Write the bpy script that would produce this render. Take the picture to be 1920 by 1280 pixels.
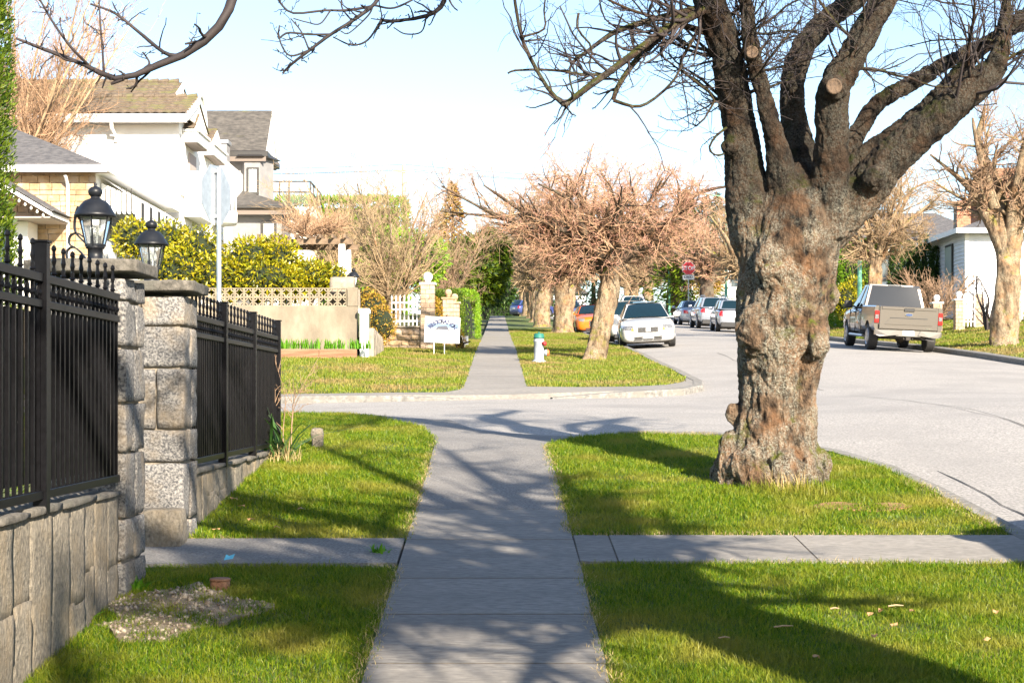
import bpy, bmesh, math, random
import numpy as np
from mathutils import Vector, Matrix
sc = bpy.context.scene
for o in list(bpy.data.objects): bpy.data.objects.remove(o, do_unlink=True)
COL = sc.collection
PI = math.pi
# ------------------------------------------------------------------ camera
cd = bpy.data.cameras.new('camera'); cam = bpy.data.objects.new('camera', cd); COL.objects.link(cam)
cam.location = (0, 0, 0); cam.rotation_euler = (PI/2, 0, 0)
cd.sensor_width = 36.0; cd.lens = 36.0*3000/1920
cd.shift_x = 26/1920; cd.shift_y = 100/1920
cd.clip_start = 0.1; cd.clip_end = 3000
sc.camera = cam
# ------------------------------------------------------------------ sky, sun, exposure
SUN_EL = math.radians(27)
SD = Vector((-0.43*math.cos(SUN_EL), 0.903*math.cos(SUN_EL), -math.sin(SUN_EL)))
w = bpy.data.worlds.new('World'); sc.world = w; w.use_nodes = True
nt = w.node_tree; bg = nt.nodes['Background']
sky = nt.nodes.new('ShaderNodeTexSky'); sky.sky_type = 'NISHITA'; sky.sun_disc = False
sky.sun_elevation = SUN_EL; sky.sun_rotation = math.atan2(0.43, -0.903)
sky.air_density = 1.0; sky.dust_density = 0.8; sky.ozone_density = 2.0
nt.links.new(sky.outputs[0], bg.inputs[0]); bg.inputs[1].default_value = 0.092
sl = bpy.data.lights.new('sun', 'SUN'); sl.energy = 5.0; sl.angle = math.radians(0.85); sl.color = (1.0, 0.88, 0.72)
so = bpy.data.objects.new('sun', sl); COL.objects.link(so); so.location = (20, -40, 30)
so.rotation_euler = SD.to_track_quat('-Z', 'Y').to_euler()
vs = sc.view_settings; vs.view_transform = 'Standard'; vs.look = 'None'; vs.gamma = 1; vs.use_curve_mapping = False
vs.exposure = 1.75
sc.cycles.max_bounces = 6; sc.cycles.transparent_max_bounces = 8
sc.cycles.diffuse_bounces = 3; sc.cycles.glossy_bounces = 3; sc.cycles.transmission_bounces = 4
sc.cycles.use_denoising = True
# ------------------------------------------------------------------ helpers
def hash3(i):
    i = i.astype(np.int64)
    h = (i[..., 0]*73856093) ^ (i[..., 1]*19349663) ^ (i[..., 2]*83492791)
    h = (h ^ (h >> 13))*1274126177 & 0xffffffff
    h = (h ^ (h >> 16))*2246822519 & 0xffffffff
    return ((h >> 8) & 0xffff)/65535.0
def vnoise(P, f=1.0, oct=1):
    out = np.zeros(len(P)); a = 1.0; tot = 0
    for k in range(oct):
        Q = P*f + 17.3*k; i = np.floor(Q); t = Q - i; t = t*t*(3-2*t); v = 0
        for dx in (0, 1):
            for dy in (0, 1):
                for dz in (0, 1):
                    wt = (t[:, 0] if dx else 1-t[:, 0])*(t[:, 1] if dy else 1-t[:, 1])*(t[:, 2] if dz else 1-t[:, 2])
                    v = v + wt*hash3(i + np.array([dx, dy, dz]))
        out += a*(v*2-1); tot += a; a *= .5; f *= 2.03
    return out/tot
_t = np.array([(-40, -4.9), (-10, -3.02), (0, -2.106), (7.75, -1.395), (12.9, -.923), (18.5, -.42), (21, -.22), (25, -.1), (29, 0), (31, .16), (34, .36),
    (36.7, .56), (41, .83), (45, 1.12), (51.7, 1.55), (60, 2.0), (75, 2.85), (100, 4.4), (136, 6.7), (180, 8.6), (260, 10), (2000, 10)])
_yy = np.arange(-60, 300, .25); _zz = np.interp(_yy, _t[:, 0], _t[:, 1])
_k = np.exp(-np.linspace(-2, 2, 9)**2); _k /= _k.sum(); _zz = np.convolve(np.pad(_zz, 4, mode='edge'), _k, 'valid')
def G(x, y):
    x = np.asarray(x, float); y = np.asarray(y, float)
    z = np.interp(y, _yy, _zz)
    z = z + np.clip(.13*(x-13.5), 0, 1.1)*np.clip((y-25)/10, 0, 1)
    z = z + np.clip(.035*x, -.14, 0)*np.clip(1-np.abs(y-26)/6, 0, 1)
    z = z + .14*np.clip((-x-.8)/3, 0, 1)*np.clip((y-33)/5, 0, 1)
    return z
def g(x, y): return float(G(x, y))
def Gr(x, y):   # road surface
    x = np.asarray(x, float); y = np.asarray(y, float)
    c = np.where(x > 3.9, np.clip(1-((x-8.8)/4.9)**2, 0, 1), 0)
    return G(np.minimum(x, 13.5), y) - .10 + .16*c
def gr(x, y): return float(Gr(x, y))
def at(px, py, Y):   # a point at depth Y in the photograph's frame
    return Vector(((px-934)*Y/3000, Y, (740-py)*Y/3000))
ORG = {}
def link(o, parent=None):
    COL.objects.link(o)
    if parent: o.parent = parent
    return o
def tag(o, label=None, cat=None, group=None, kind=None):
    if label: o['label'] = label
    if cat: o['category'] = cat
    if group: o['group'] = group
    if kind: o['kind'] = kind
    return o
def thing(name, label, cat, loc=(0, 0, 0), group=None, rotz=0):
    o = bpy.data.objects.new(name, None); o.empty_display_size = .2; link(o); o.location = loc; o.rotation_euler = (0, 0, rotz)
    ORG[o.name] = Vector(loc); return tag(o, label, cat, group)
def raw_mesh(name, V, F, smooth=False):
    me = bpy.data.meshes.new(name)
    V = np.asarray(V, np.float32)
    if isinstance(F, np.ndarray):
        n, k = F.shape
        me.vertices.add(len(V)); me.vertices.foreach_set('co', V.ravel())
        me.loops.add(n*k); me.loops.foreach_set('vertex_index', F.astype(np.int32).ravel())
        me.polygons.add(n); me.polygons.foreach_set('loop_start', np.arange(0, n*k, k, dtype=np.int32))
        if smooth: me.polygons.foreach_set('use_smooth', np.ones(n, bool))
        me.update(calc_edges=True)
    else:
        me.from_pydata([tuple(map(float, v)) for v in V], [], F)
        if smooth: me.polygons.foreach_set('use_smooth', np.ones(len(F), bool))
        me.update()
    return me
def mobj(name, me, mat, parent=None):
    o = bpy.data.objects.new(name, me)
    if mat is not None and len(me.materials) == 0: me.materials.append(mat)
    ORG[o.name] = ORG.get(parent.name, Vector()) if parent else Vector()
    return link(o, parent)
def tubes(P, R, sides=4, cap=False):
    """P (N,K,3), R (N,K) -> verts, quads"""
    P = np.asarray(P, float); R = np.asarray(R, float); N, K, _ = P.shape
    T = np.gradient(P, axis=1); T /= np.linalg.norm(T, axis=2, keepdims=True)+1e-9
    D = P[:, -1]-P[:, 0]; D = D/(np.linalg.norm(D, axis=1, keepdims=True)+1e-9)
    ref = np.where(np.abs(D[:, 2:3]) > .8, np.array([[1., 0, 0]]), np.array([[0, 0, 1.]]))[:, None, :]
    U = np.cross(T, np.broadcast_to(ref, T.shape)); U /= np.linalg.norm(U, axis=2, keepdims=True)+1e-9
    W = np.cross(T, U)
    a = np.arange(sides)*2*PI/sides
    V = P[:, :, None, :] + R[:, :, None, None]*(U[:, :, None, :]*np.cos(a)[None, None, :, None] + W[:, :, None, :]*np.sin(a)[None, None, :, None])
    V = V.reshape(-1, 3)
    base = (np.arange(N)*K*sides)[:, None, None] + (np.arange(K-1)*sides)[None, :, None]
    s = np.arange(sides)[None, None, :]; s2 = (np.arange(sides)+1)[None, None, :] % sides
    F = np.stack([base+s, base+s2, base+s2+sides, base+s+sides], -1).reshape(-1, 4)
    return V, F
def catmull(pts, n):
    pts = np.asarray(pts, float); m = len(pts)
    Q = np.vstack([2*pts[0]-pts[1], pts, 2*pts[-1]-pts[-2]])
    t = np.linspace(0, m-1, n); i = np.minimum(t.astype(int), m-2); f = (t-i)[:, None]
    p0, p1, p2, p3 = Q[i], Q[i+1], Q[i+2], Q[i+3]
    return .5*((2*p1)+(-p0+p2)*f+(2*p0-5*p1+4*p2-p3)*f**2+(-p0+3*p1-3*p2+p3)*f**3)
class MB:
    def __init__(s): s.v = []; s.f = []
    def add(s, V, F):
        b = len(s.v); s.v += [Vector(map(float, v)) for v in V]; s.f += [[int(i)+b for i in f] for f in F]; return s
    def box(s, x0, x1, y0, y1, z0, z1, c=0.0):
        """axis box; c > 0 chamfers the edges"""
        if c <= 0:
            V = [(x, y, z) for z in (z0, z1) for y in (y0, y1) for x in (x0, x1)]
            return s.add(V, [(0, 2, 3, 1), (4, 5, 7, 6), (0, 1, 5, 4), (2, 6, 7, 3), (0, 4, 6, 2), (1, 3, 7, 5)])
        bm = bmesh.new(); bmesh.ops.create_cube(bm, size=1)
        for v in bm.verts: v.co = Vector(((x0+x1)/2+v.co.x*(x1-x0), (y0+y1)/2+v.co.y*(y1-y0), (z0+z1)/2+v.co.z*(z1-z0)))
        bmesh.ops.bevel(bm, geom=bm.edges[:], offset=c, segments=1, affect='EDGES')
        bm.verts.index_update(); s.add([v.co for v in bm.verts], [[v.index for v in f.verts] for f in bm.faces]); bm.free(); return s
    def prism(s, pts, d):
        """polygon of 3D points extruded by vector d"""
        n = len(pts); d = Vector(d); P = [Vector(p) for p in pts]
        return s.add(P+[p+d for p in P], [list(range(n))[::-1], list(range(n, 2*n))]+[[i, (i+1) % n, n+(i+1) % n, n+i] for i in range(n)])
    def quad(s, a, b, c, d): return s.add([a, b, c, d], [(0, 1, 2, 3)])
    def tube(s, pts, r, n=8, cap=True):
        pts = np.asarray(pts, float); R = np.full(len(pts), r) if np.isscalar(r) else np.asarray(r, float)
        V, F = tubes(pts[None], R[None], n); F = F.tolist()
        if cap:
            F.append(list(range(n))[::-1]); F.append(list(range(len(V)-n, len(V))))
        return s.add(V, F)
    def lathe(s, prof, n=16, c=(0, 0, 0)):
        V = []; F = []; m = len(prof)
        for r, z in prof:
            for k in range(n): V.append((c[0]+r*math.cos(2*PI*k/n), c[1]+r*math.sin(2*PI*k/n), c[2]+z))
        for j in range(m-1):
            for k in range(n): F.append((j*n+k, j*n+(k+1) % n, (j+1)*n+(k+1) % n, (j+1)*n+k))
        F.append(list(range(n))[::-1]); F.append([(m-1)*n+k for k in range(n)])
        return s.add(V, F)
    def xf(s, M):
        s.v = [M @ v for v in s.v]; return s
    def build(s, name, mat, parent=None, smooth=False, world=False, kind=None):
        off = ORG.get(parent.name, Vector()) if (parent and world) else Vector()
        me = raw_mesh(name, [v-off for v in s.v], s.f, smooth)
        o = mobj(name, me, mat, parent)
        if smooth == 'auto': pass
        return tag(o, kind=kind)
def smooth_by_angle(o, deg=40):
    me = o.data; me.polygons.foreach_set('use_smooth', np.ones(len(me.polygons), bool))
    bm = bmesh.new(); bm.from_mesh(me); a = math.radians(deg)
    for e in bm.edges:
        if len(e.link_faces) == 2 and e.calc_face_angle(0) > a: e.smooth = False
    bm.to_mesh(me); bm.free(); return o
def apply_mods(o):
    dg = bpy.context.evaluated_depsgraph_get(); me = bpy.data.meshes.new_from_object(o.evaluated_get(dg))
    o.modifiers.clear(); old = o.data; o.data = me; bpy.data.meshes.remove(old); return o
def copy_tree(o, parent=None):
    c = o.copy(); COL.objects.link(c); c.parent = parent; ORG[c.name] = Vector(c.location)
    for ch in list(o.children): copy_tree(ch, c)
    return c
def sheet(name, poly, zf, dx, dy, mat, skirt=.25, lift=0., parent=None, smooth=True):
    """polygon (x,y) cut to a grid and laid on zf"""
    bm = bmesh.new(); vs_ = [bm.verts.new((x, y, 0)) for x, y in poly]; bm.faces.new(vs_)
    if bm.faces[:][0].normal.z < 0: bmesh.ops.reverse_faces(bm, faces=bm.faces[:])
    bm.normal_update()
    if bm.faces[:][0].normal.z < 0: bmesh.ops.reverse_faces(bm, faces=bm.faces[:])
    xs = [p[0] for p in poly]; ys = [p[1] for p in poly]
    for lo, hi, st, ax in ((min(xs), max(xs), dx, 0), (min(ys), max(ys), dy, 1)):
        k = math.floor(lo/st)+1
        while k*st < hi-1e-4:
            co = [0, 0, 0]; no = [0, 0, 0]; co[ax] = k*st; no[ax] = 1
            bmesh.ops.bisect_plane(bm, geom=bm.verts[:]+bm.edges[:]+bm.faces[:], dist=1e-5, plane_co=co, plane_no=no); k += 1
    bmesh.ops.triangulate(bm, faces=[f for f in bm.faces if len(f.verts) > 4])
    if skirt > 0:
        be = [e for e in bm.edges if len(e.link_faces) == 1]
        for e in be: e.smooth = False
        r = bmesh.ops.extrude_edge_only(bm, edges=be)
        sk = {v for v in r['geom'] if isinstance(v, bmesh.types.BMVert)}
        for f in bm.faces: f.smooth = smooth
        for f in bm.faces:
            if any(v in sk for v in f.verts): f.smooth = False
    else:
        sk = set()
        for f in bm.faces: f.smooth = smooth
    V = np.array([v.co for v in bm.verts]); Z = zf(V[:, 0], V[:, 1])+lift
    for v, z in zip(bm.verts, Z): v.co.z = z-(skirt if v in sk else 0)
    me = bpy.data.meshes.new(name); bm.to_mesh(me); bm.free()
    return mobj(name, me, mat, parent)
def inpoly(x, y, poly):
    r = np.zeros(len(x), bool); n = len(poly)
    for i in range(n):
        x1, y1 = poly[i]; x2, y2 = poly[(i+1) % n]
        c = ((y1 > y) != (y2 > y)) & (x < (x2-x1)*(y-y1)/((y2-y1) if y2 != y1 else 1e-9)+x1); r ^= c
    return r
# ------------------------------------------------------------------ materials
def mat(name, c1, c2=None, scale=5., rough=.8, bump=0., bscale=None, metal=0., detail=4., c3=None, s3=1., t3=(.5, .6), stretch=(1, 1, 1), rnd=0., coat=0., spec=.5, bdist=.02, emit=None, sharp=(.35, .65)):
    m = bpy.data.materials.new(name); m.use_nodes = True; N = m.node_tree.nodes; L = m.node_tree.links; b = N['Principled BSDF']
    b.inputs['Roughness'].default_value = rough; b.inputs['Metallic'].default_value = metal
    b.inputs['Specular IOR Level'].default_value = spec
    if coat: b.inputs['Coat Weight'].default_value = coat; b.inputs['Coat Roughness'].default_value = .04
    c2 = c2 or c1
    geo = N.new('ShaderNodeNewGeometry'); mp = N.new('ShaderNodeMapping'); mp.inputs['Scale'].default_value = stretch
    L.new(geo.outputs['Position'], mp.inputs[0])
    def noise(s, d=detail, r=.6):
        n = N.new('ShaderNodeTexNoise'); n.inputs['Scale'].default_value = s; n.inputs['Detail'].default_value = d; n.inputs['Roughness'].default_value = r
        L.new(mp.outputs[0], n.inputs['Vector']); return n
    def ramp(src, a, bb, ca, cb):
        r = N.new('ShaderNodeValToRGB'); r.color_ramp.elements[0].position = a; r.color_ramp.elements[1].position = bb
        r.color_ramp.elements[0].color = (*ca, 1); r.color_ramp.elements[1].color = (*cb, 1); L.new(src, r.inputs[0]); return r
    if c1 != c2 or c3:
        n1 = noise(scale); out = ramp(n1.outputs['Fac'], sharp[0], sharp[1], c1, c2).outputs[0]
        if c3:
            n3 = noise(s3); f = ramp(n3.outputs['Fac'], t3[0], t3[1], (0, 0, 0), (1, 1, 1))
            mx = N.new('ShaderNodeMix'); mx.data_type = 'RGBA'; L.new(f.outputs[0], mx.inputs[0]); L.new(out, mx.inputs[6]); mx.inputs[7].default_value = (*c3, 1); out = mx.outputs[2]
        if rnd:
            oi = N.new('ShaderNodeObjectInfo'); hs = N.new('ShaderNodeHueSaturation'); mr = N.new('ShaderNodeMapRange')
            mr.inputs[3].default_value = 1-rnd; mr.inputs[4].default_value = 1+rnd
            L.new(oi.outputs['Random'], mr.inputs[0]); L.new(mr.outputs[0], hs.inputs['Value']); L.new(out, hs.inputs['Color']); out = hs.outputs[0]
        L.new(out, b.inputs['Base Color'])
    else: b.inputs['Base Color'].default_value = (*c1, 1)
    if bump:
        nb = noise(bscale or scale*4, 6, .65); bp = N.new('ShaderNodeBump'); bp.inputs['Strength'].default_value = bump; bp.inputs['Distance'].default_value = bdist
        L.new(nb.outputs['Fac'], bp.inputs['Height']); L.new(bp.outputs[0], b.inputs['Normal'])
    if emit: b.inputs['Emission Color'].default_value = (*c1, 1); b.inputs['Emission Strength'].default_value = emit
    return m
def leafmat(name, cols, trans=.35, patch=None, pscale=1.0, pt=(.45, .6), rough=.5, gloss=.3):
    """foliage: colour differs per leaf (random per island), optional patches of a second colour"""
    m = bpy.data.materials.new(name); m.use_nodes = True; N = m.node_tree.nodes; L = m.node_tree.links; b = N['Principled BSDF']
    geo = N.new('ShaderNodeNewGeometry'); r = N.new('ShaderNodeValToRGB'); e = r.color_ramp.elements
    while len(e) < len(cols): e.new(.5)
    for i, c in enumerate(cols): e[i].position = i/(len(cols)-1); e[i].color = (*c, 1)
    L.new(geo.outputs['Random Per Island'], r.inputs[0]); out = r.outputs[0]
    if patch:
        n = N.new('ShaderNodeTexNoise'); n.inputs['Scale'].default_value = pscale; n.inputs['Detail'].default_value = 5; L.new(geo.outputs['Position'], n.inputs['Vector'])
        f = N.new('ShaderNodeMapRange'); f.inputs[1].default_value = pt[0]; f.inputs[2].default_value = pt[1]; L.new(n.outputs['Fac'], f.inputs[0])
        mx = N.new('ShaderNodeMix'); mx.data_type = 'RGBA'; L.new(f.outputs[0], mx.inputs[0]); L.new(out, mx.inputs[6]); mx.inputs[7].default_value = (*patch, 1); out = mx.outputs[2]
    L.new(out, b.inputs['Base Color']); b.inputs['Roughness'].default_value = rough; b.inputs['Specular IOR Level'].default_value = gloss
    if trans:
        t = N.new('ShaderNodeBsdfTranslucent'); L.new(out, t.inputs[0]); mxs = N.new('ShaderNodeMixShader'); mxs.inputs[0].default_value = trans
        L.new(b.outputs[0], mxs.inputs[1]); L.new(t.outputs[0], mxs.inputs[2]); L.new(mxs.outputs[0], N['Material Output'].inputs[0])
    return m
M = {}
M['concrete'] = mat('concrete', (.14, .13, .116), (.275, .257, .23), 26, .92, .7, 45, c3=(.145, .137, .126), s3=1.3, t3=(.45, .8), rnd=.09, bdist=.008, stretch=(.5, 1.6, 1), sharp=(.3, .7), detail=7)
M['aggregate'] = mat('aggregate', (.09, .086, .08), (.29, .275, .255), 55, .92, .9, 70, c3=(.15, .143, .135), s3=1.4, t3=(.45, .75), bdist=.012, sharp=(.3, .7))
M['asphalt'] = mat('asphalt', (.165, .156, .145), (.38, .36, .335), 38, .9, .8, 70, c3=(.21, .20, .188), s3=.45, t3=(.45, .75), bdist=.008)
M['kerb'] = mat('kerb', (.11, .105, .095), (.24, .23, .21), 12, .9, .5, 40, c3=(.16, .15, .13), s3=4, bdist=.01)
M['soil_grass'] = mat('soil_grass', (.04, .07, .008), (.08, .11, .015), 3, .95, .6, 40, c3=(.16, .125, .06), s3=1.1, t3=(.56, .7))
M['soil'] = mat('soil', (.07, .055, .04), (.13, .105, .075), 8, .95, .8, 30)
M['terrain'] = mat('terrain', (.05, .07, .02), (.10, .11, .04), .8, .95, .3, 6)
M['sand'] = mat('sand', (.20, .155, .105), (.32, .265, .195), 8, .95, 1., 40, c3=(.20, .15, .10), s3=5, bdist=.03)
M['granite'] = mat('granite', (.05, .05, .054), (.235, .225, .21), 60, .9, 1., 26, c3=(.24, .19, .13), s3=2.6, t3=(.48, .72), rnd=.25, bdist=.022, sharp=(.38, .62))
M['granite_cap'] = mat('granite_cap', (.06, .055, .045), (.15, .135, .115), 25, .9, .8, 50, c3=(.09, .085, .07), s3=6, bdist=.012)
M['mortar'] = mat('mortar', (.20, .17, .13), (.29, .25, .2), 6, .95, .9, 50, bdist=.015)
M['wallstone'] = mat('wallstone', (.085, .075, .06), (.28, .245, .19), 45, .92, 1., 26, c3=(.23, .18, .115), s3=3.2, t3=(.5, .74), stretch=(1, 1, .75), rnd=.08, bdist=.03, sharp=(.3, .7))
M['iron'] = mat('iron', (.0030, .0030, .0038), (.0055, .0055, .0068), 30, .40, .1, 80, spec=.14, bdist=.002)
M['iron_dust'] = mat('iron_dust', (.003, .003, .0036), (.005, .005, .006), 12, .5, c3=(.3, .3, .28), s3=70, t3=(.71, .74), spec=.12)
M['black_metal'] = mat('black_metal', (.008, .009, .012), (.014, .016, .02), 10, .42, spec=.3)
M['lamp_glass'] = mat('lamp_glass', (.75, .8, .8), rough=.05)
b = M['lamp_glass'].node_tree.nodes['Principled BSDF']; b.inputs['Transmission Weight'].default_value = .92; b.inputs['IOR'].default_value = 1.1
M['clear'] = M['lamp_glass']
M['bulb'] = mat('bulb', (.8, .78, .72), rough=.3)
M['galv'] = mat('galv', (.42, .45, .48), (.52, .55, .58), 12, .42, .1, 40, metal=.75, bdist=.003)
M['white_paint'] = mat('white_paint', (.74, .73, .70), (.80, .79, .77), 2, .55)
M['white_vinyl'] = mat('white_vinyl', (.66, .68, .72), (.74, .76, .79), 2, .5)
M['stucco'] = mat('stucco', (.78, .755, .71), (.82, .80, .76), 3, .9, .3, 60, bdist=.006)
M['stucco_grey'] = mat('stucco_grey', (.19, .185, .185), (.23, .225, .225), 3, .9, .3, 60, bdist=.006)
M['soffit'] = mat('soffit', (.34, .28, .25), (.38, .32, .29), 4, .8); M['taupe'] = mat('taupe', (.15, .12, .10), rough=.7)
M['sandstone'] = mat('sandstone', (.30, .19, .10), (.42, .30, .18), 5, .9, .6, 40, rnd=.22, c3=(.40, .30, .22), s3=2, bdist=.01)
M['shingle'] = mat('shingle', (.045, .045, .05), (.12, .115, .115), 9, .9, .5, 40, stretch=(.6, 1, 2.5), bdist=.02)
M['shingle_b'] = mat('shingle_b', (.042, .039, .036), (.095, .086, .076), 4, .9, .6, 30, stretch=(1, 1, 3), c3=(.11, .105, .04), s3=.45, t3=(.63, .75), bdist=.02)
M['shingle_red'] = mat('shingle_red', (.24, .11, .06), (.33, .165, .10), 5, .9, .5, 30, bdist=.02)
M['tile'] = mat('tile', (.085, .062, .042), (.15, .115, .08), 7, .85, .4, 30, c3=(.12, .11, .05), s3=1.5, bdist=.01)
M['dark_trim'] = mat('dark_trim', (.03, .028, .026), rough=.5)
M['brick_red'] = mat('brick_red', (.36, .14, .08), (.46, .2, .12), 8, .9, .4, 40, rnd=.15)
M['brick_tan'] = mat('brick_tan', (.34, .24, .16), (.44, .33, .24), 8, .9, .4, 40, rnd=.15)
M['pane'] = mat('pane', (.05, .07, .08), rough=.06, spec=.9)
M['curtain_pane'] = mat('curtain_pane', (.42, .47, .45), rough=.12, spec=.8)
M['lattice'] = mat('lattice', (.20, .165, .115), (.28, .235, .165), 6, .9, .4, 40)
M['wall_conc'] = mat('wall_conc', (.17, .14, .10), (.25, .21, .155), 2.5, .92, .4, 40, c3=(.12, .10, .075), s3=1.3, t3=(.5, .75), stretch=(1, 1, .5))
M['pergola_wood'] = mat('pergola_wood', (.12, .08, .05), (.20, .14, .09), 6, .85)
M['timber'] = mat('timber', (.17, .085, .045), (.27, .15, .085), 6, .85, .4, 30, stretch=(.3, 1, 3))
M['sign_white'] = mat('sign_white', (.55, .55, .55), rough=.5)
M['sign_blue'] = mat('sign_blue', (.012, .02, .08), rough=.6)
M['sign_pale'] = mat('sign_pale', (.13, .19, .28), rough=.6)
M['sign_roof'] = mat('sign_roof', (.06, .065, .09), rough=.6)
M['stop_red'] = mat('stop_red', (.50, .012, .02), rough=.4)
M['teal_pole'] = mat('teal_pole', (.13, .38, .26), rough=.5)
M['hyd_white'] = mat('hyd_white', (.24, .27, .30), (.32, .35, .38), 20, .5, c3=(.22, .22, .22), s3=30, t3=(.66, .7))
M['hyd_green'] = mat('hyd_green', (.015, .13, .10), rough=.5)
M['hyd_red'] = mat('hyd_red', (.30, .02, .02), rough=.5)
M['hyd_orange'] = mat('hyd_orange', (.65, .14, .04), rough=.5)
M['wood_pole'] = mat('wood_pole', (.40, .32, .24), (.48, .40, .3), 4, .9)
M['rubber'] = mat('rubber', (.02, .02, .021), (.035, .034, .033), 20, .8)
M['alloy'] = mat('alloy', (.45, .45, .47), rough=.3, metal=.9)
M['car_glass'] = mat('car_glass', (.005, .016, .021), rough=.03, spec=.9)
M['tail_red'] = mat('tail_red', (.50, .012, .012), rough=.15, coat=1)
M['head_lens'] = mat('head_lens', (.07, .075, .08), (.22, .22, .22), 25, .1, coat=1)
M['amber'] = mat('amber', (.8, .22, .03), rough=.2)
M['plastic'] = mat('plastic', (.025, .025, .026), rough=.6)
M['chrome'] = mat('chrome', (.7, .7, .72), rough=.12, metal=1)
M['under'] = mat('under', (.02, .018, .016), (.05, .04, .03), 8, .8)
def paint(name, c, metal=0., rough=.28): return mat(name, c, rough=rough, metal=metal, coat=1.)
# bark
def barkmat(name, dark, light, lichen, moss, sc_=1., lich=(.52, .62), mossk=(.60, .68), bump=1., bd=.03, band=None, dark_z=None):
    m = bpy.data.materials.new(name); m.use_nodes = True; N = m.node_tree.nodes; L = m.node_tree.links; b = N['Principled BSDF']
    b.inputs['Roughness'].default_value = .9; b.inputs['Specular IOR Level'].default_value = .25
    geo = N.new('ShaderNodeNewGeometry')
    def nz(s, d, stretch=(1, 1, 1), off=0, rough=.65):
        mp = N.new('ShaderNodeMapping'); mp.inputs['Scale'].default_value = stretch; mp.inputs['Location'].default_value = (off, off, off); L.new(geo.outputs['Position'], mp.inputs[0])
        n = N.new('ShaderNodeTexNoise'); n.inputs['Scale'].default_value = s; n.inputs['Detail'].default_value = d; n.inputs['Roughness'].default_value = rough; L.new(mp.outputs[0], n.inputs['Vector']); return n.outputs['Fac']
    def rp(src, a, bb, ca, cb):
        r = N.new('ShaderNodeValToRGB'); e = r.color_ramp.elements; e[0].position = a; e[1].position = bb; e[0].color = (*ca, 1); e[1].color = (*cb, 1); L.new(src, r.inputs[0]); return r.outputs[0]
    def mix(f, a, c):
        mx = N.new('ShaderNodeMix'); mx.data_type = 'RGBA'; L.new(f, mx.inputs[0]); L.new(a, mx.inputs[6])
        if isinstance(c, tuple): mx.inputs[7].default_value = (*c, 1)
        else: L.new(c, mx.inputs[7])
        return mx.outputs[2]
    def mul(a, c):
        n = N.new('ShaderNodeMath'); n.operation = 'MULTIPLY'; L.new(a, n.inputs[0]); L.new(c, n.inputs[1]); return n.outputs[0]
    base = rp(nz(14*sc_, 6, (1, 1, .45)), .36, .62, dark, light)
    warm = rp(nz(3*sc_, 3, off=5), .5, .68, (0, 0, 0), (1, 1, 1)); base = mix(warm, base, tuple(x*y for x, y in zip(light, (1.08, .86, .68))))
    l1 = rp(nz(2.6*sc_, 4, off=11), lich[0]-.06, lich[0]+.06, (0, 0, 0), (1, 1, 1)); l2 = rp(nz(55*sc_, 6, off=3, rough=.8), lich[1]-.18, lich[1]+.02, (0, 0, 0), (1, 1, 1))
    base = mix(mul(l1, l2), base, lichen)
    mo = rp(nz(3.3*sc_, 5, off=23), mossk[0], mossk[1], (0, 0, 0), (1, 1, 1))
    sep = N.new('ShaderNodeSeparateXYZ'); L.new(geo.outputs['Normal'], sep.inputs[0])
    mr = N.new('ShaderNodeMapRange'); mr.inputs[1].default_value = -.1; mr.inputs[2].default_value = .5; L.new(sep.outputs[2], mr.inputs[0])
    base = mix(mul(mo, mr.outputs[0]), base, moss)
    if dark_z:   # colour turns darker with height, from trunk into limbs
        sp = N.new('ShaderNodeSeparateXYZ'); L.new(geo.outputs['Position'], sp.inputs[0]); ad_ = N.new('ShaderNodeMath'); ad_.operation = 'MULTIPLY_ADD'; L.new(nz(4, 4, off=31), ad_.inputs[0]); ad_.inputs[1].default_value = 1.5; L.new(sp.outputs[2], ad_.inputs[2])
        yr = N.new('ShaderNodeMapRange'); yr.inputs[1].default_value = dark_z[0]+.75; yr.inputs[2].default_value = dark_z[1]+.75; yr.inputs[3].default_value = 1.; yr.inputs[4].default_value = dark_z[2]; L.new(ad_.outputs[0], yr.inputs[0])
        hs = N.new('ShaderNodeHueSaturation'); L.new(yr.outputs[0], hs.inputs['Value']); L.new(base, hs.inputs['Color']); base = hs.outputs[0]
    L.new(base, b.inputs['Base Color'])
    vo = N.new('ShaderNodeTexVoronoi'); vo.inputs['Scale'].default_value = 26*sc_; mp = N.new('ShaderNodeMapping'); mp.inputs['Scale'].default_value = (1, 1, .5); L.new(geo.outputs['Position'], mp.inputs[0])
    nzv = N.new('ShaderNodeMix'); nzv.data_type = 'VECTOR'; nzv.inputs[0].default_value = .05
    tn = N.new('ShaderNodeTexNoise'); tn.inputs['Scale'].default_value = 9*sc_; tn.inputs['Detail'].default_value = 4; L.new(mp.outputs[0], tn.inputs['Vector'])
    L.new(mp.outputs[0], nzv.inputs[4]); L.new(tn.outputs['Color'], nzv.inputs[5]); L.new(nzv.outputs[1], vo.inputs['Vector'])
    ad = N.new('ShaderNodeMath'); ad.operation = 'MULTIPLY_ADD'; L.new(vo.outputs['Distance'], ad.inputs[0]); ad.inputs[1].default_value = .5; L.new(nz(60*sc_, 5, (1, 1, .6)), ad.inputs[2])
    bp = N.new('ShaderNodeBump'); bp.inputs['Strength'].default_value = bump; bp.inputs['Distance'].default_value = bd; L.new(ad.outputs[0], bp.inputs['Height']); L.new(bp.outputs[0], b.inputs['Normal'])
    return m
M['bark_hero'] = barkmat('bark_hero', (.007, .005, .0035), (.20, .13, .08), (.36, .35, .28), (.09, .10, .012), lich=(.47, .62), mossk=(.53, .62), bump=1.0, bd=.05, dark_z=(1.1, 1.9, .24))
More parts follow.
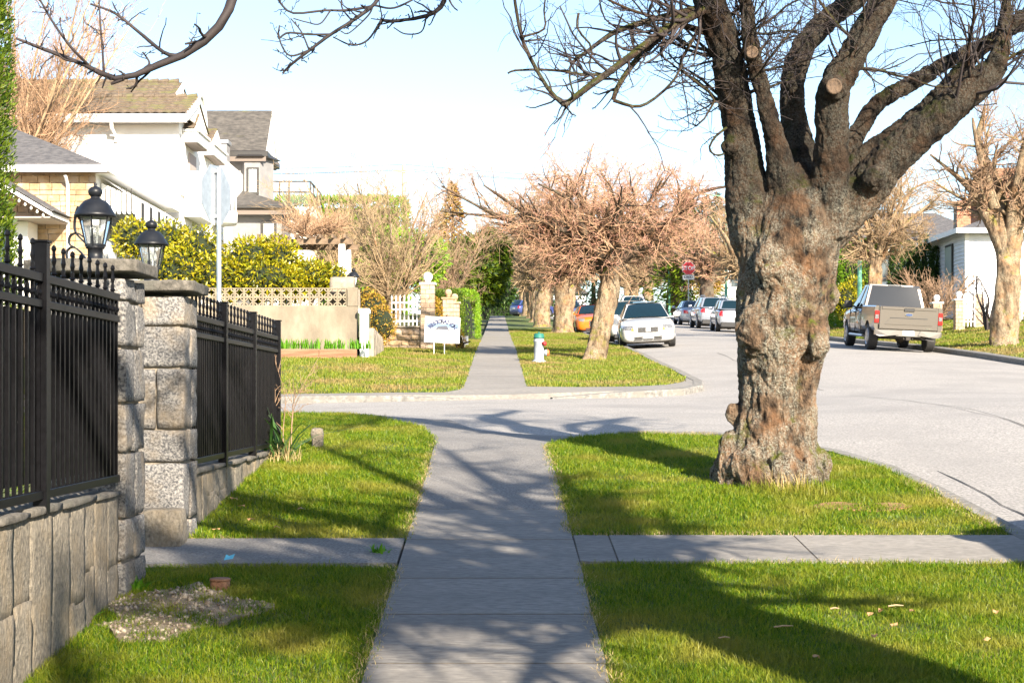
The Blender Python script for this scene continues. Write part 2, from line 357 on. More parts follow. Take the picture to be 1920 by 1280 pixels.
M['bark_mid'] = barkmat('bark_mid', (.008, .0055, .004), (.095, .06, .038), (.20, .19, .15), (.06, .065, .008), lich=(.53, .64), mossk=(.44, .54), bump=1., bd=.04)
M['scar'] = mat('scar', (.06, .04, .026), (.13, .085, .052), 30, .9, .6, 60)
M['bark_limb'] = barkmat('bark_limb', (.010, .007, .006), (.05, .032, .022), (.15, .145, .115), (.045, .05, .008), lich=(.50, .66), mossk=(.46, .56))
M['bark_pale'] = barkmat('bark_pale', (.06, .04, .025), (.27, .19, .12), (.38, .33, .23), (.17, .17, .015), .8, lich=(.5, .62), mossk=(.52, .6))
M['bark_dark'] = barkmat('bark_dark', (.03, .022, .016), (.10, .07, .05), (.2, .18, .13), (.12, .12, .02), .7)
M['twig_dark'] = mat('twig_dark', (.016, .012, .013), (.04, .027, .024), 6, .75)
M['twig_pink'] = mat('twig_pink', (.25, .15, .085), (.44, .28, .17), 2.5, .8)
M['twig_red'] = mat('twig_red', (.56, .27, .19), (.68, .39, .29), 2.5, .8)
M['twig_tan'] = mat('twig_tan', (.26, .18, .10), (.40, .29, .17), 2.5, .8)
M['twig_brown'] = mat('twig_brown', (.20, .13, .08), (.34, .22, .14), 2.5, .8)
M['grass'] = leafmat('grass', [(.035, .09, .004), (.09, .18, .006), (.185, .26, .009), (.29, .30, .025)], .45, patch=(.31, .28, .045), pscale=1.4, pt=(.48, .72), rough=.45)
M['grass_far'] = leafmat('grass_far', [(.085, .15, .008), (.15, .21, .012), (.22, .25, .025), (.28, .25, .05)], .4, patch=(.30, .22, .08), pscale=.6, pt=(.47, .64), rough=.5)
M['straw'] = leafmat('straw', [(.42, .32, .15), (.55, .44, .22), (.35, .24, .1)], .3)
M['rhodo'] = leafmat('rhodo', [(.05, .075, .005), (.20, .21, .007), (.38, .34, .010), (.48, .37, .018)], .3, rough=.35, gloss=.5)
M['cedar'] = leafmat('cedar', [(.015, .04, .005), (.06, .11, .006), (.16, .21, .010)], .3)
M['cedar_bright'] = leafmat('cedar_bright', [(.09, .20, .012), (.17, .32, .015), (.26, .38, .02)], .35)
M['conifer'] = leafmat('conifer', [(.012, .035, .008), (.03, .07, .012), (.07, .12, .015)], .2)
M['azalea'] = leafmat('azalea', [(.26, .13, .03), (.42, .24, .03), (.40, .34, .03)], .3)
M['iris'] = leafmat('iris', [(.05, .17, .01), (.10, .28, .012), (.16, .34, .02)], .4)
M['iris_dark'] = leafmat('iris_dark', [(.02, .06, .012), (.04, .11, .02), (.10, .16, .05)], .3)
M['leaf_litter'] = leafmat('leaf_litter', [(.30, .16, .07), (.42, .24, .11), (.5, .33, .2)], .2)
M['dark_core'] = mat('dark_core', (.006, .012, .003), (.012, .02, .005), 6, .95)  # near-black green for the solid cores added inside foliage
# ------------------------------------------------------------------ ground, roads, pavements
def S(o): return tag(o, kind='structure')
xs = np.concatenate([np.linspace(-900, -70, 8), np.arange(-60, 61, 4.), np.linspace(70, 900, 8)])
ys = np.concatenate([np.linspace(-200, -50, 4), np.arange(-40, 300, 4.), np.linspace(320, 1800, 8)])
XX, YY = np.meshgrid(xs, ys); Z = G(XX, YY)-.38
V = np.stack([XX, YY, Z], -1).reshape(-1, 3); nx = len(xs)
I = (np.arange(len(ys)-1)[:, None]*nx+np.arange(nx-1)[None, :]).ravel(); F = np.stack([I, I+1, I+nx+1, I+nx], -1)
S(mobj('ground', raw_mesh('ground', V, F, True), M['terrain']))
near_edge = [(-40, 22.2), (-4, 21.8), (-1.9, 21.4), (-.65, 20.9), (-.28, 19.5), (.55, 18.65), (1.4, 18.5), (2.5, 18.35), (3.1, 17.7), (3.6, 16.6), (3.85, 15.4), (3.92, 14), (3.95, -12)]
far_edge = [(-40, 28.6), (-.7, 29.1), (1.0, 29.3), (2.6, 29.6), (3.5, 30.2), (4.0, 31.2), (4.2, 32.8), (4.2, 230)]
S(sheet('road', near_edge+[(13.5, -12), (13.5, 230)]+far_edge[::-1], Gr, 1.2, 2.5, M['asphalt'], skirt=0))
def kerb(name, path, wd, h=.0, mt='kerb', depth=.3, ease=(0, 0)):
    P = np.array(path, float); D = np.gradient(P, axis=0); D /= np.linalg.norm(D, axis=1, keepdims=True); Nn = np.stack([-D[:, 1], D[:, 0]], 1)
    n = max(2, int(np.sum(np.linalg.norm(np.diff(P, axis=0), axis=1))/1.2)); t = np.concatenate([[0], np.cumsum(np.linalg.norm(np.diff(P, axis=0), axis=1))])
    tt = np.unique(np.concatenate([np.linspace(0, t[-1], n), t]))
    A = np.stack([np.interp(tt, t, P[:, k]) for k in (0, 1)], 1); NN = np.stack([np.interp(tt, t, Nn[:, k]) for k in (0, 1)], 1)
    B = A+NN*wd; V = []; 
    h0 = h
    for q_, (a, b_) in zip(tt, zip(A, B)):
        h = h0-.10*max(0, 1-q_/ease[0] if ease[0] else 0)-.10*max(0, 1-(tt[-1]-q_)/ease[1] if ease[1] else 0)
        d = (b_-a); d = d/np.linalg.norm(d)
        za = g(*a)+h; zb = g(*b_)+h; c = .02
        V += [(*a, za-depth), (*a, za-c), (*(a+d*c), za), (*b_, zb), (*b_, zb-depth)]
    m = len(A); F = []
    for i in range(m-1):
        for k in range(4): F.append((i*5+k, (i+1)*5+k, (i+1)*5+k+1, i*5+k+1))
    return S(mobj(name, raw_mesh(name, V, F), M[mt]))
kerb('kerb_near_corner', [(1.4, 18.5), (2.5, 18.35), (3.1, 17.7), (3.6, 16.6), (3.85, 15.4), (3.92, 14), (3.95, 4), (3.95, -12)][::-1], .16, .012)
kerb('kerb_near_left', [(-40, 22.2), (-4, 21.8), (-2.1, 21.45)], -.15, -.01)
kerb('kerb_far_left', [(-40, 28.6), (-3, 29.0), (-1.8, 29.05), (-.7, 29.1)], .16, .03, ease=(0, 1.6))
kerb('kerb_far_corner', [(1.0, 29.3), (2.6, 29.6), (3.5, 30.2), (4.0, 31.2), (4.2, 32.8), (4.2, 60), (4.2, 230)], .2, .02, ease=(1.5, 0))
kerb('kerb_right', [(13.5, 230), (13.5, 60), (13.5, 20)], .18, .06)
# lawns
L_left_near = [(-2.32, -6), (-.66, -6), (-.66, 10.58), (-2.32, 10.58)]
L_left = [(-2.32, 11.52), (-.66, 11.52), (-.68, 17.3), (-.74, 18.15), (-.91, 19.0), (-1.55, 20.2), (-1.95, 20.75), (-4, 21.2), (-30, 21.6), (-30, 16.9), (-2.32, 16.9)]
L_right_near = [(.54, -6), (3.79, -6), (3.79, 10.7), (.54, 10.7)]
L_right = [(.54, 11.72), (3.78, 11.72), (3.74, 14), (3.67, 15.3), (3.43, 16.5), (2.96, 17.5), (2.4, 18.1), (1.4, 18.25), (.9, 17.9), (.53, 17.3)]
L_farleft = [(-30, 29.3), (-1.0, 29.75), (-.72, 30.2), (-.66, 31), (-.66, 70), (-1.6, 110), (-2, 150), (-30, 150)]
L_farright = [(.55, 30.9), (1.6, 30.75), (2.6, 30.9), (3.3, 31.4), (3.75, 32.4), (4.0, 34), (4.0, 220), (.55, 220)]
L_rightside = [(13.68, 22), (30, 22), (30, 225), (13.68, 225)]
for nm, P, d in (('lawn_by_wall', L_left_near, .5), ('lawn_by_fence', L_left, 1.), ('lawn_verge_near', L_right_near, .5), ('lawn_verge', L_right, .5), ('lawn_corner_far', L_farleft, 2.), ('lawn_verge_far', L_farright, 2.), ('lawn_right', L_rightside, 4.)):
    S(sheet(nm, P, G, d, d, M['soil_grass'], skirt=.3, lift=-.004))
# sidewalk: slabs as pieces
random.seed(4)
def slab_run(root, spans, x0, x1, mt, lift=.008, gap=.011, tilt=.0008):
    for (a, b_) in spans:
        t = random.uniform(-tilt, tilt)
        sheet('slab', [(x0+random.uniform(-.008, .008), a+gap), (x1+random.uniform(-.008, .008), a+gap), (x1, b_-gap), (x0, b_-gap)], lambda x, y: G(x, y)+t, 2, .6, mt, skirt=.15, lift=lift, parent=root)
sw = S(sheet('sidewalk', [(-.64, -8), (.52, -8), (.52, 12.87), (-.64, 12.87)], G, 2, 1, M['soil'], skirt=.2, lift=.0065))
slab_run(sw, [(-6, -4.5), (-4.5, -3), (-3, -1.5), (-1.5, 0), (0, 1.5), (1.5, 3), (3, 4.4), (4.4, 5.6), (5.6, 6.9), (6.9, 8.09), (8.09, 9.18), (9.18, 10.18), (10.18, 11.53), (11.53, 12.87)], -.66, .54, M['concrete'])
S(sheet('sidewalk_ramp', [(-.66, 12.89), (.54, 12.89), (.53, 17.3), (.9, 17.9), (1.4, 18.25), (1.4, 18.5), (.55, 18.65), (-.28, 19.5), (-.65, 20.9), (-1.9, 21.25), (-1.95, 20.75), (-1.55, 20.2), (-.91, 19.0), (-.74, 18.15), (-.68, 17.3)],
    lambda x, y: G(x, y)+.006-np.clip((y-17.0-.3*np.clip(-x, 0, 3))/2.2, 0, 1)*.09*np.clip((x+2.2)/1.2, 0, 1), .4, .4, M['aggregate'], skirt=.2))
sf = S(sheet('sidewalk_far', [(-.66, 31), (.55, 31), (.55, 220), (-.66, 220)], G, 2, 3, M['concrete'], skirt=.2, lift=.008))
sp = []; yy = 31.0
while yy < 72: sp.append((yy, yy+1.5)); yy += 1.5
slab_run(sf, sp, -.66, .55, M['concrete'], lift=.01)
S(sheet('corner_pavement', [(-30, 28.75), (-.7, 29.25), (1.0, 29.48), (2.55, 29.78), (3.35, 30.35), (3.8, 31.25), (4.0, 32.8), (4.0, 34), (3.75, 32.4), (3.3, 31.4), (2.6, 30.9), (1.6, 30.75), (.55, 30.9), (.55, 30.99), (-.66, 30.99), (-.72, 30.2), (-1.0, 29.75), (-30, 29.3)], lambda x, y: G(x, y)+.012-.05*np.clip((30.2-y), 0, 1)*np.clip(1-np.abs(x)/2, 0, 1), 1, .6, M['concrete'], skirt=.2))
# cross walks on the near block
wk = S(sheet('verge_walkway', [(.545, 10.75), (3.79, 10.75), (3.79, 11.68), (.545, 11.68)], G, 2, 2, M['soil'], skirt=.15, lift=.006))
slab = lambda a, b_: sheet('slab', [(a, 10.72), (b_, 10.72), (b_, 11.70), (a, 11.70)], G, 1, .5, M['concrete'], skirt=.1, lift=.01, parent=wk)
for a, b_ in ((.552, .80), (.812, 2.15), (2.162, 3.78)): slab(a, b_)
S(sheet('gate_path', [(-3.6, 10.55), (-.675, 10.62), (-.675, 11.52), (-3.6, 11.50)], G, 1, .5, M['aggregate'], skirt=.2, lift=.02))
# ------------------------------------------------------------------ stone garden wall, pillars, fence
def blob_stone(x0, x1, y0, y1, z0, z1, seed, r=.03, amp=.012, n=3):
    """rounded uneven stone filling the box"""
    bm = bmesh.new(); bmesh.ops.create_cube(bm, size=1); bmesh.ops.subdivide_edges(bm, edges=bm.edges[:], cuts=n, use_grid_fill=True)
    V = np.array([v.co for v in bm.verts])*2; S_ = np.array([(x1-x0)/2, (y1-y0)/2, (z1-z0)/2]); C = np.array([(x0+x1)/2, (y0+y1)/2, (z0+z1)/2])
    P = V*S_; Q = np.clip(P, -(S_-r), S_-r); D = P-Q; L_ = np.linalg.norm(D, axis=1, keepdims=True)
    P = Q+np.where(L_ > 1e-6, D/np.maximum(L_, 1e-6)*r, 0)
    P = P+vnoise(P+seed*3.1, 9, 2)[:, None]*amp*(V)
    bm.verts.index_update(); F = [[v.index for v in f.verts] for f in bm.faces]; bm.free()
    return P+C, F
def stone(parent, box, seed, mt, r=.03, amp=.012, n=3):
    V, F = blob_stone(*box, seed, r, amp, n); off = ORG[parent.name]
    return mobj('stone', raw_mesh('stone', V-np.array(off), F, True), mt, parent)
def garden_wall(name, label, y0, y1, seed):
    rn = random.Random(seed); ym = (y0+y1)/2
    t = thing(name, label, 'wall', (-2.42, ym, g(-2.4, ym)-.1))
    n = 12; V = []; F = []
    for k in range(n+1):
        y = y0+(y1-y0)*k/n; zb = g(-2.3, y)-.3
        V += [(-2.31, y, zb), (-2.31, y, -.60), (-2.56, y, -.60), (-2.56, y, zb)]
    for k in range(n):
        for j in range(3): F.append((4*k+j, 4*k+4+j, 4*k+5+j, 4*k+1+j))
    F += [(0, 1, 2, 3), (4*n+3, 4*n+2, 4*n+1, 4*n)]
    m = MB().add(V, F); m.build('mortar_core', M['mortar'], t, world=True)
    y = y0; s = 0
    while y < y1-.05:
        wd = min(rn.uniform(.16, .42), y1-y); 
        if y1-(y+wd) < .1: wd = y1-y
        zb = g(-2.3, y)-.06; zt = -.585
        cuts = [zb]+sorted([zb+(zt-zb)*rn.uniform(.3, .7)] if (zt-zb) > .35 and rn.random() < .6 else [])+[zt]
        for a, b_ in zip(cuts, cuts[1:]):
            s += 1; stone(t, (-2.40, -2.285+rn.uniform(-.005, .003), y-.012, y+wd+.012, a-.012, b_+.008), seed*50+s, M['wallstone'], .008, .008, 5)
        y += wd
    m = MB(); k = 0; y = y0
    while y < y1:
        ye = min(y+rn.uniform(.5, .9), y1); k += 1
        V, F = blob_stone(-2.60, -2.262+rn.uniform(0, .008), y+.003, ye-.003, -.605, -.56+rn.uniform(-.01, .01), k, .02, .012, 3)
        mobj('coping', raw_mesh('coping', V-np.array(ORG[t.name]), F, True), M['granite_cap'], t); y = ye
    return t
garden_wall('garden_wall', 'low rough stone garden wall under the iron fence, beside the rubble patch', 2.0, 9.63, 1)
garden_wall('garden_wall', 'low rough stone garden wall between far lamp pillar and the fence end', 11.97, 16.35, 2)
def pillar(label, y0, y1, seed, lay):
    x0, x1 = -2.78, -2.25
    ym = (y0+y1)/2; zb = g(-2.4, y0)-.15
    t = thing('stone_pillar', label, 'pillar', ((x0+x1)/2, ym, zb), 'granite gate pillars')
    MB().box(x0+.035, x1-.035, y0+.035, y1-.035, zb, .70).build('mortar_core', M['mortar'], t, world=True)
    rn = random.Random(seed); z = zb; k = 0
    while z < .70:
        h = lay[k % len(lay)]; zt = min(z+h, .715)
        if .715-zt < .1: zt = .715
        yc = y0+(y1-y0)*rn.uniform(.4, .6); xc = x0+(x1-x0)*(rn.uniform(.3, .7))
        cells = [(x0, x1, y0, yc), (x0, x1, yc, y1)] if k % 2 == 0 else [(x0, xc, y0, yc), (xc, x1, y0, yc), (x0, x1, yc, y1)]
        for c, (a, b_, e, f) in enumerate(cells):
            gp = .007; stone(t, (a+gp*(a > x0), b_-gp*(b_ < x1), e+gp*(e > y0), f-gp*(f < y1), z+gp, zt-gp), seed*40+k*4+c, M['granite'], .012, .012, 7)
        z = zt; k += 1
    V, F = blob_stone(x0-.075, x1+.075, y0-.075, y1+.075, .735, .82, seed, .018, .010, 7)
    mobj('cap', raw_mesh('cap', V-np.array(ORG[t.name]), F, True), M['granite_cap'], t)
    return t
pillar('granite gate pillar ending the near fence run, carrying the lantern with scroll bracket', 9.66, 10.2, 3, [.36, .26, .40, .30, .34, .28])
pillar('granite gate pillar beside the fence run that ends in strap-leaved plants', 11.45, 11.97, 4, [.30, .42, .24, .44, .30, .42])
# block step at the foot of the far pillar
V, F = blob_stone(-2.5, -2.22, 11.18, 11.47, -1.2, -.80, 9, .03, .015, 3)
o = mobj('foot_stone', raw_mesh('foot_stone', V, F, True), M['wallstone']); tag(o, 'squared stone block standing at the foot of the gate pillar by the path', 'stone')
def lantern(label, x, y, z, sc_=1., scroll=False):
    t = thing('lantern', label, 'lamp', (x, y, z), 'black post lanterns')
    MB().lathe([(.062, 0), (.062, .02), (.05, .03), (.05, .085), (.062, .09), (.062, .105)], 12).build('base', M['black_metal'], t, True)
    zb, zt = .105, .30; rb, rt = .062, .108
    cage = MB(); gl = []
    for k in range(6):
        a0 = 2*PI*k/6+PI/6; a1 = a0+PI/3
        p = lambda a, r, zz: Vector((r*math.cos(a), r*math.sin(a), zz))
        cage.tube([p(a0, rb, zb), p(a0, rt, zt)], .006, 5)
        m = MB().quad(p(a0, rb*.97, zb), p(a1, rb*.97, zb), p(a1, rt*.97, zt), p(a0, rt*.97, zt)); m.build('pane', M['clear'], t)
    cage.lathe([(rb+.008, zb-.004), (rb+.008, zb+.012), (rb-.006, zb+.012)], 6); cage.xf(Matrix.Identity(4)); cage.build('cage', M['black_metal'], t)
    MB().lathe([(.135, .295), (.138, .305), (.128, .318), (.112, .345), (.094, .375), (.07, .40), (.04, .412), (.03, .418), (.03, .428)], 20).build('hood', M['black_metal'], t, True)
    fin = MB().lathe([(.03, .428), (.043, .442), (.048, .458), (.043, .475), (.028, .488), (.012, .494), (.008, .502), (.013, .508), (.006, .518)], 14); fin.build('finial', M['black_metal'], t, True)
    c = MB()
    for k in range(3):
        a = 2*PI*k/3; c.tube([(.028*math.cos(a), .028*math.sin(a), .10), (.028*math.cos(a), .028*math.sin(a), .17)], .011, 6)
    c.build('candle_stem', M['black_metal'], t)
    for k in range(3):
        a = 2*PI*k/3; MB().lathe([(.006, .17), (.016, .19), (.013, .215), (.003, .24)], 8, (.028*math.cos(a), .028*math.sin(a), 0)).build('bulb', M['bulb'], t, True)
    if scroll:
        m = MB()
        def strip(pts, wd):
            P = catmull(pts, 26); D = np.gradient(P, axis=0); N_ = np.stack([-D[:, 1], D[:, 0]], 1); N_ /= np.linalg.norm(N_, axis=1, keepdims=True)
            V = []; 
            for (x_, z_), (nx_, nz_) in zip(P, N_):
                for sgn, dy in ((1, -wd), (1, wd), (-1, wd), (-1, -wd)): V.append((x_+sgn*nx_*.004, dy, z_+sgn*nz_*.004))
            F = []
            for i in range(len(P)-1):
                for k in range(4): F.append((4*i+k, 4*i+(k+1) % 4, 4*i+4+(k+1) % 4, 4*i+4+k))
            m.add(V, F)
        strip([(-.06, .12), (-.13, .20), (-.13, .30), (-.11, .36), (-.105, .28)], .02)
        strip([(-.06, .02), (-.10, .07), (-.15, .10), (-.185, .07), (-.18, .02), (-.15, .012), (-.14, .04)], .02)
        strip([(-.07, .16), (-.12, .19), (-.165, .17), (-.17, .12), (-.14, .10)], .02)
        m.build('scroll_bracket', M['black_metal'], t)
    t.scale = (sc_,)*3
    return t
lantern('black lantern with scroll bracket and clear panes on the near granite pillar', -2.50, 9.93, .822, .95, True)
lantern('plain black lantern on the granite pillar by the far fence run', -2.54, 11.72, .822, .92)
ZT, ZM, ZB = .585, .455, -.50
def fence_run(label, posts, npk, tall_first):
    y0, y1 = posts[0], posts[-1]
    X = -2.295
    t = thing('iron_fence', label, 'fence', (X, (y0+y1)/2, -.58), 'black iron fence runs')
    P = lambda m, nm, mt='iron': m.build(nm, M[mt], t, world=True)
    for k, y in enumerate(posts):
        if k == tall_first: continue
        m = MB(); m.box(X-.035, X+.035, y-.035, y+.035, -.60, .765, .004); m.box(X-.042, X+.042, y-.042, y+.042, .765, .775); P(m, 'post')
    for a, b_ in zip(posts, posts[1:]):
        for nm, z, h, wd in (('top_rail', ZT, .022, .022), ('middle_rail', ZM, .02, .02), ('bottom_rail', ZB, .022, .022)):
            m = MB(); m.box(X-wd, X+wd, a+.037, b_-.037, z-h, z+h, .003); P(m, nm)
        if True:
            m = MB(); m.box(X-.09, X-.075, a+.04, b_-.04, ZB+.05, ZM-.03); o = P(m, 'backing_panel', 'iron_dust')
        n = npk
        for k in range(n):
            y = a+(b_-a)*(k+.5)/n; r = .0085; tall = k % 2 == 0
            m = MB(); m.box(X-r, X+r, y-r, y+r, ZB, (ZT+.07) if tall else ZT)
            if tall:
                m.lathe([(.010, 0), (.017, .008), (.010, .018), (.008, .05), (.014, .075), (.009, .10), (.0085, .125), (.014, .135), (.011, .150), (.002, .158)], 6, (X, y, ZT+.03))
            m.lathe([(.010, 0), (.018, .012), (.018, .02), (.010, .032)], 6, (X, y, ZM+.04))
            P(m, 'picket')
        for k in range(n//2):
            y = a+(b_-a)*(2*k+1.5)/n; m = MB()
            a_ = np.linspace(0, 2*PI, 11); m.tube(np.stack([np.full(11, X), y+.034*np.cos(a_), (ZM+ZT)/2+.036*np.sin(a_)], 1), .006, 5, False); P(m, 'ring')
    return t
fence_run('black spiked iron fence ending at the lantern pillar with scroll bracket', [4.38, 6.21, 8.04, 9.66], 18, 3)
fence_run('black spiked iron fence running from far pillar to corner post with plants', [11.96, 13.35, 14.95, 16.62], 18, 0)
# ------------------------------------------------------------------ grass blades
def blades(name, label, polys, dens, h, wd, seed, mt, kindtag=True, lean=.5, edge=.03, clump=.5, zoff=-.01):
    rn = np.random.default_rng(seed); VV = []; 
    X_, Y_ = [], []
    for P in polys:
        p = np.array(P); lo = p.min(0)-edge; hi = p.max(0)+edge; n = int((hi-lo).prod()*dens)
        x = rn.uniform(lo[0], hi[0], n); y = rn.uniform(lo[1], hi[1], n); k = inpoly(x, y, P)
        j = rn.normal(0, edge, (n, 2)); X_.append((x+j[:, 0])[k]); Y_.append((y+j[:, 1])[k])
    x = np.concatenate(X_); y = np.concatenate(Y_)
    q = np.stack([x, y, np.zeros_like(x)], 1); c = vnoise(q, 3.5, 2)*.6+vnoise(q, .9, 1)*.5
    keep = rn.random(len(x)) < np.clip(.8+c*clump, .15, 1); x, y, c = x[keep], y[keep], c[keep]; n = len(x)
    z = G(x, y)+zoff; H = h*np.clip(rn.normal(1, .3, n), .35, 1.9)*(1+.45*c); a = rn.uniform(0, 2*PI, n); W_ = wd*rn.uniform(.7, 1.3, n)
    la = rn.uniform(0, 2*PI, n); ll = np.abs(rn.normal(0, lean, n))*H
    B = np.stack([x, y, z], 1); D = np.stack([np.cos(a), np.sin(a), 0*a], 1)*W_[:, None]/2
    mid = B+np.stack([np.cos(la)*ll*.3, np.sin(la)*ll*.3, H*.6], 1); tip = B+np.stack([np.cos(la)*ll, np.sin(la)*ll, H], 1)
    V = np.stack([B-D, B+D, mid+D*.7, tip, mid-D*.7], 1).reshape(-1, 3)
    I = np.arange(n)[:, None]*5
    F1 = np.concatenate([I+0, I+1, I+2, I+4], 1); 
    me = bpy.data.meshes.new(name); me.vertices.add(len(V)); me.vertices.foreach_set('co', V.astype(np.float32).ravel())
    F2 = np.concatenate([I+4, I+2, I+3], 1); lo = np.concatenate([F1.ravel(), F2.ravel()])
    me.loops.add(len(lo)); me.loops.foreach_set('vertex_index', lo.astype(np.int32)); me.polygons.add(2*n)
    me.polygons.foreach_set('loop_start', np.concatenate([np.arange(n)*4, 4*n+np.arange(n)*3]).astype(np.int32)); me.update(calc_edges=True)
    o = mobj(name, me, M[mt]); return tag(o, label, 'grass', kind='stuff')
clipY = lambda P, lo, hi: P
LN = [(-2.3, 7.0), (-.68, 7.0), (-.68, 10.55), (-2.3, 10.55)]; RN = [(.56, 7.0), (2.95, 7.0), (3.79, 10.2), (3.79, 10.68), (.56, 10.68)]
def sand_f(x, y): return ((x+1.72-.12*np.sin(y*9))/.52)**2+((y-9.15+.08*np.sin(x*11))/.62)**2
sandP = [(-1.88+.44*math.cos(a)*(1+.22*math.sin(3*a+1)+.12*math.sin(7*a)), 9.25+.62*math.sin(a)*(1+.18*math.cos(4*a)+.1*math.sin(9*a))) for a in np.linspace(0, 2*PI, 44, False)]
_inp0 = inpoly
def inpoly(x, y, P):
    r = _inp0(x, y, P)
    if P is LN: r &= ~(_inp0(x, y, sandP) & (hash3(np.stack([np.floor(x*37), np.floor(y*37), 0*x], -1)) > .22+.6*hash3(np.stack([np.floor(x*7), np.floor(y*6), 0*x+3], -1))**2))
    return r
blades('grass', 'short green grass beside the rubble patch and stone wall', [LN], 14000, .036, .0048, 1, 'grass', lean=.8)
blades('grass', 'short green grass of the verge in front of the concrete walkway', [RN], 14000, .036, .0048, 2, 'grass', lean=.8)
LF = [p for p in L_left]; LF2 = [(-2.3, 11.54), (-.68, 11.54), (-.70, 17.3), (-.76, 18.15), (-.93, 19.0), (-1.57, 20.2), (-1.97, 20.75), (-4, 21.2), (-6, 21.2), (-6, 16.9), (-2.3, 16.9)]
blades('grass', 'short green grass between the far fence run and the sidewalk', [LF2], 6000, .040, .0075, 3, 'grass', lean=.8)
blades('grass', 'short green grass of the verge round the big gnarled tree', [L_right], 7500, .040, .007, 4, 'grass', lean=.8)
FL = [(-9, 29.4), (-1.0, 29.77), (-.74, 30.2), (-.68, 31), (-.68, 62), (-9, 62)]; FR = [(.57, 30.92), (1.6, 30.77), (2.6, 30.92), (3.3, 31.42), (3.75, 32.42), (3.98, 34), (3.98, 85), (.57, 85)]
blades('grass', 'pale dry grass on the far corner lawn below the lattice wall', [FL], 550, .055, .02, 5, 'grass_far', clump=.3)
blades('grass', 'pale dry grass on the far verge around the hydrant', [FR], 650, .055, .02, 6, 'grass_far', clump=.3)
blades('grass', 'green grass beyond the kerb beside the pickup truck', [[(13.7, 34), (24, 34), (24, 75), (13.7, 75)]], 320, .06, .028, 7, 'grass_far', clump=.3)
ed_ = [[(-.72, 7), (-.63, 7), (-.63, 10.6), (-.72, 10.6)], [(.50, 7), (.60, 7), (.60, 10.7), (.50, 10.7)], [(-.73, 11.55), (-.64, 11.55), (-.66, 17.4), (-.75, 17.4)], [(.49, 11.75), (.60, 11.75), (.59, 17.2), (.48, 17.2)],
    [(.9, 10.66), (3.78, 10.66), (3.78, 10.75), (.9, 10.75)], [(.6, 11.68), (3.78, 11.68), (3.78, 11.80), (.6, 11.80)], [(-2.25, 11.48), (-.7, 11.48), (-.7, 11.58), (-2.25, 11.58)], [(3.66, 12), (3.84, 12), (3.8, 14.4), (3.6, 14.4)], [(1.5, 18.1), (2.4, 18.0), (2.5, 18.25), (1.5, 18.4)]]
blades('dry_grass', 'dry straw-coloured grass fringe along the sidewalk and walkway edges', ed_, 2600, .026, .0045, 9, 'straw', lean=1.2, edge=.02, clump=1.4, zoff=.0)
M['tar'] = mat('tar', (.03, .03, .03), (.06, .058, .055), 20, .9)
def seam(path, wd, seed):
    rn_ = np.random.default_rng(seed); P = catmull(np.array(path, float), 40); P[1:-1] += rn_.normal(0, .018, (38, 2)); D = np.gradient(P, axis=0); D /= np.linalg.norm(D, axis=1, keepdims=True); N_ = np.stack([-D[:, 1], D[:, 0]], 1)*(wd*rn_.uniform(.4, 1.2, (40, 1)))
    A = P+N_; B = P-N_; V = np.concatenate([np.column_stack([A, Gr(A[:, 0], A[:, 1])+.006]), np.column_stack([B, Gr(B[:, 0], B[:, 1])+.006])]); S(mobj('road_crack', raw_mesh('road_crack', V, [(i, i+1, 41+i, 40+i) for i in range(39)]), M['tar']))
seam([(1.0, 18.75), (2.0, 18.7), (3.2, 18.2), (4.2, 16.5), (4.3, 13), (4.35, 9)], .009, 1); seam([(4.6, 30), (7, 28.5), (9.5, 27.8), (12.5, 26.5)], .009, 2); seam([(6.2, 16), (6.3, 24), (6.0, 33), (6.3, 46)], .009, 3); seam([(5.2, 22), (5.9, 21.6), (7.2, 21.9), (8.4, 21.2)], .012, 4); seam([(-9, 25.5), (-4, 25.2), (0, 25.6), (4, 25.1)], .014, 5)
# long straw and tufts at the big tree
def tuft(name, label, c, rad, n, h, wd, seed, mt, cat='plant', lean=.6, parent=None):
    rn = np.random.default_rng(seed); a = rn.uniform(0, 2*PI, n); r = rad*np.sqrt(rn.random(n)); x = c[0]+r*np.cos(a); y = c[1]+r*np.sin(a); z = G(x, y) if c[2] is None else np.full(n, c[2])
    H = h*rn.uniform(.5, 1.2, n); la = rn.uniform(0, 2*PI, n); ll = H*np.abs(rn.normal(0, lean, n)); t = np.linspace(0, 1, 5)
    P = np.stack([x[:, None]+np.cos(la)[:, None]*ll[:, None]*t**1.8, y[:, None]+np.sin(la)[:, None]*ll[:, None]*t**1.8, z[:, None]+H[:, None]*(t-.25*np.clip(ll/H, 0, 1.5)[:, None]*t**3)], -1)
    W_ = wd*np.array([.7, 1, .9, .6, .08]); D = np.stack([-np.sin(la), np.cos(la), 0*la], 1)[:, None, :]*W_[None, :, None]/2
    V = np.stack([P-D, P+D], 2).reshape(-1, 3); I = (np.arange(n)*10)[:, None, None]+(np.arange(4)*2)[None, :, None]
    F = (I+np.array([0, 1, 3, 2])[None, None, :]).reshape(-1, 4)
    o = mobj(name, raw_mesh(name, V, F, True), M[mt], parent)
    return tag(o, label, cat) if label else o
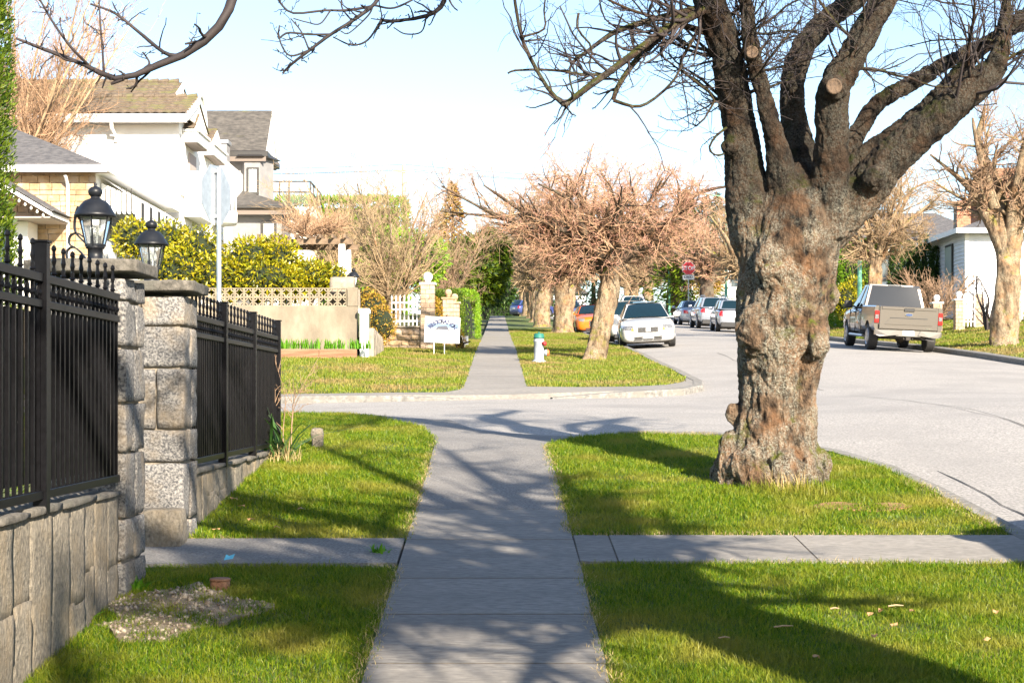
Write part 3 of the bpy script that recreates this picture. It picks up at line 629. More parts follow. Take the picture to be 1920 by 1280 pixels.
# rubble patch
S(sheet('rubble_soil', sandP, lambda x, y: G(x, y)+.010+.014*np.sin(x*14)*np.sin(y*11), .05, .05, M['sand'], skirt=.06))
rn = np.random.default_rng(5); VV = []; FF = []; cnt = 0
bm = bmesh.new(); bmesh.ops.create_icosphere(bm, subdivisions=1, radius=1); IV = np.array([v.co for v in bm.verts]); bm.verts.index_update(); IF = np.array([[v.index for v in f.verts] for f in bm.faces]); bm.free()
def pebbles(n, xr, yr, poly, rmin, rmax, seed):
    rn = np.random.default_rng(seed); x = rn.uniform(*xr, n*3); y = rn.uniform(*yr, n*3); k = _inp0(x, y, poly); x, y = x[k][:n], y[k][:n]; n = len(x)
    r = rmin+(rmax-rmin)*rn.random(n)**3; sc_ = rn.uniform(.6, 1.3, (n, 1, 3))*r[:, None, None]; nz = rn.uniform(.8, 1.2, (n, len(IV), 1))
    V = IV[None]*sc_*nz+np.stack([x, y, G(x, y)+.014+.014*np.sin(x*14)*np.sin(y*11)], 1)[:, None, :]; return V.reshape(-1, 3), (IF[None]+(np.arange(n)*len(IV))[:, None, None]).reshape(-1, 3)
V, F = pebbles(1100, (-2.4, -1.0), (8.3, 10.1), sandP, .002, .018, 3)
M['pebble'] = leafmat('pebble', [(.26, .21, .15), (.36, .31, .24), (.2, .16, .12), (.12, .09, .06)], 0)
tag(mobj('rubble', raw_mesh('rubble', V, F), M['pebble']), 'loose pale gravel and rubble on bare soil by the stone wall', 'gravel', kind='stuff')
def cleanout():
    x, y = -1.72, 9.9; t = thing('drain_cap', 'rusty round metal drain cap standing in the grass by the rubble', 'drain cap', (x, y, g(x, y)))
    m = mat('rust', (.20, .09, .05), (.30, .16, .09), 20, .8, .5)
    MB().lathe([(.062, -.05), (.062, .045), (.058, .055), (.0, .055)], 18).build('pipe', m, t, True); MB().lathe([(.066, .05), (.066, .062), (.06, .066), (0, .066)], 18).build('lid', m, t, True)
cleanout()
m = MB(); m.add([(-1.80, 10.5, g(-1.8, 10.5)+.06), (-1.74, 10.49, g(-1.8, 10.5)+.07), (-1.73, 10.52, g(-1.8, 10.5)+.10), (-1.77, 10.53, g(-1.8, 10.5)+.085), (-1.79, 10.53, g(-1.8, 10.5)+.095)], [(0, 1, 3), (1, 2, 3), (0, 3, 4)])
M['blue_litter'] = mat('blue_litter', (.1, .42, .6), rough=.4); tag(m.build('wrapper', M['blue_litter']), 'crumpled blue wrapper lying in grass at the edge of the gate path', 'litter')
# fallen leaves and twigs on the lawns
rn = random.Random(12)
def fallen_leaf(x, y, r, label, grp):
    n = 7; pts = []; z = g(x, y)+.045
    a0 = rn.uniform(0, 6)
    V = [(x, y, z+.012)]
    for k in range(n):
        a = a0+2*PI*k/n; rr = r*rn.uniform(.65, 1.1); V.append((x+rr*math.cos(a), y+rr*.8*math.sin(a), z+rn.uniform(-.01, .02)))
    tag(mobj('fallen_leaf', raw_mesh('fallen_leaf', V, [(0, 1+k, 1+(k+1) % n) for k in range(n)]), M['leaf_litter']), label, 'leaf', grp)
for px, py in ((1632, 1166), (1652, 1160), (1710, 1160), (1676, 1188), (1850, 1213), (1640, 1210), (1868, 1163), (1530, 1250)):
    Y = 6318/(py-465); fallen_leaf((px-934)*Y/3000, Y, .022, 'small dry brown leaf lying on the verge in front of the concrete walkway', 'dry leaves on the near verge')
for px, py in ((438, 945), (452, 960), (565, 965), (470, 985), (520, 1000), (405, 1005)):
    Y = 6318/(py-465); fallen_leaf((px-934)*Y/3000, Y, .035, 'dry tan leaf lying in the grass beside the low wall of the far fence run', 'dry leaves by the far fence run')
for px, py, L_ in ((1470, 1192, .11), (1358, 1213, .06), (1680, 1152, .09), (1565, 1157, .05)):
    Y = 6318/(py-465); x = (px-934)*Y/3000; z = g(x, Y)+.05; a = rn.uniform(-.3, .3)
    tag(MB().tube([(x-L_/2, Y, z), (x, Y+a*L_*.3, z+.006), (x+L_/2, Y+a*L_, z+.002)], [.005, .005, .003], 5).build('fallen_twig', M['twig_tan']), 'short broken twig lying on the verge in front of the concrete walkway', 'twig', 'broken twigs on the near verge')
# ------------------------------------------------------------------ trees
def branch_lines(rng, p0, d0, L, K, wob, trop):
    """N polylines of K points"""
    n = len(p0); P = np.zeros((n, K, 3)); P[:, 0] = p0; d = d0/np.linalg.norm(d0, axis=1, keepdims=True)
    for k in range(1, K):
        d = d+rng.normal(0, wob, (n, 3))+trop; d /= np.linalg.norm(d, axis=1, keepdims=True)+1e-9
        P[:, k] = P[:, k-1]+d*(L/(K-1))[:, None]
    return P
def spawn(rng, P, R, n, t0, t1, ang, asd, L, lsd, rf, r1, K, wob, trop, weights=None, rmin=.002, tipshort=.4):
    N, K0, _ = P.shape; seg = np.linalg.norm(P[:, -1]-P[:, 0], axis=1); w_ = (seg if weights is None else weights); w_ = w_/w_.sum()
    i = rng.choice(N, n, p=w_); t = rng.uniform(t0, t1, n)*(K0-1); k = np.minimum(t.astype(int), K0-2); f = (t-k)[:, None]
    a, b_ = P[i, k], P[i, k+1]; p0 = a*(1-f)+b_*f; T = b_-a; T /= np.linalg.norm(T, axis=1, keepdims=True)+1e-9
    rr = R[i, k]*(1-f[:, 0])+R[i, k+1]*f[:, 0]
    q = rng.normal(size=(n, 3)); q -= (q*T).sum(1, keepdims=True)*T; q /= np.linalg.norm(q, axis=1, keepdims=True)+1e-9
    an = np.radians(rng.normal(ang, asd, n))[:, None]; d = T*np.cos(an)+q*np.sin(an)
    LL = L*np.clip(rng.normal(1, lsd, n), .3, 2)*(1-tipshort*t/(K0-1))
    Pn = branch_lines(rng, p0, d, LL, K, wob, np.array(trop)); r0 = np.maximum(rr*rf, rmin)
    Rn = r0[:, None]*np.linspace(1, r1, K)[None, :]
    return Pn, np.maximum(Rn, rmin*.45)
def resample(lines, K):
    P = []; R = []
    for pts, rad in lines:
        P.append(catmull(pts, K)); R.append(np.interp(np.linspace(0, 1, K), np.linspace(0, 1, len(rad)), rad))
    return np.array(P), np.array(R)
def join(parts):
    V = []; F = []; b_ = 0
    for v, f in parts: V.append(v); F.append(f+b_); b_ += len(v)
    return np.vstack(V), np.vstack(F)
def buds(rng, P, n, size):
    """small bud spurs along twigs: 2-segment spikes"""
    N, K, _ = P.shape; i = rng.integers(0, N, n); t = rng.random(n)*(K-1); k = np.minimum(t.astype(int), K-2); f = (t-k)[:, None]
    p = P[i, k]*(1-f)+P[i, k+1]*f; d = rng.normal(size=(n, 3)); d[:, 2] += .6; d /= np.linalg.norm(d, axis=1, keepdims=True)
    Q = p[:, None, :]+d[:, None, :]*(size*rng.uniform(.6, 1.4, n))[:, None, None]*np.linspace(0, 1, 4)[None, :, None]
    return Q, np.tile(np.array([.002, .0018, .0036, .0008]), (n, 1))*(size/.03)
def bumpy_trunk(name, rings, parent, mt, sides=28, amp=.06, fine=.02, rows=60, seed=1, flare=.25):
    """rings: (x,y,z,r) control points, world -> noisy trunk mesh (part)"""
    A = np.array(rings, float); C = catmull(A[:, :3], rows); Rr = np.interp(np.linspace(0, 1, rows), np.linspace(0, 1, len(A)), A[:, 3])
    V, F = tubes(C[None], Rr[None], sides); cen = np.repeat(C, sides, 0); D = V-cen; L_ = np.linalg.norm(D, axis=1, keepdims=True); D = D/L_
    ang = np.arctan2(D[:, 1], D[:, 0]); tt = np.repeat(np.linspace(0, 1, rows), sides)
    q = np.stack([np.cos(ang)*2+seed, np.sin(ang)*2, cen[:, 2]*.9], 1)
    dis = vnoise(q, 1.2, 3)*amp+vnoise(V*1.0+seed, 14, 2)*fine+flare*Rr.max()*np.clip(1-tt*7, 0, 1)**1.5*(1+.6*np.sin(ang*5+seed))
    V = V+D*dis[:, None]
    off = np.array(ORG[parent.name]); return mobj(name, raw_mesh(name, V-off, F, True), mt, parent)
def limb_mesh(name, P, R, parent, mt, sides=8, seed=0, amp=.12):
    V, F = tubes(P, R, sides); C = np.repeat(P.reshape(-1, 3), sides, 0); rr = np.repeat(R.reshape(-1), sides)
    D = (V-C)/rr[:, None]; V = V+D*(vnoise(V+seed, 5, 2)*amp*rr)[:, None]
    return mobj(name, raw_mesh(name, V-np.array(ORG[parent.name]), F, True), mt, parent)
# ---------------------------------------------- hero tree
def hero():
    Y0 = 14.45; s = 3000/Y0
    W = lambda px, py, dy=0.: np.array([(px-934)*(Y0+dy)/3000, Y0+dy, (740-py)*(Y0+dy)/3000])
    bx, by = (1440-934)/s, Y0; t = thing('cherry_tree', 'big gnarled lichen-covered street tree with thick bare limbs on the near verge', 'tree', (bx, by, g(bx, by)))
    trunk = [(1442, 925, 0, 108), (1443, 895, 0, 98), (1448, 850, 0, 87), (1456, 780, 0, 77), (1461, 700, 0, 78), (1466, 620, 0, 86), (1472, 540, 0, 91), (1482, 470, 0, 95), (1490, 420, 0, 90), (1493, 375, 0, 72), (1495, 335, 0, 45), (1496, 305, 0, 20)]
    limbs = [
      [(1445, 500, 0, 58), (1416, 430, .02, 52), (1398, 340, .03, 40), (1388, 250, .0, 33), (1372, 150, -.1, 31), (1350, 60, -.2, 30), (1325, -10, -.3, 29), (1295, -120, -.5, 24), (1250, -260, -.6, 16)],
      [(1480, 430, -.1, 48), (1472, 370, -.12, 34), (1457, 280, -.2, 22), (1432, 180, -.25, 16), (1410, 95, -.3, 15), (1398, 0, -.3, 14), (1385, -120, -.4, 11), (1350, -260, -.5, 7)],
      [(1505, 400, .2, 55), (1500, 310, .35, 37), (1488, 220, .5, 26), (1488, 140, .5, 25), (1520, 70, .6, 24), (1590, 8, .7, 22), (1680, -60, .9, 18), (1780, -150, 1, 12)],
      [(1545, 440, -.1, 48), (1556, 350, -.2, 37), (1560, 260, -.3, 32), (1562, 175, -.35, 31), (1600, 100, -.4, 27), (1645, 20, -.4, 24), (1690, -70, -.4, 20), (1740, -220, -.3, 13)],
      [(1570, 400, .1, 34), (1600, 310, .1, 20), (1680, 250, .1, 19), (1760, 180, .1, 17), (1830, 100, .1, 15), (1900, 45, .0, 13), (1980, -20, 0, 10)],
      [(1540, 440, 0, 50), (1610, 370, -.1, 41), (1680, 290, -.2, 37), (1760, 220, -.3, 33), (1830, 160, -.35, 31), (1868, 120, -.35, 22), (1885, 40, -.3, 12), (1890, -60, -.3, 8)],
      [(1585, 290, .2, 20), (1640, 200, .35, 17), (1720, 150, .4, 16), (1800, 105, .4, 14), (1870, 70, .5, 12), (1960, 30, .6, 9)]]
    def conv(c): return np.array([np.append(W(x, y, d), r/s) for x, y, d, r in c])
    lines = [conv(c) for c in [trunk]+limbs]
    allV = []; allF = []; n0 = 0
    for c in lines:
        K = 40; P = catmull(c[:, :3], K); R = np.interp(np.linspace(0, 1, K), np.linspace(0, 1, len(c)), c[:, 3]); V, F = tubes(P[None], R[None], 16)
        F = F.tolist(); nb = len(V); F.append(list(range(16))[::-1]); F.append(list(range(nb-16, nb)))
        allV.append(V); allF += [[i+n0 for i in f] for f in F]; n0 += nb
    # burls, pruning knobs, root flare
    def knob(c, r, sx=1., sy=1., sz=1.):
        nonlocal n0
        bm = bmesh.new(); bmesh.ops.create_icosphere(bm, subdivisions=3, radius=1); V = np.array([v.co for v in bm.verts])*np.array([sx, sy, sz])*r+c; bm.verts.index_update()
        F = [[v.index+n0 for v in f.verts] for f in bm.faces]; bm.free(); allV.append(V); allF.extend(F); n0 += len(V)
    for px, py, dy, r in ((1510, 880, -.33, .12), (1385, 880, -.28, .13), (1370, 840, -.1, .13), (1535, 870, -.1, .13), (1450, 885, -.42, .12), (1480, 810, -.30, .13), (1525, 640, -.33, .14), (1420, 620, -.27, .18),
        (1545, 560, -.12, .14), (1450, 500, -.32, .18), (1374, 776, -.05, .085)):
        knob(W(px, py, dy), r, 1, .8, 1.35)
    for a in np.linspace(0, 2*PI, 9, False):
        knob(np.array([bx+.36*math.cos(a), by+.36*math.sin(a), g(bx, by)+.02]), .2, .9, .9, 1.7)
    for px, py, dy, r in ((1407, 100, -.36, .075), (1563, 165, -.48, .12), (1372, 275, -.1, .10), (1375, 215, 0, .06), (1868, 118, -.4, .10), (1640, 335, -.35, .12)): knob(W(px, py, dy), r)
    V = np.vstack(allV); me = raw_mesh('wood', V, allF); o = bpy.data.objects.new('wood', me); COL.objects.link(o)
    md = o.modifiers.new('r', 'REMESH'); md.mode = 'VOXEL'; md.voxel_size = .0145; sm = o.modifiers.new('s', 'SMOOTH'); sm.iterations = 3; sm.factor = .5
    dg = bpy.context.evaluated_depsgraph_get(); e = bpy.data.meshes.new_from_object(o.evaluated_get(dg)); bpy.data.objects.remove(o, do_unlink=True)
    n = len(e.vertices); V = np.empty(n*3); e.vertices.foreach_get('co', V); V = V.reshape(-1, 3); Nn = np.empty(n*3); e.vertices.foreach_get('normal', Nn); Nn = Nn.reshape(-1, 3)
    onT = np.clip((W(0, 400)[2]-V[:, 2])/.6, 0, 1)
    q = V*np.array([1, 1, .38])
    rid = 1-np.abs(vnoise(q+vnoise(V, 3, 2)[:, None]*.12, 7.5, 2))*2.4
    q2 = V*np.array([1, 1, .22]); rid2 = 1-np.abs(vnoise(q2+vnoise(V, 5, 2)[:, None]*.05, 13, 2))*2.6
    dis = vnoise(V, 2.4, 2)*.045*onT+vnoise(V, 9, 2)*.012+vnoise(V, 34, 2)*.012-np.clip(rid, 0, 1)**2*.030*onT-np.clip(rid2, 0, 1)**2*.016
    # deep seam down the front of the trunk
    sx = (1490-934)/s+.035*np.sin(V[:, 2]*5)+.10*np.clip(.2-V[:, 2], 0, 1)*0
    seam = np.exp(-((V[:, 0]-sx)/.035)**2)*(V[:, 1] < by-.1)*np.clip((V[:, 2]+.75)*4, 0, 1)*np.clip((.75-V[:, 2])*3, 0, 1); dis -= seam*.06
    seam2 = np.exp(-((V[:, 0]-(sx-.36+.05*np.sin(V[:, 2]*7)))/.03)**2)*(V[:, 1] < by)*np.clip((-.3-V[:, 2])*5, 0, 1); dis -= seam2*.055
    V = V+Nn*dis[:, None]
    # split by nearest skeleton line
    fl = np.empty(len(e.polygons)*4, np.int32); e.loops.foreach_get('vertex_index', fl); Fq = fl.reshape(-1, 4); cen = V[Fq].mean(1)
    best = np.full(len(Fq), 1e9); lab = np.zeros(len(Fq), int)
    for k, c in enumerate(lines):
        P = catmull(c[:, :3], 50); R = np.interp(np.linspace(0, 1, 50), np.linspace(0, 1, len(c)), c[:, 3]); st = 0 if k == 0 else 8
        for p, r in zip(P[st:], R[st:]):
            d = np.linalg.norm(cen-p, axis=1)-r; u = d < best; best[u] = d[u]; lab[u] = k
    lab[(cen[:, 2] < W(0, 430)[2])] = 0
    off = np.array(ORG[t.name])
    for k in range(len(lines)):
        f = Fq[lab == k]
        if len(f) == 0: continue
        u, inv = np.unique(f, return_inverse=True)
        mobj('trunk' if k == 0 else 'limb', raw_mesh('limb', V[u]-off, inv.reshape(-1, 4), True), M['bark_hero'], t)
    bpy.data.meshes.remove(e)
    # cut faces (pruning scars)
    for px, py, dy, r in ((1409, 99, -.44, .045), (1563, 163, -.60, .055)):
        c = W(px, py, dy); m = MB(); a = np.linspace(0, 2*PI, 15)
        m.lathe([(r*1.25, 0), (r*1.3, .02), (r*1.1, .035), (r*.95, .028), (r*.6, .024), (.0, .026)], 18); m.xf(Matrix.Translation(c) @ Matrix.Rotation(PI/2, 4, 'X')); m.build('pruning_scar', M['scar'], t, True, world=True)
    # branches: hand-laid ones from the left limb, then random
    rng = np.random.default_rng(11); hand = []
    def H(pts, r0, r1): hand.append((np.array([W(x, y, d) for x, y, d in pts]), np.linspace(r0, r1, len(pts))/s))
    H([(1355, 0, -.2), (1280, 40, -.5), (1240, 60, -.7), (1170, 115, -.9), (1100, 165, -1), (1058, 198, -1.1)], 9, 5)
    H([(1345, 10, -.2), (1290, 20, -.3), (1165, 55, -.4), (1110, 90, -.5), (1070, 120, -.6)], 7, 3)
    H([(1280, 30, -.4), (1240, 65, -.5), (1195, 110, -.6), (1160, 160, -.7), (1150, 188, -.7)], 7, 4)
    H([(1058, 198, -1.1), (1030, 170, -1.1), (1000, 120, -1.1), (978, 70, -1.1), (965, 0, -1.1), (960, -60, -1.1)], 4, 2.5)
    H([(1150, 188, -.7), (1190, 200, -.7), (1220, 190, -.7), (1260, 155, -.7), (1280, 120, -.7)], 3.5, 2)
    H([(1130, 140, -.9), (1090, 140, -1), (1040, 132, -1), (970, 132, -1), (952, 138, -1)], 3, 1.6)
    H([(1110, 90, -.5), (1075, 115, -.6), (1068, 145, -.6), (1078, 185, -.7)], 2.5, 1.5)
    H([(1330, 20, -.2), (1285, 100, -.2), (1275, 130, -.2), (1320, 165, -.2), (1340, 190, -.2), (1310, 235, -.2), (1298, 230, -.2)], 3.5, 1.5)
    H([(1362, 240, -.1), (1340, 258, -.2), (1330, 280, -.2), (1345, 292, -.2), (1362, 287, -.1)], 2.5, 1.5)
    H([(1330, 60, -.2), (1260, 40, -.4), (1185, 20, -.6), (1100, -20, -.8)], 4, 2); H([(978, 70, -1.1), (1020, 55, -1.1), (1020, 20, -1.1), (1025, -20, -1.1)], 2.2, 1.4)
    H([(1085, 25, -.8), (1083, 55, -.8), (1110, 90, -.8), (1105, 130, -.8), (1140, 140, -.8)], 2.4, 1.4)
    P1, R1 = resample(hand, 10)
    L0 = [(c[3:, :3], c[3:, 3]) for c in lines[1:]]; P0, R0 = resample(L0, 14)
    P2, R2 = spawn(rng, P0, R0, 80, .05, 1, 55, 18, 1.0, .35, .13, .3, 8, .16, (0, 0, .03), rmin=.007)
    PA = np.concatenate([resample([(p, r) for p, r in zip(P2, R2)], 10)[0], P1]); RA = np.concatenate([resample([(p, r) for p, r in zip(P2, R2)], 10)[1], R1])
    P3, R3 = spawn(rng, PA, RA, 900, .1, 1, 55, 20, .55, .4, .5, .4, 7, .2, (0, 0, .06), rmin=.004)
    P4, R4 = spawn(rng, P3, R3, 2200, .1, 1, 50, 20, .26, .4, .6, .5, 5, .22, (0, 0, .07), rmin=.0026)
    # upright water shoots along the right limbs
    P5, R5 = spawn(rng, P0[3:], R0[3:], 60, .0, .9, 75, 15, .7, .4, .12, .4, 7, .08, (0, 0, .25), rmin=.006)
    limb_mesh('branches', np.concatenate([PA]), RA, t, M['bark_limb'], 7)
    PB, RB = buds(rng, np.concatenate([P4[:, [0, 2, 4]], P3[:, [0, 3, 6]]]), 2600, .028)
    V, F = join([tubes(P3, R3, 4), tubes(P4, R4, 3), tubes(P5, R5, 5), tubes(PB, RB, 3)])
    mobj('crown', raw_mesh('crown', V-off, F, True), M['twig_dark'], t)
    tf = tuft('straw_tuft', 'dry straw and long grass tuft growing at foot of the gnarled tree', (bx+.02, by-.50, None), .22, 90, .22, .006, 3, 'straw', 'grass', .6)
    tuft('grass_tuft', 'lush green grass tuft in front of the gnarled tree foot', (bx+.1, by-.62, None), .42, 900, .11, .007, 4, 'grass', 'grass', .7)
hero()
# ---------------------------------------------- two street trees behind the camera's right that throw the dappled shade
def shade_tree(label, x, y, seed, lean, extra=None, hgt=2.2, n3=1400, n4=4500):
    rng = np.random.default_rng(seed); z = g(x, y); t = thing('cherry_tree', label, 'tree', (x, y, z))
    bumpy_trunk('trunk', [(x, y, z-.1, .50), (x, y, z+.4, .42), (x+.03, y, z+1.2, .40), (x, y, z+hgt, .42), (x, y, z+hgt+.3, .3)], t, M['bark_hero'], seed=seed)
    lines = []
    for k in range(7):
        a = 2*PI*k/7+rng.uniform(-.2, .2); d = np.array([math.cos(a), math.sin(a), 0]); r = rng.uniform(.7, 1.)
        p = [np.array([x, y, z+hgt-.1]), np.array([x, y, z+hgt+.8])+d*.8*r, np.array([x, y, z+hgt+2.0])+d*2.1*r+np.array([*lean, 0])*.5, np.array([x, y, z+hgt+3.3])+d*3.7*r+np.array([*lean, 0])]
        lines.append((np.array(p), np.array([.2, .15, .10, .05])))
    P0, R0 = resample(lines, 12)
    P2, R2 = spawn(rng, P0, R0, 150, .15, 1, 50, 15, 1.7, .3, .5, .35, 9, .12, (0, 0, .0), rmin=.03)
    ex = []
    if extra: ex = extra; PE, RE = resample(ex, 9); P2 = np.concatenate([P2, PE]); R2 = np.concatenate([R2, RE])
    P3, R3 = spawn(rng, P2, R2, n3, .1, 1, 50, 18, .9, .4, .5, .35, 7, .18, (0, 0, .02), rmin=.009)
    P4, R4 = spawn(rng, P3, R3, n4, .1, 1, 50, 20, .42, .4, .6, .4, 5, .2, (0, 0, .03), rmin=.005)
    for k in range(7): limb_mesh('limb', P0[k:k+1], R0[k:k+1], t, M['bark_limb'], 10, k)
    if extra: return t, rng, (P2, R2), (P3, R3), (P4, R4)
    limb_mesh('branches', P2, R2, t, M['bark_limb'], 6); V, F = join([tubes(P3, R3, 4), tubes(P4, R4, 3)])
    mobj('crown', raw_mesh('crown', V-np.array(ORG[t.name]), F, True), M['twig_dark'], t); return t
shade_tree('bare street tree shading the sidewalk, two trees before the gnarled one', 2.6, -3.6, 5, (-.6, .3), hgt=3.2)
def near_tree():
    x, y = 3.05, 5.3; z = g(x, y); rng = np.random.default_rng(31); t = thing('cherry_tree', 'bare street tree whose thin budded branches hang over the sidewalk before the gnarled tree', 'tree', (x, y, z)); off = np.array(ORG[t.name])
    bumpy_trunk('trunk', [(x, y, z-.1, .52), (x, y, z+.4, .42), (x+.03, y, z+1.2, .40), (x, y, z+2.2, .44), (x, y, z+2.5, .3)], t, M['bark_hero'], seed=9)
    A = lambda px, py, Y: np.array(at(px, py, Y)); ap = np.array([x, y, z+2.2])
    lines = []
    for k, (dx, dy, dz) in enumerate(((-2.6, 1.6, 3.4), (-1.4, -1.2, 3.0), (.6, -2.0, 2.8), (1.8, .2, 3.2), (-2.4, .0, 2.6), (-1.0, 3.4, 3.6), (-1.5, -3.4, 2.9), (.3, -3.9, 3.1), (1.2, -2.6, 3.3), (-.5, -5.0, 3.0), (-2.2, -3.6, 3.4), (-2.9, -2.4, 3.6), (1.2, 2.0, 3.1), (.4, 3.0, 3.6), (-1.6, -1.8, 2.3))):
        d = np.array([dx, dy, 0]); lines.append((np.array([ap, ap+d*.22+[0, 0, dz*.3], ap+d*.6+[0, 0, dz*.68], ap+d+[0, 0, dz]]), np.array([.2, .15, .1, .05])))
    P0, R0 = resample(lines, 12)
    for k in range(len(lines)): limb_mesh('limb', P0[k:k+1], R0[k:k+1], t, M['bark_limb'], 10, k)
    s = 3000/8.2
    hand = []
    def H(pts, r0, r1, Y=8.2): hand.append((np.array([A(a, b_, Y+c) for a, b_, c in pts]), np.linspace(r0, r1, len(pts))/s))
    # the thick drooping branch with upturned end by the white house roof
    H([(560, -420, .3), (500, -200, .2), (455, -60, .1), (428, 20, 0), (400, 62, 0), (350, 100, 0), (290, 125, 0), (232, 148, 0), (190, 138, 0), (150, 118, 0), (80, 92, 0), (30, 72, 0)], 11, 2.5)
    H([(345, 105, 0), (310, 100, 0), (260, 60, .1), (215, 25, .1), (170, 8, .1)], 4, 2); H([(165, 122, 0), (130, 85, -.1), (95, 35, -.1), (70, -10, -.1)], 3, 1.6)
    H([(195, 138, 0), (192, 90, .1), (188, 40, .1), (185, -20, .1)], 2.5, 1.4); H([(232, 148, 0), (215, 155, 0), (208, 158, 0)], 4, 2); H([(150, 118, 0), (118, 110, -.1), (100, 85, -.1)], 2.4, 1.2)
    H([(270, 130, 0), (280, 118, .1), (268, 98, .1)], 3, 1.4); H([(350, 100, 0), (356, 84, .1), (362, 70, .1)], 2, 1.2)
    # the drooping twig fan over the sky
    H([(900, -300, .4), (860, -120, .3), (835, -30, .2), (830, 8, .2), (800, 30, .2), (740, 40, .2), (715, 38, .1)], 7, 3)
    H([(740, -120, .2), (715, -20, .1), (700, 10, 0), (660, 40, 0), (620, 65, 0), (580, 95, 0), (545, 122, 0), (530, 138, 0)], 5, 2.2)
    H([(700, 12, 0), (650, 20, 0), (610, 20, 0), (550, 25, 0), (525, 5, 0), (515, -15, 0)], 3, 1.6); H([(715, 38, .1), (690, 75, .1), (660, 85, .1), (625, 70, 0)], 2.4, 1.4)
    H([(620, 65, 0), (580, 65, 0), (540, 62, 0), (522, 72, 0), (524, 48, 0)], 2.4, 1.4); H([(580, 95, 0), (545, 105, 0), (528, 85, 0), (522, 60, 0)], 2.2, 1.2)
    H([(800, 30, .2), (790, 60, .2), (760, 64, .2), (738, 52, .2)], 2, 1.2); H([(660, 40, 0), (640, 10, .1), (650, -30, .1)], 2, 1.2); H([(700, 10, 0), (740, 15, 0), (790, -10, .1), (830, -40, .1)], 2.4, 1.6)
    H([(620, 20, 0), (600, 45, 0), (575, 42, 0), (550, 35, 0)], 1.8, 1.1); H([(580, 95, 0), (565, 60, 0), (545, 35, 0)], 1.8, 1.1); H([(700, 10, 0), (690, 30, 0), (655, 62, 0), (640, 60, 0)], 2, 1.2)
    PE, RE = resample(hand, 16)
    P2, R2 = spawn(rng, P0, R0, 150, .2, 1, 50, 15, 1.4, .3, .55, .35, 9, .12, (0, 0, .0), rmin=.03)
    P3, R3 = spawn(rng, P2, R2, 950, .1, 1, 50, 18, .85, .4, .5, .35, 7, .18, (0, 0, .02), rmin=.009)
    def clear(P, R):   # keep the crown clear of the gnarled tree's side
        yy_ = np.maximum(P[:, :, 1], .05); k = ~((P[:, :, 1] > .2) & (np.abs(P[:, :, 0])/yy_ < .37) & (np.abs(P[:, :, 2])/yy_ < .29)).any(1); return P[k], R[k]
    P2, R2 = clear(P2, R2); P3, R3 = clear(P3, R3)
    P4, R4 = spawn(rng, P3, R3, 3000, .1, 1, 50, 20, .42, .4, .6, .4, 5, .2, (0, 0, .03), rmin=.005)
    P4, R4 = clear(P4, R4)
    E3, S3 = spawn(rng, PE, RE, 110, .3, 1, 60, 18, .14, .5, .5, .5, 6, .2, (0, 0, .03), rmin=.0028)
    limb_mesh('branches', P2, R2, t, M['bark_limb'], 6); limb_mesh('drooping_branches', PE, RE, t, M['twig_dark'], 7, 3, .3)
    PB, RB = buds(rng, np.concatenate([E3[:, [0, 2, 5]], PE[:, [5, 10, 15]]]), 320, .026)
    V, F = join([tubes(P3, R3, 4), tubes(P4, R4, 3), tubes(E3, S3, 4), tubes(PB, RB, 4)])
    mobj('crown', raw_mesh('crown', V-off, F, True), M['twig_dark'], t)
near_tree()
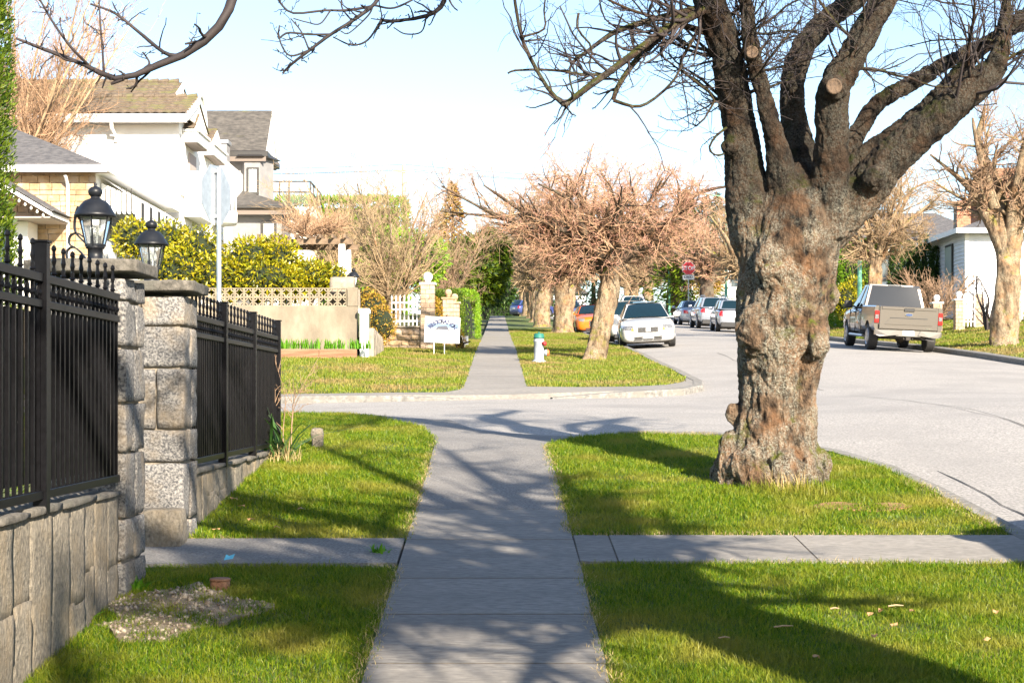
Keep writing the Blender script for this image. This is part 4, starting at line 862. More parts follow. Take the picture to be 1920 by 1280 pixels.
# ---------------------------------------------- street trees up the hill
def street_tree(label, x, y, seed, trunk, limbs, R, zc, H_, n=(60, 500, 3500, 5500), barkm='bark_pale', twm='twig_pink', tip='twig_red', group=None, up=.05, tw=.006, lr=.16, name='cherry_tree', flat=1.0, shoots=30, t0=.2, limbm=None):
    """trunk: ring list relative (dx,dy,dz,r); limbs: target tips (dx,dy,dz); crown reaches R wide"""
    rng = np.random.default_rng(seed); z = g(x, y); t = thing(name, label, 'tree', (x, y, z), group); o_ = np.array([x, y, z]); off = o_
    rg = [(x+a, y+b_, z+c, r) for a, b_, c, r in trunk]; bumpy_trunk('trunk', rg, t, M[barkm], seed=seed, rows=44, sides=26, amp=.17, fine=.03)
    top = np.array(rg[-1][:3])-[0, 0, .15]; lines = []
    for (a, b_, c) in limbs:
        e = o_+np.array([a, b_, c]); v = e-top; hor = np.array([v[0], v[1], 0]); hn = hor/(np.linalg.norm(hor)+1e-6); j = rng.normal(0, .10, (2, 3))*np.linalg.norm(v)*.5; rt_ = rg[-1][3]
        lines.append((np.array([top+hn*rt_*.35-[0, 0, .45], top+hn*rt_*.55+hor*.04+[0, 0, v[2]*.06], top+hor*.30+[0, 0, v[2]*.42]+j[0]*.6, top+hor*.62+[0, 0, v[2]*.74]+j[1], e]), np.array([lr*1.1, lr, lr*.68, lr*.42, lr*.14])))
    P0, R0 = resample(lines, 14)
    for k in range(len(lines)): limb_mesh('limb', P0[k:k+1], R0[k:k+1], t, M[limbm or barkm], 9, seed+k, .35)
    P1, R1 = spawn(rng, P0, R0, n[0], t0, 1, 50, 15, R*.55, .3, .5, .3, 8, .14, (0, 0, up*flat), rmin=tw*3)
    P2, R2 = spawn(rng, P1, R1, n[1], .1, 1, 48, 18, R*.33, .35, .5, .35, 6, .17, (0, 0, up), rmin=tw*1.5)
    P3, R3 = spawn(rng, P2, R2, n[2], .1, 1, 45, 20, R*.17, .4, .6, .5, 5, .2, (0, 0, up), rmin=tw)
    P4, R4 = spawn(rng, P3, R3, n[3], .0, 1, 45, 20, R*.075, .4, .8, .6, 4, .2, (0, 0, up), rmin=tw*.9)
    tag(limb_mesh('branches', P1, R1, t, M[limbm or barkm], 5), kind='stuff')
    V, F = join([tubes(P2, R2, 4), tubes(P3, R3, 3)]); mobj('crown', raw_mesh('crown', V-off, F, True), M[twm], t)
    PB, RB = spawn(rng, P1, R1, shoots, .3, 1, 60, 15, R*.35, .5, .3, .3, 6, .06, (0, 0, .22), rmin=tw*1.1)
    V, F = join([tubes(P4, R4, 3), tubes(PB, RB, 3)[:1]+(tubes(PB, RB, 3)[1],)]); mobj('twig_tips', raw_mesh('tips', V-off, F, True), M[tip], t)
    return t
# second verge tree with the umbrella crown
street_tree('leaning pale-barked street tree with wide umbrella of pinkish twigs behind hydrant', 2.62, 42.5, 21,
    [(-.05, 0, -.15, .36), (-.02, 0, .15, .28), (.08, 0, .8, .26), (.2, 0, 1.4, .26), (.3, 0, 1.9, .27), (.32, 0, 2.3, .24), (.32, 0, 2.55, .12)],
    [(-2.7, -.3, 3.6), (-4.2, .5, 4.0), (-1.6, -2.0, 4.4), (.5, -2.2, 4.3), (2.6, -.5, 4.1), (3.6, .8, 4.2), (1.1, 1.9, 4.7), (-1.2, 2.1, 4.8), (.2, 0, 4.9), (-3.0, -1., 4.5), (2.0, 1.9, 4.5), (-4.1, -.8, 4.5), (3.9, -.6, 4.6), (-.8, -.8, 4.8), (1.6, -1.4, 4.6)], 2.5, 4, 6, n=(230, 1600, 7500, 11000), up=.035, tw=.0042, flat=.3, shoots=60, lr=.14, twm='twig_pink', tip='twig_red', limbm='bark_dark')  # limbs take a darker bark than the trunk: their shade put into colour
BIG = [(0, 0, -.15, .62), (0, 0, .3, .50), (.02, 0, 1.0, .46), (.05, 0, 1.7, .48), (.05, 0, 2.2, .46), (.05, 0, 2.6, .25)]
LB = [(-3.6, -.5, 5.3), (-1.8, -2.0, 5.9), (1.0, -2.3, 5.6), (3.6, -.3, 5.3), (2.9, 1.8, 6.1), (-.2, 1.9, 6.9), (-3.0, 1.6, 6.0), (.3, -.2, 7.3), (2.0, -1.4, 6.6), (-1.4, -.6, 6.9)]
t3 = street_tree('thick pale-trunked street tree, next up the hill after the umbrella tree', 3.15, 77, 33, BIG, LB, 3.0, 4, 6, n=(130, 1000, 4500, 4500), tw=.009, twm='twig_tan', tip='twig_pink', lr=.25)
def place(src, label, x, y, sc_, rz, group=None, z=None):
    c = copy_tree(src); c['label'] = label; c.location = (x, y, g(x, y) if z is None else z); c.rotation_euler = (0, 0, rz); c.scale = (sc_,)*3
    if group: c['group'] = group
    elif 'group' in c: del c['group']
    return c
place(t3, 'pale-trunked street tree behind the thick one, half hiding the blue hatchback', 2.55, 92, .95, 1.3)
for i, (x, y, s_, r) in enumerate(((2.6, 108, .9, 2.2), (2.7, 124, 1., 4.0), (2.6, 140, 1., 5.1), (2.5, 158, 1., .7))): place(t3, 'bare street tree in the row climbing the hill beyond the blue hatchback', x, y, s_, r, 'bare verge trees far up the hill')
LIM = [(-2.4, -.2, 5.2), (-1.3, -1.2, 6.3), (.7, -1.4, 6.0), (2.6, -.3, 5.5), (1.8, 1.1, 6.5), (-.6, 1.1, 7.0), (3.0, .5, 6.2), (-2.6, .8, 6.2)]
tr = street_tree('bare street tree with tan twigs behind the pickup truck', 14.2, 60.5, 41, [(0, 0, -.15, .34), (0, 0, .3, .26), (0, 0, 1.2, .24), (.05, 0, 2.2, .24), (.05, 0, 2.6, .2), (.05, 0, 2.9, .1)], LIM, 2.7, 4, 6, n=(100, 800, 4200, 4200), tw=.007, twm='twig_tan', tip='twig_pink', lr=.12)
th = street_tree('moss-flecked pruned street tree on the lawn beside the white picket gates', 15.05, 47.5, 51, [(0, 0, -.15, .46), (0, 0, .3, .38), (.02, 0, 1.2, .35), (.1, 0, 2.0, .38), (.1, 0, 2.5, .36), (.1, 0, 2.9, .2)],
    [(-2.3, -.3, 5.6), (-1.2, -.8, 6.6), (-.4, .6, 7.2), (.9, -.6, 6.6), (2.0, .2, 5.6), (1.5, .9, 6.4), (.2, -1.2, 6.0)], 2.6, 4, 6, t0=.42, n=(70, 520, 2200, 2000), tw=.005, twm='twig_brown', tip='twig_pink', lr=.23)
place(t3, 'bare street tree with pink-tan crown beyond the silver cars, before the stop sign', 14.4, 92, 1.0, 3.3)
street_tree('dark-trunked street tree beyond the silver sport utility car', 14.6, 112, 61, BIG, LB, 3.4, 4, 6, n=(60, 420, 2200, 2600), barkm='bark_dark', twm='twig_pink', tip='twig_red', tw=.012, lr=.25)
for i, (x, y, s_, r) in enumerate(((14.2, 130, 1.0, 1.), (13.9, 148, 1.05, 2.7), (14.3, 168, 1.1, 4.4))): place(t3, 'bare street tree in the row across the road, far up the hill', x, y, s_, r, 'bare trees across the road far up the hill')
for i, (x, y, s_, r) in enumerate(((9.5, 205, 1.5, 1.), (4.5, 215, 1.6, 2.7), (-2.5, 190, 1.5, 4.4), (16, 200, 1.5, .3), (21, 185, 1.5, 1.8), (26, 160, 1.3, 2.5), (23, 130, 1.2, .4))): place(tr, 'far bare tree standing against the sky at the top of the hill', x, y, s_, r, 'far bare trees at the hilltop')
# pale multi-stemmed shrubs in the corner garden
def shrub_tree(label, x, y, z, seed, n0, H_, R, n=(160, 1200, 2400), barkm='bark_pale', twm='twig_tan', tw=.006, up=.06, lr=.06, name='bare_shrub', spread=1., dirv=(0, 0)):
    rng = np.random.default_rng(seed); t = thing(name, label, 'shrub', (x, y, z)); off = np.array([x, y, z]); lines = []
    for k in range(n0):
        a = 2*PI*k/n0+rng.uniform(-.3, .3); d = np.array([math.cos(a), math.sin(a), 0])*spread*rng.uniform(.5, 1.1)+np.array([*dirv, 0]); h = H_*rng.uniform(.75, 1.05)
        lines.append((np.array([off+d*.06-[0, 0, .1], off+d*R*.2+[0, 0, h*.3], off+d*R*.55+[0, 0, h*.65], off+d*R*.95+[0, 0, h]])+rng.normal(0, .08, (4, 3))*np.array([[0], [1], [1], [1]]), np.array([lr, lr*.8, lr*.55, lr*.25])))
    P0, R0 = resample(lines, 10); limb_mesh('stems', P0, R0, t, M[barkm], 7, seed, .2)
    P1, R1 = spawn(rng, P0, R0, n[0], .2, 1, 42, 14, R*.6, .3, .5, .3, 7, .13, (0, 0, up), rmin=tw*2); P2, R2 = spawn(rng, P1, R1, n[1], .1, 1, 42, 16, R*.3, .4, .5, .4, 6, .16, (0, 0, up), rmin=tw)
    P3, R3 = spawn(rng, P2, R2, n[2], .1, 1, 42, 16, R*.14, .4, .7, .5, 4, .16, (0, 0, up), rmin=tw*.8)
    V, F = join([tubes(P1, R1, 4), tubes(P2, R2, 3), tubes(P3, R3, 3)]); mobj('crown', raw_mesh('crown', V-off, F, True), M[twm], t); return t
shrub_tree('pale many-stemmed bare shrub rising behind the white picket fence', -3.35, 51, 2.1, 71, 11, 4.4, 2.6, n=(220, 1500, 2600), barkm='bark_pale', twm='twig_tan')
shrub_tree('tall thin bare shrub with fine tan twigs behind the pergola', -5.9, 58, 3.4, 72, 9, 4.6, 2.6, n=(160, 1200, 2200), barkm='twig_tan', twm='twig_tan')
shrub_tree('reddish tangled climbing vine heaped over the wooden pergola', -5.45, 46.5, 4.45, 73, 12, .55, 1.1, n=(150, 700, 900), barkm='twig_brown', twm='twig_pink', tw=.008, lr=.03, spread=1.1)
shrub_tree('fine bare shrub between the many-stemmed shrub and the dark evergreens', -2.2, 66, 2.7, 74, 9, 4.6, 2.4, n=(140, 1000, 2000), barkm='bark_pale', twm='twig_brown')
shrub_tree('bare willow with long fine orange-tan shoots beside the white house', -14.9, 48.6, 4.0, 75, 16, 8.0, 3.2, n=(420, 2600, 3600), barkm='twig_tan', twm='twig_pink', tw=.007, up=.10, lr=.06, name='willow', dirv=(.55, 0), spread=.85)
shrub_tree('low bare brown shrub in front of the dark cedar hedge behind the truck', 16.6, 61, g(16.6, 61), 76, 9, 1.9, 1.6, n=(120, 700, 900), barkm='bark_pale', twm='twig_brown', tw=.008)
shrub_tree('small dark bare shrub against the white clapboard house', 17.0, 55.5, g(17, 55.5), 77, 5, 2.0, .9, n=(30, 90, 100), barkm='twig_dark', twm='twig_dark', tw=.008)
# ------------------------------------------------------------------ leafy plants
def leaf_cloud(ell, n, L, Wd, seed, out=.7, shell=.45, droop=0., updir=0.):
    """diamond leaves spread through the outer shell of a union of ellipsoids ((cx,cy,cz),(rx,ry,rz))"""
    rng = np.random.default_rng(seed); vol = np.array([e[1][0]*e[1][1]+e[1][1]*e[1][2]+e[1][0]*e[1][2] for e in ell]); k = rng.choice(len(ell), n, p=vol/vol.sum())
    C = np.array([e[0] for e in ell], float)[k]; Rr = np.array([e[1] for e in ell], float)[k]
    u = rng.normal(size=(n, 3)); u /= np.linalg.norm(u, axis=1, keepdims=True); rad = 1-shell*rng.random(n)**1.6
    P = C+u*Rr*rad[:, None]; P = P+u*(vnoise(P, 2.2, 2)*.14*Rr.min(1))[:, None]
    keep = vnoise(P+seed, 3.2, 2) > -.42; P, u = P[keep], u[keep]; n = len(P)
    d = u*out+rng.normal(0, .6, (n, 3)); d[:, 2] += updir-droop; d /= np.linalg.norm(d, axis=1, keepdims=True)
    s = np.cross(d, rng.normal(size=(n, 3))); s /= np.linalg.norm(s, axis=1, keepdims=True)+1e-9
    LL = (L*rng.uniform(.6, 1.3, n))[:, None]; WW = (Wd*rng.uniform(.7, 1.2, n))[:, None]/2; nn = np.cross(d, s)*LL*.08
    V = np.stack([P, P+d*LL*.45+s*WW+nn, P+d*LL, P+d*LL*.45-s*WW+nn], 1).reshape(-1, 3); I = np.arange(n)[:, None]*4
    return V, I+np.array([[0, 1, 2, 3]])
def bush(name, label, ell, n, L, Wd, seed, mt, core=.8, cat='bush', stem=True, group=None, **kw):
    c = np.mean([e[0] for e in ell], 0); zb = min(e[0][2]-e[1][2] for e in ell); t = thing(name, label, cat, (c[0], c[1], zb), group); off = np.array(ORG[t.name])
    V, F = leaf_cloud(ell, n, L, Wd, seed, **kw); mobj('foliage', raw_mesh('foliage', V-off, F), M[mt], t)
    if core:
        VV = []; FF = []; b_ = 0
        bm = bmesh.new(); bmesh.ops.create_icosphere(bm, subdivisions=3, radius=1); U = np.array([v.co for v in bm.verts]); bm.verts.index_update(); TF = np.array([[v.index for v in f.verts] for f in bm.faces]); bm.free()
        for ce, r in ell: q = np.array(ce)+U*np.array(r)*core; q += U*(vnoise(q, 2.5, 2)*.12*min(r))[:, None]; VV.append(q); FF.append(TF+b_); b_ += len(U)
        mobj('inner_core', raw_mesh('core', np.vstack(VV)-off, np.vstack(FF), True), M['dark_core'], t)  # dark core added so the bush is not see-through
    if stem:
        m = MB(); rn = random.Random(seed)
        for k in range(4):
            a = k*PI/2+rn.random(); m.tube([(0, 0, -.1), (.15*math.cos(a), .15*math.sin(a), .3), (.4*math.cos(a), .4*math.sin(a), (c[2]-zb))], [.04, .03, .015], 6)
        m.build('stem', M['bark_dark'], t)
    return t
def E(px, py, Y, rx, rz, ry=None, dy=0.):
    p = at(px, py, Y+dy); return ((p.x, p.y, p.z), (rx*Y/3000, (ry or rx*Y/3000), rz*Y/3000))
bush('rhododendron', 'yellow-green rhododendron bush behind the lanterns, beside the stop sign', [E(255, 450, 43, 45, 40), E(310, 455, 43, 50, 42), E(370, 470, 42.5, 50, 48), E(330, 510, 42, 70, 50), E(400, 520, 42, 40, 45)], 7500, .14, .05, 1, 'rhodo', .7)
bush('rhododendron', 'rounded yellow-green rhododendron bush above the lattice wall', [E(470, 490, 42.6, 55, 45), E(520, 488, 42.8, 48, 45), E(495, 525, 42.2, 70, 40), E(435, 525, 42.2, 40, 40)], 7500, .14, .05, 2, 'rhodo', .7)
bush('rhododendron', 'lower yellow-green rhododendron bush next to the wall-end stone block', [E(580, 520, 42.9, 48, 34), E(620, 525, 43.2, 34, 30), E(550, 535, 42.6, 40, 30)], 5000, .14, .05, 3, 'rhodo', .7)
bush('azalea_bush', 'orange and yellow azalea bush spilling beside the white post', [E(700, 590, 45.2, 30, 42), E(715, 610, 44.8, 28, 38), E(690, 562, 45.6, 22, 22)], 5000, .07, .03, 4, 'azalea', .8)
bush('azalea_bush', 'small orange-brown shrub beside the yard sign', [E(862, 640, 49, 11, 22)], 700, .07, .02, 5, 'azalea', .5, updir=.8)
# clipped hedges along the far sidewalk
def hedge_box(name, label, x0, x1, y0, y1, z0, z1, n, seed, mt, L=.12, Wd=.05, group=None, rounding=.35):
    rng = np.random.default_rng(seed); c = np.array([(x0+x1)/2, (y0+y1)/2, (z0+z1)/2]); S_ = np.array([(x1-x0)/2, (y1-y0)/2, (z1-z0)/2]); t = thing(name, label, 'hedge', (c[0], c[1], z0), group); off = np.array(ORG[t.name])
    u = rng.uniform(-1, 1, (n, 3)); ax = rng.choice(3, n, p=(lambda a: a/a.sum())(np.array([S_[1]*S_[2], S_[0]*S_[2], S_[0]*S_[1]]))); sg = np.where(rng.random(n) < .5, -1, 1); sg = np.where(ax == 2, 1, sg); u[np.arange(n), ax] = sg
    rr = rounding*S_.min(); P = u*S_; Q = np.clip(P, -(S_-rr), S_-rr); Q[:, 2] = np.minimum(P[:, 2], S_[2]-rr); D = P-Q; l = np.linalg.norm(D, axis=1, keepdims=True); P = Q+D/np.maximum(l, 1e-6)*np.minimum(l, rr); nrm = D/np.maximum(l, 1e-6)
    P = P+nrm*(vnoise(P+seed, 1.6, 3)*.16-.06*rng.random(n))[:, None]+c
    d = nrm*.5+rng.normal(0, .45, (n, 3)); d[:, 2] += .7; d /= np.linalg.norm(d, axis=1, keepdims=True); s = np.cross(d, rng.normal(size=(n, 3))); s /= np.linalg.norm(s, axis=1, keepdims=True)+1e-9
    LL = (L*rng.uniform(.5, 1.4, n))[:, None]; WW = Wd*rng.uniform(.6, 1.2, (n, 1))/2
    V = np.stack([P, P+d*LL*.5+s*WW, P+d*LL, P+d*LL*.5-s*WW], 1).reshape(-1, 3); mobj('foliage', raw_mesh('foliage', V-off, np.arange(n)[:, None]*4+np.array([[0, 1, 2, 3]])), M[mt], t)
    m = MB(); k = .3; m.box(x0+k, x1-k, y0+k, y1-k, z0-.2, z1-k, .1); m.build('inner_core', M['dark_core'], t, world=True)  # added dark box that blocks the view through the leaves
    return t
hedge_box('hedge', 'dark green clipped hedge beside the small white notice and sidewalk', -2.35, -1.35, 57, 62, g(-2, 58), g(-2, 58)+1.75, 9000, 1, 'cedar', .09, .035)
hedge_box('hedge', 'sunlit yellow-green clipped hedge next to the dark hedge by the sidewalk', -1.75, -.82, 63, 70, g(-1.2, 64), g(-1.2, 64)+1.85, 9000, 2, 'cedar_bright', .09, .035)
hedge_box('hedge', 'tall bright cedar hedge behind the pergola and bare shrubs', -10, -4.2, 72, 73.2, 2.9, 8.75, 12000, 3, 'cedar_bright', .3, .10)
hedge_box('hedge', 'tall bright green cedar hedge across the road beside the pickup', 15.9, 17.6, 74, 77, g(16, 74), g(16, 74)+4.0, 16000, 4, 'cedar_bright', .13, .05)
bush('shrub', 'yellow-green rounded shrub at the foot of the tall cedar hedge', [E(1585, 565, 71, 24, 34), E(1600, 545, 71.5, 20, 26)], 2600, .14, .06, 6, 'rhodo', .75)
def cedar(name, label, x, y, z0, h, r, n, seed, mt, group=None, L=.22, Wd=.09, cat='tree', power=.8):
    """columnar / conical evergreen: sprays on a tapering column round a trunk"""
    rng = np.random.default_rng(seed); t = thing(name, label, cat, (x, y, z0), group); off = np.array(ORG[t.name])
    a = rng.uniform(0, 2*PI, n); v = rng.random(n)**.8; rr = r*(1-v)**power*(.8+.35*vnoise(np.stack([np.cos(a)*2+seed, np.sin(a)*2, v*h*.8], 1), 1.3, 2))*(1-.3*rng.random(n)**2)+.04
    P = np.stack([x+rr*np.cos(a), y+rr*np.sin(a), z0+.1+v*h], 1); d = np.stack([np.cos(a)*.6, np.sin(a)*.6, np.full(n, .75)], 1)+rng.normal(0, .35, (n, 3)); d /= np.linalg.norm(d, axis=1, keepdims=True)
    s = np.cross(d, rng.normal(size=(n, 3))); s /= np.linalg.norm(s, axis=1, keepdims=True)+1e-9; LL = (L*rng.uniform(.5, 1.4, n))[:, None]; WW = Wd*rng.uniform(.6, 1.2, (n, 1))/2
    V = np.stack([P, P+d*LL*.5+s*WW, P+d*LL, P+d*LL*.5-s*WW], 1).reshape(-1, 3); mobj('crown', raw_mesh('crown', V-off, np.arange(n)[:, None]*4+np.array([[0, 1, 2, 3]])), M[mt], t)
    MB().lathe([(r*.62, .15), (r*.55, h*.35), (r*.3, h*.7), (.02, h*.93)], 10).build('inner_core', M['dark_core'], t, True); MB().lathe([(r*.15, -.2), (r*.1, h*.5)], 8).build('trunk', M['bark_dark'], t)  # first lathe is an added dark core against see-through
    return t
cedar('cedar', 'dense green columnar cedar standing behind the near iron fence', -4.70, 14.2, -1.0, 7.5, .50, 60000, 1, 'cedar', L=.055, Wd=.016, power=.4)
for i in range(9):
    x = 17.4+i*.62; cedar('cedar', 'dark green cedar in the clipped row behind the pickup truck', x, 70+.15*(i % 2), g(18, 70), 3.2+.25*((i*7) % 3), .5, 3500, 20+i, 'conifer', 'dark cedars behind the truck', .13, .05, power=.35)
def spruce(name, label, x, y, z0, h, r, seed, mt='conifer', n=5200, group=None, base=.15, L=.55):
    rng = np.random.default_rng(seed); t = thing(name, label, 'tree', (x, y, z0), group); off = np.array(ORG[t.name])
    v = rng.random(n)**1.1; lay = np.floor(v*h/.5)*.5/h; a = np.floor(rng.uniform(0, 9, n)+lay*7)*2*PI/9+rng.normal(0, .17, n)+lay*5; q = rng.random(n)**.6
    zz = base*h+(1-base)*h*v; rr = r*(1-v)**.85*q*(.75+.5*hash3(np.stack([np.floor(a*2), lay*50, 0*a], -1)))
    P = np.stack([x+rr*np.cos(a), y+rr*np.sin(a), z0+zz-rr*.22+rng.normal(0, .08, n)], 1); d = np.stack([np.cos(a), np.sin(a), np.full(n, -.25)], 1)+rng.normal(0, .35, (n, 3)); d /= np.linalg.norm(d, axis=1, keepdims=True)
    s = np.cross(d, np.array([0, 0, 1.])+rng.normal(0, .4, (n, 3))); s /= np.linalg.norm(s, axis=1, keepdims=True)+1e-9; LL = (L*rng.uniform(.5, 1.2, n))[:, None]; WW = L*.16*rng.uniform(.6, 1.2, (n, 1))
    V = np.stack([P, P+d*LL*.5+s*WW, P+d*LL, P+d*LL*.5-s*WW], 1).reshape(-1, 3); mobj('crown', raw_mesh('crown', V-off, np.arange(n)[:, None]*4+np.array([[0, 1, 2, 3]])), M[mt], t)
    MB().lathe([(.3, -.3), (.24, h*.3), (.12, h*.7), (.02, h)], 8).build('trunk', M['bark_dark'], t, True); return t
# evergreens by the far sidewalk
bush('evergreen_tree', 'broad dark evergreen tree overhanging the far sidewalk above hedge', [E(880, 490, 78, 50, 45), E(920, 470, 82, 36, 40), E(850, 520, 76, 40, 40), E(900, 530, 80, 45, 40), E(935, 500, 84, 22, 30)], 15000, .30, .11, 9, 'cedar', .72, cat='tree')
bush('evergreen_tree', 'shady dark evergreen mass past the broad evergreen along the sidewalk', [E(905, 545, 112, 40, 32), E(940, 545, 122, 26, 30), E(880, 560, 110, 30, 30)], 5000, .35, .13, 10, 'conifer', .8, cat='tree')
bush('evergreen_tree', 'mid green evergreen shrub glowing behind the many-stemmed bare shrub', [E(700, 480, 60, 70, 60), E(780, 490, 62, 60, 60), E(640, 470, 61, 40, 50)], 7000, .22, .09, 11, 'cedar_bright', .7, cat='tree')
spruce('spruce', 'small pointed golden evergreen poking above the bare shrubs', -3.4, 120, 5.6, 10.2, 2.2, 12, 'azalea', 2600)
spruce('spruce', 'dark spruce behind the stop sign on the far corner', 15.0, 128, g(15, 128)-.5, 10.5, 3.6, 13, 'cedar', 6000)
spruce('spruce', 'dark spruce far up the hill left of green lamp post', 10.5, 176, 8.5, 11, 3.2, 14, 'conifer', 3600, 'g' and None)
for i, (x, y, h) in enumerate(((19.5, 150, 11), (24, 175, 13), (6.5, 196, 10), (-6, 165, 11))): spruce('spruce', 'far dark conifer behind the bare trees at the hilltop', x, y, g(x, y)-.5, h, 3.2, 30+i, 'conifer', 3000, 'far conifers at the hilltop')
hedge_box('hedge', 'far dark hedge closing the view at the top of the sidewalk', -8, 6, 196, 198, 8.6, 12.4, 6000, 9, 'conifer', .4, .15)
bush('shrub', 'tan brushy shrub below the stop sign', [E(1325, 530, 118, 26, 28), E(1345, 520, 119, 20, 24)], 2200, .3, .05, 15, 'azalea', .6, updir=.6)
# strap-leaved plant at the fence corner, spring bulbs in the planter
def strap(name, label, x, y, z, n, h, wd, seed, mt, rad=.12, lean=.7):
    t = thing(name, label, 'plant', (x, y, z)); o = tuft('leaves', None, (0, 0, 0.), rad, n, h, wd, seed, mt, parent=t, lean=lean); return t
strap('flax_plant', 'dark strap-leaved plant sprawling at the corner post of the fence', -2.17, 16.0, g(-2.2, 16)-.03, 30, .6, .035, 3, 'iris_dark', .14, 1.15)
tuft('dry_grass', 'dry brown weeds heaped under the strap-leaved plant', (-2.12, 15.8, None), .2, 110, .17, .006, 5, 'straw', 'plant', .8)
shrub_tree('thin thorny twig bush leaning on the fence end post', -2.2, 16.5, g(-2.2, 16.5), 78, 4, 1.0, .35, n=(24, 60, 60), barkm='twig_brown', twm='twig_brown', tw=.0022, lr=.006)
V, F = blob_stone(-1.98, -1.86, 16.9, 17.05, g(-1.9, 17)-.05, g(-1.9, 17)+.2, 77, .03, .02, 3); tag(mobj('broken_block', raw_mesh('broken_block', V, F, True), M['wallstone']), 'pale broken concrete block in the grass by the fence corner', 'block')
rn = random.Random(3)
for i in range(13): strap('daffodil_clump', 'green daffodil leaf clump in the timber planter under the lattice wall', -5.75+i*.2+rn.uniform(-.04, .04), 40.45, 1.16, 26, .26, .03, 60+i, 'iris', .10, .35)['group'] = 'daffodil clumps in the planter'
for i, (px, py) in enumerate(((150, 1165), (105, 1195), (255, 1105), (715, 1040), (345, 985))):
    Y = 6318/(py-465); tuft('weed', 'small leafy green weed growing at the stone wall foot or path edge', ((px-934)*Y/3000, Y, None), .07, 34, .075, .018, 80+i, 'iris', 'plant', .9)['group'] = 'weeds by the wall'
S(sheet('bare_earth', [(2.95+.42*math.cos(a), 13.0+.2*math.sin(a)) for a in np.linspace(0, 2*PI, 14, False)], lambda x, y: G(x, y)+.012+.008*np.sin(x*12), .1, .1, mat('red_earth', (.22, .11, .05), (.30, .17, .08), 12, .95, .8, 30), skirt=.05))
# ------------------------------------------------------------------ corner garden: lattice wall, planter, posts
YW = 41.0; gW = g(-4.5, YW)
t = thing('retaining_wall', 'pale concrete retaining wall topped with pierced lattice blocks at the corner garden', 'wall', (-6.5, YW+.12, gW))
MB().box(-13.5, -3.62, YW, YW+.22, gW-.4, 2.27).build('wall', M['wall_conc'], t, world=True)
def breeze(cx, cz, s_, y0, d):
    m = MB(); h = s_/2; b_ = .022
    for (x0, x1, z0, z1) in ((-h, h, -h, -h+b_), (-h, h, h-b_, h), (-h, -h+b_, -h+b_, h-b_), (h-b_, h, -h+b_, h-b_)): m.box(cx+x0, cx+x1, y0, y0+d, cz+z0, cz+z1)
    for sx in (-1, 1):
        for sz in (-1, 1):
            a = np.linspace(0, PI/2, 6); R_ = h*.92; cx2, cz2 = cx+sx*h, cz+sz*h
            P = [(cx2-sx*R_*math.cos(q), cz2-sz*R_*math.sin(q)) for q in a]; Q = [(cx2-sx*(R_-.026)*math.cos(q), cz2-sz*(R_-.026)*math.sin(q)) for q in a]
            for i in range(5): m.prism([(P[i][0], y0+.01, P[i][1]), (P[i+1][0], y0+.01, P[i+1][1]), (Q[i+1][0], y0+.01, Q[i+1][1]), (Q[i][0], y0+.01, Q[i][1])], (0, d-.02, 0))
    return m
proto = None
for r in range(2):
    for k in range(22):
        x = -4.0-.24*k; z = 2.27+.118+.236*r
        if proto is None: proto = breeze(0, 0, .232, -.06, .12).build('lattice_block', M['lattice'], t); o = proto
        else: o = proto.copy(); COL.objects.link(o)
        o.location = Vector((x, YW+.1, z))-ORG[t.name]
for k in range(3): MB().box(-13.5+k*2.8, -13.5+(k+1)*2.8-.01 if k < 2 else -3.88-.24*0-5.1, YW+.03, YW+.2, 2.745, 2.78).build('coping', M['lattice'], t, world=True) if False else None
MB().box(-3.86, -3.60, YW-.02, YW+.24, 2.272, 2.75).build('end_post', M['wall_conc'], t, world=True)
V, F = blob_stone(-4.35, -3.72, YW+.3, YW+.75, 2.2, 3.05, 5, .04, .02, 4); tag(mobj('stone_block', raw_mesh('stone_block', V, F, True), M['mortar']), 'pale stone block standing behind the end of the lattice wall', 'stone')
lantern('small black lantern on the stone block behind the lattice wall', -3.83, YW+1.4, 2.78, 1.15); V, F = blob_stone(-4.0, -3.66, YW+1.2, YW+1.6, 2.0, 2.78, 8, .03, .02, 3); tag(mobj('stone_post', raw_mesh('stone_post', V, F, True), M['mortar']), 'short stone post carrying the small black lantern', 'post')
tp = thing('timber_planter', 'long reddish timber planter edge below the lattice wall', 'planter', (-4.6, 40.2, g(-4.6, 40.2)))
for k, (a, b_) in enumerate(((-6.6, -4.5), (-4.495, -3.55))): MB().box(a, b_, 40.12, 40.26, g(-4.6, 40.2)-.1, 1.14, .01).build('board', M['timber'], tp, world=True)
MB().box(-6.6, -3.6, 40.27, 40.95, g(-4.6, 40.2)-.2, 1.10).build('soil', M['soil'], tp, world=True)
tw_ = thing('white_post', 'white concrete post with cap at the end of the retaining wall', 'post', (-3.42, 40.9, g(-3.4, 40.9))); MB().box(-3.53, -3.31, 40.8, 41.0, g(-3.4, 40.9)-.3, 2.05, .01).build('shaft', M['white_paint'], tw_, world=True); MB().box(-3.57, -3.27, 40.76, 41.04, 2.055, 2.2, .03).build('cap', M['white_paint'], tw_, world=True)
ts = thing('stepped_stone_wall', 'low stone side wall stepping back from the white post', 'wall', (-3.3, 43, g(-3.3, 43)))
for k in range(7):
    y = 41.1+k*.55; stone(ts, (-3.45, -3.2, y, y+.54, g(-3.3, y)-.2, 1.72-.02*k), 300+k, M['mortar'], .03, .02, 3)
# terrace behind the wall
S(sheet('garden_terrace', [(-30, YW+.2), (-3.65, YW+.2), (-3.5, 46.5), (-3.5, 74), (-30, 74)], lambda x, y: 2.15+.045*np.clip(y-41, 0, 40)+0*x, 2, 2, M['terrain'], skirt=1.5))
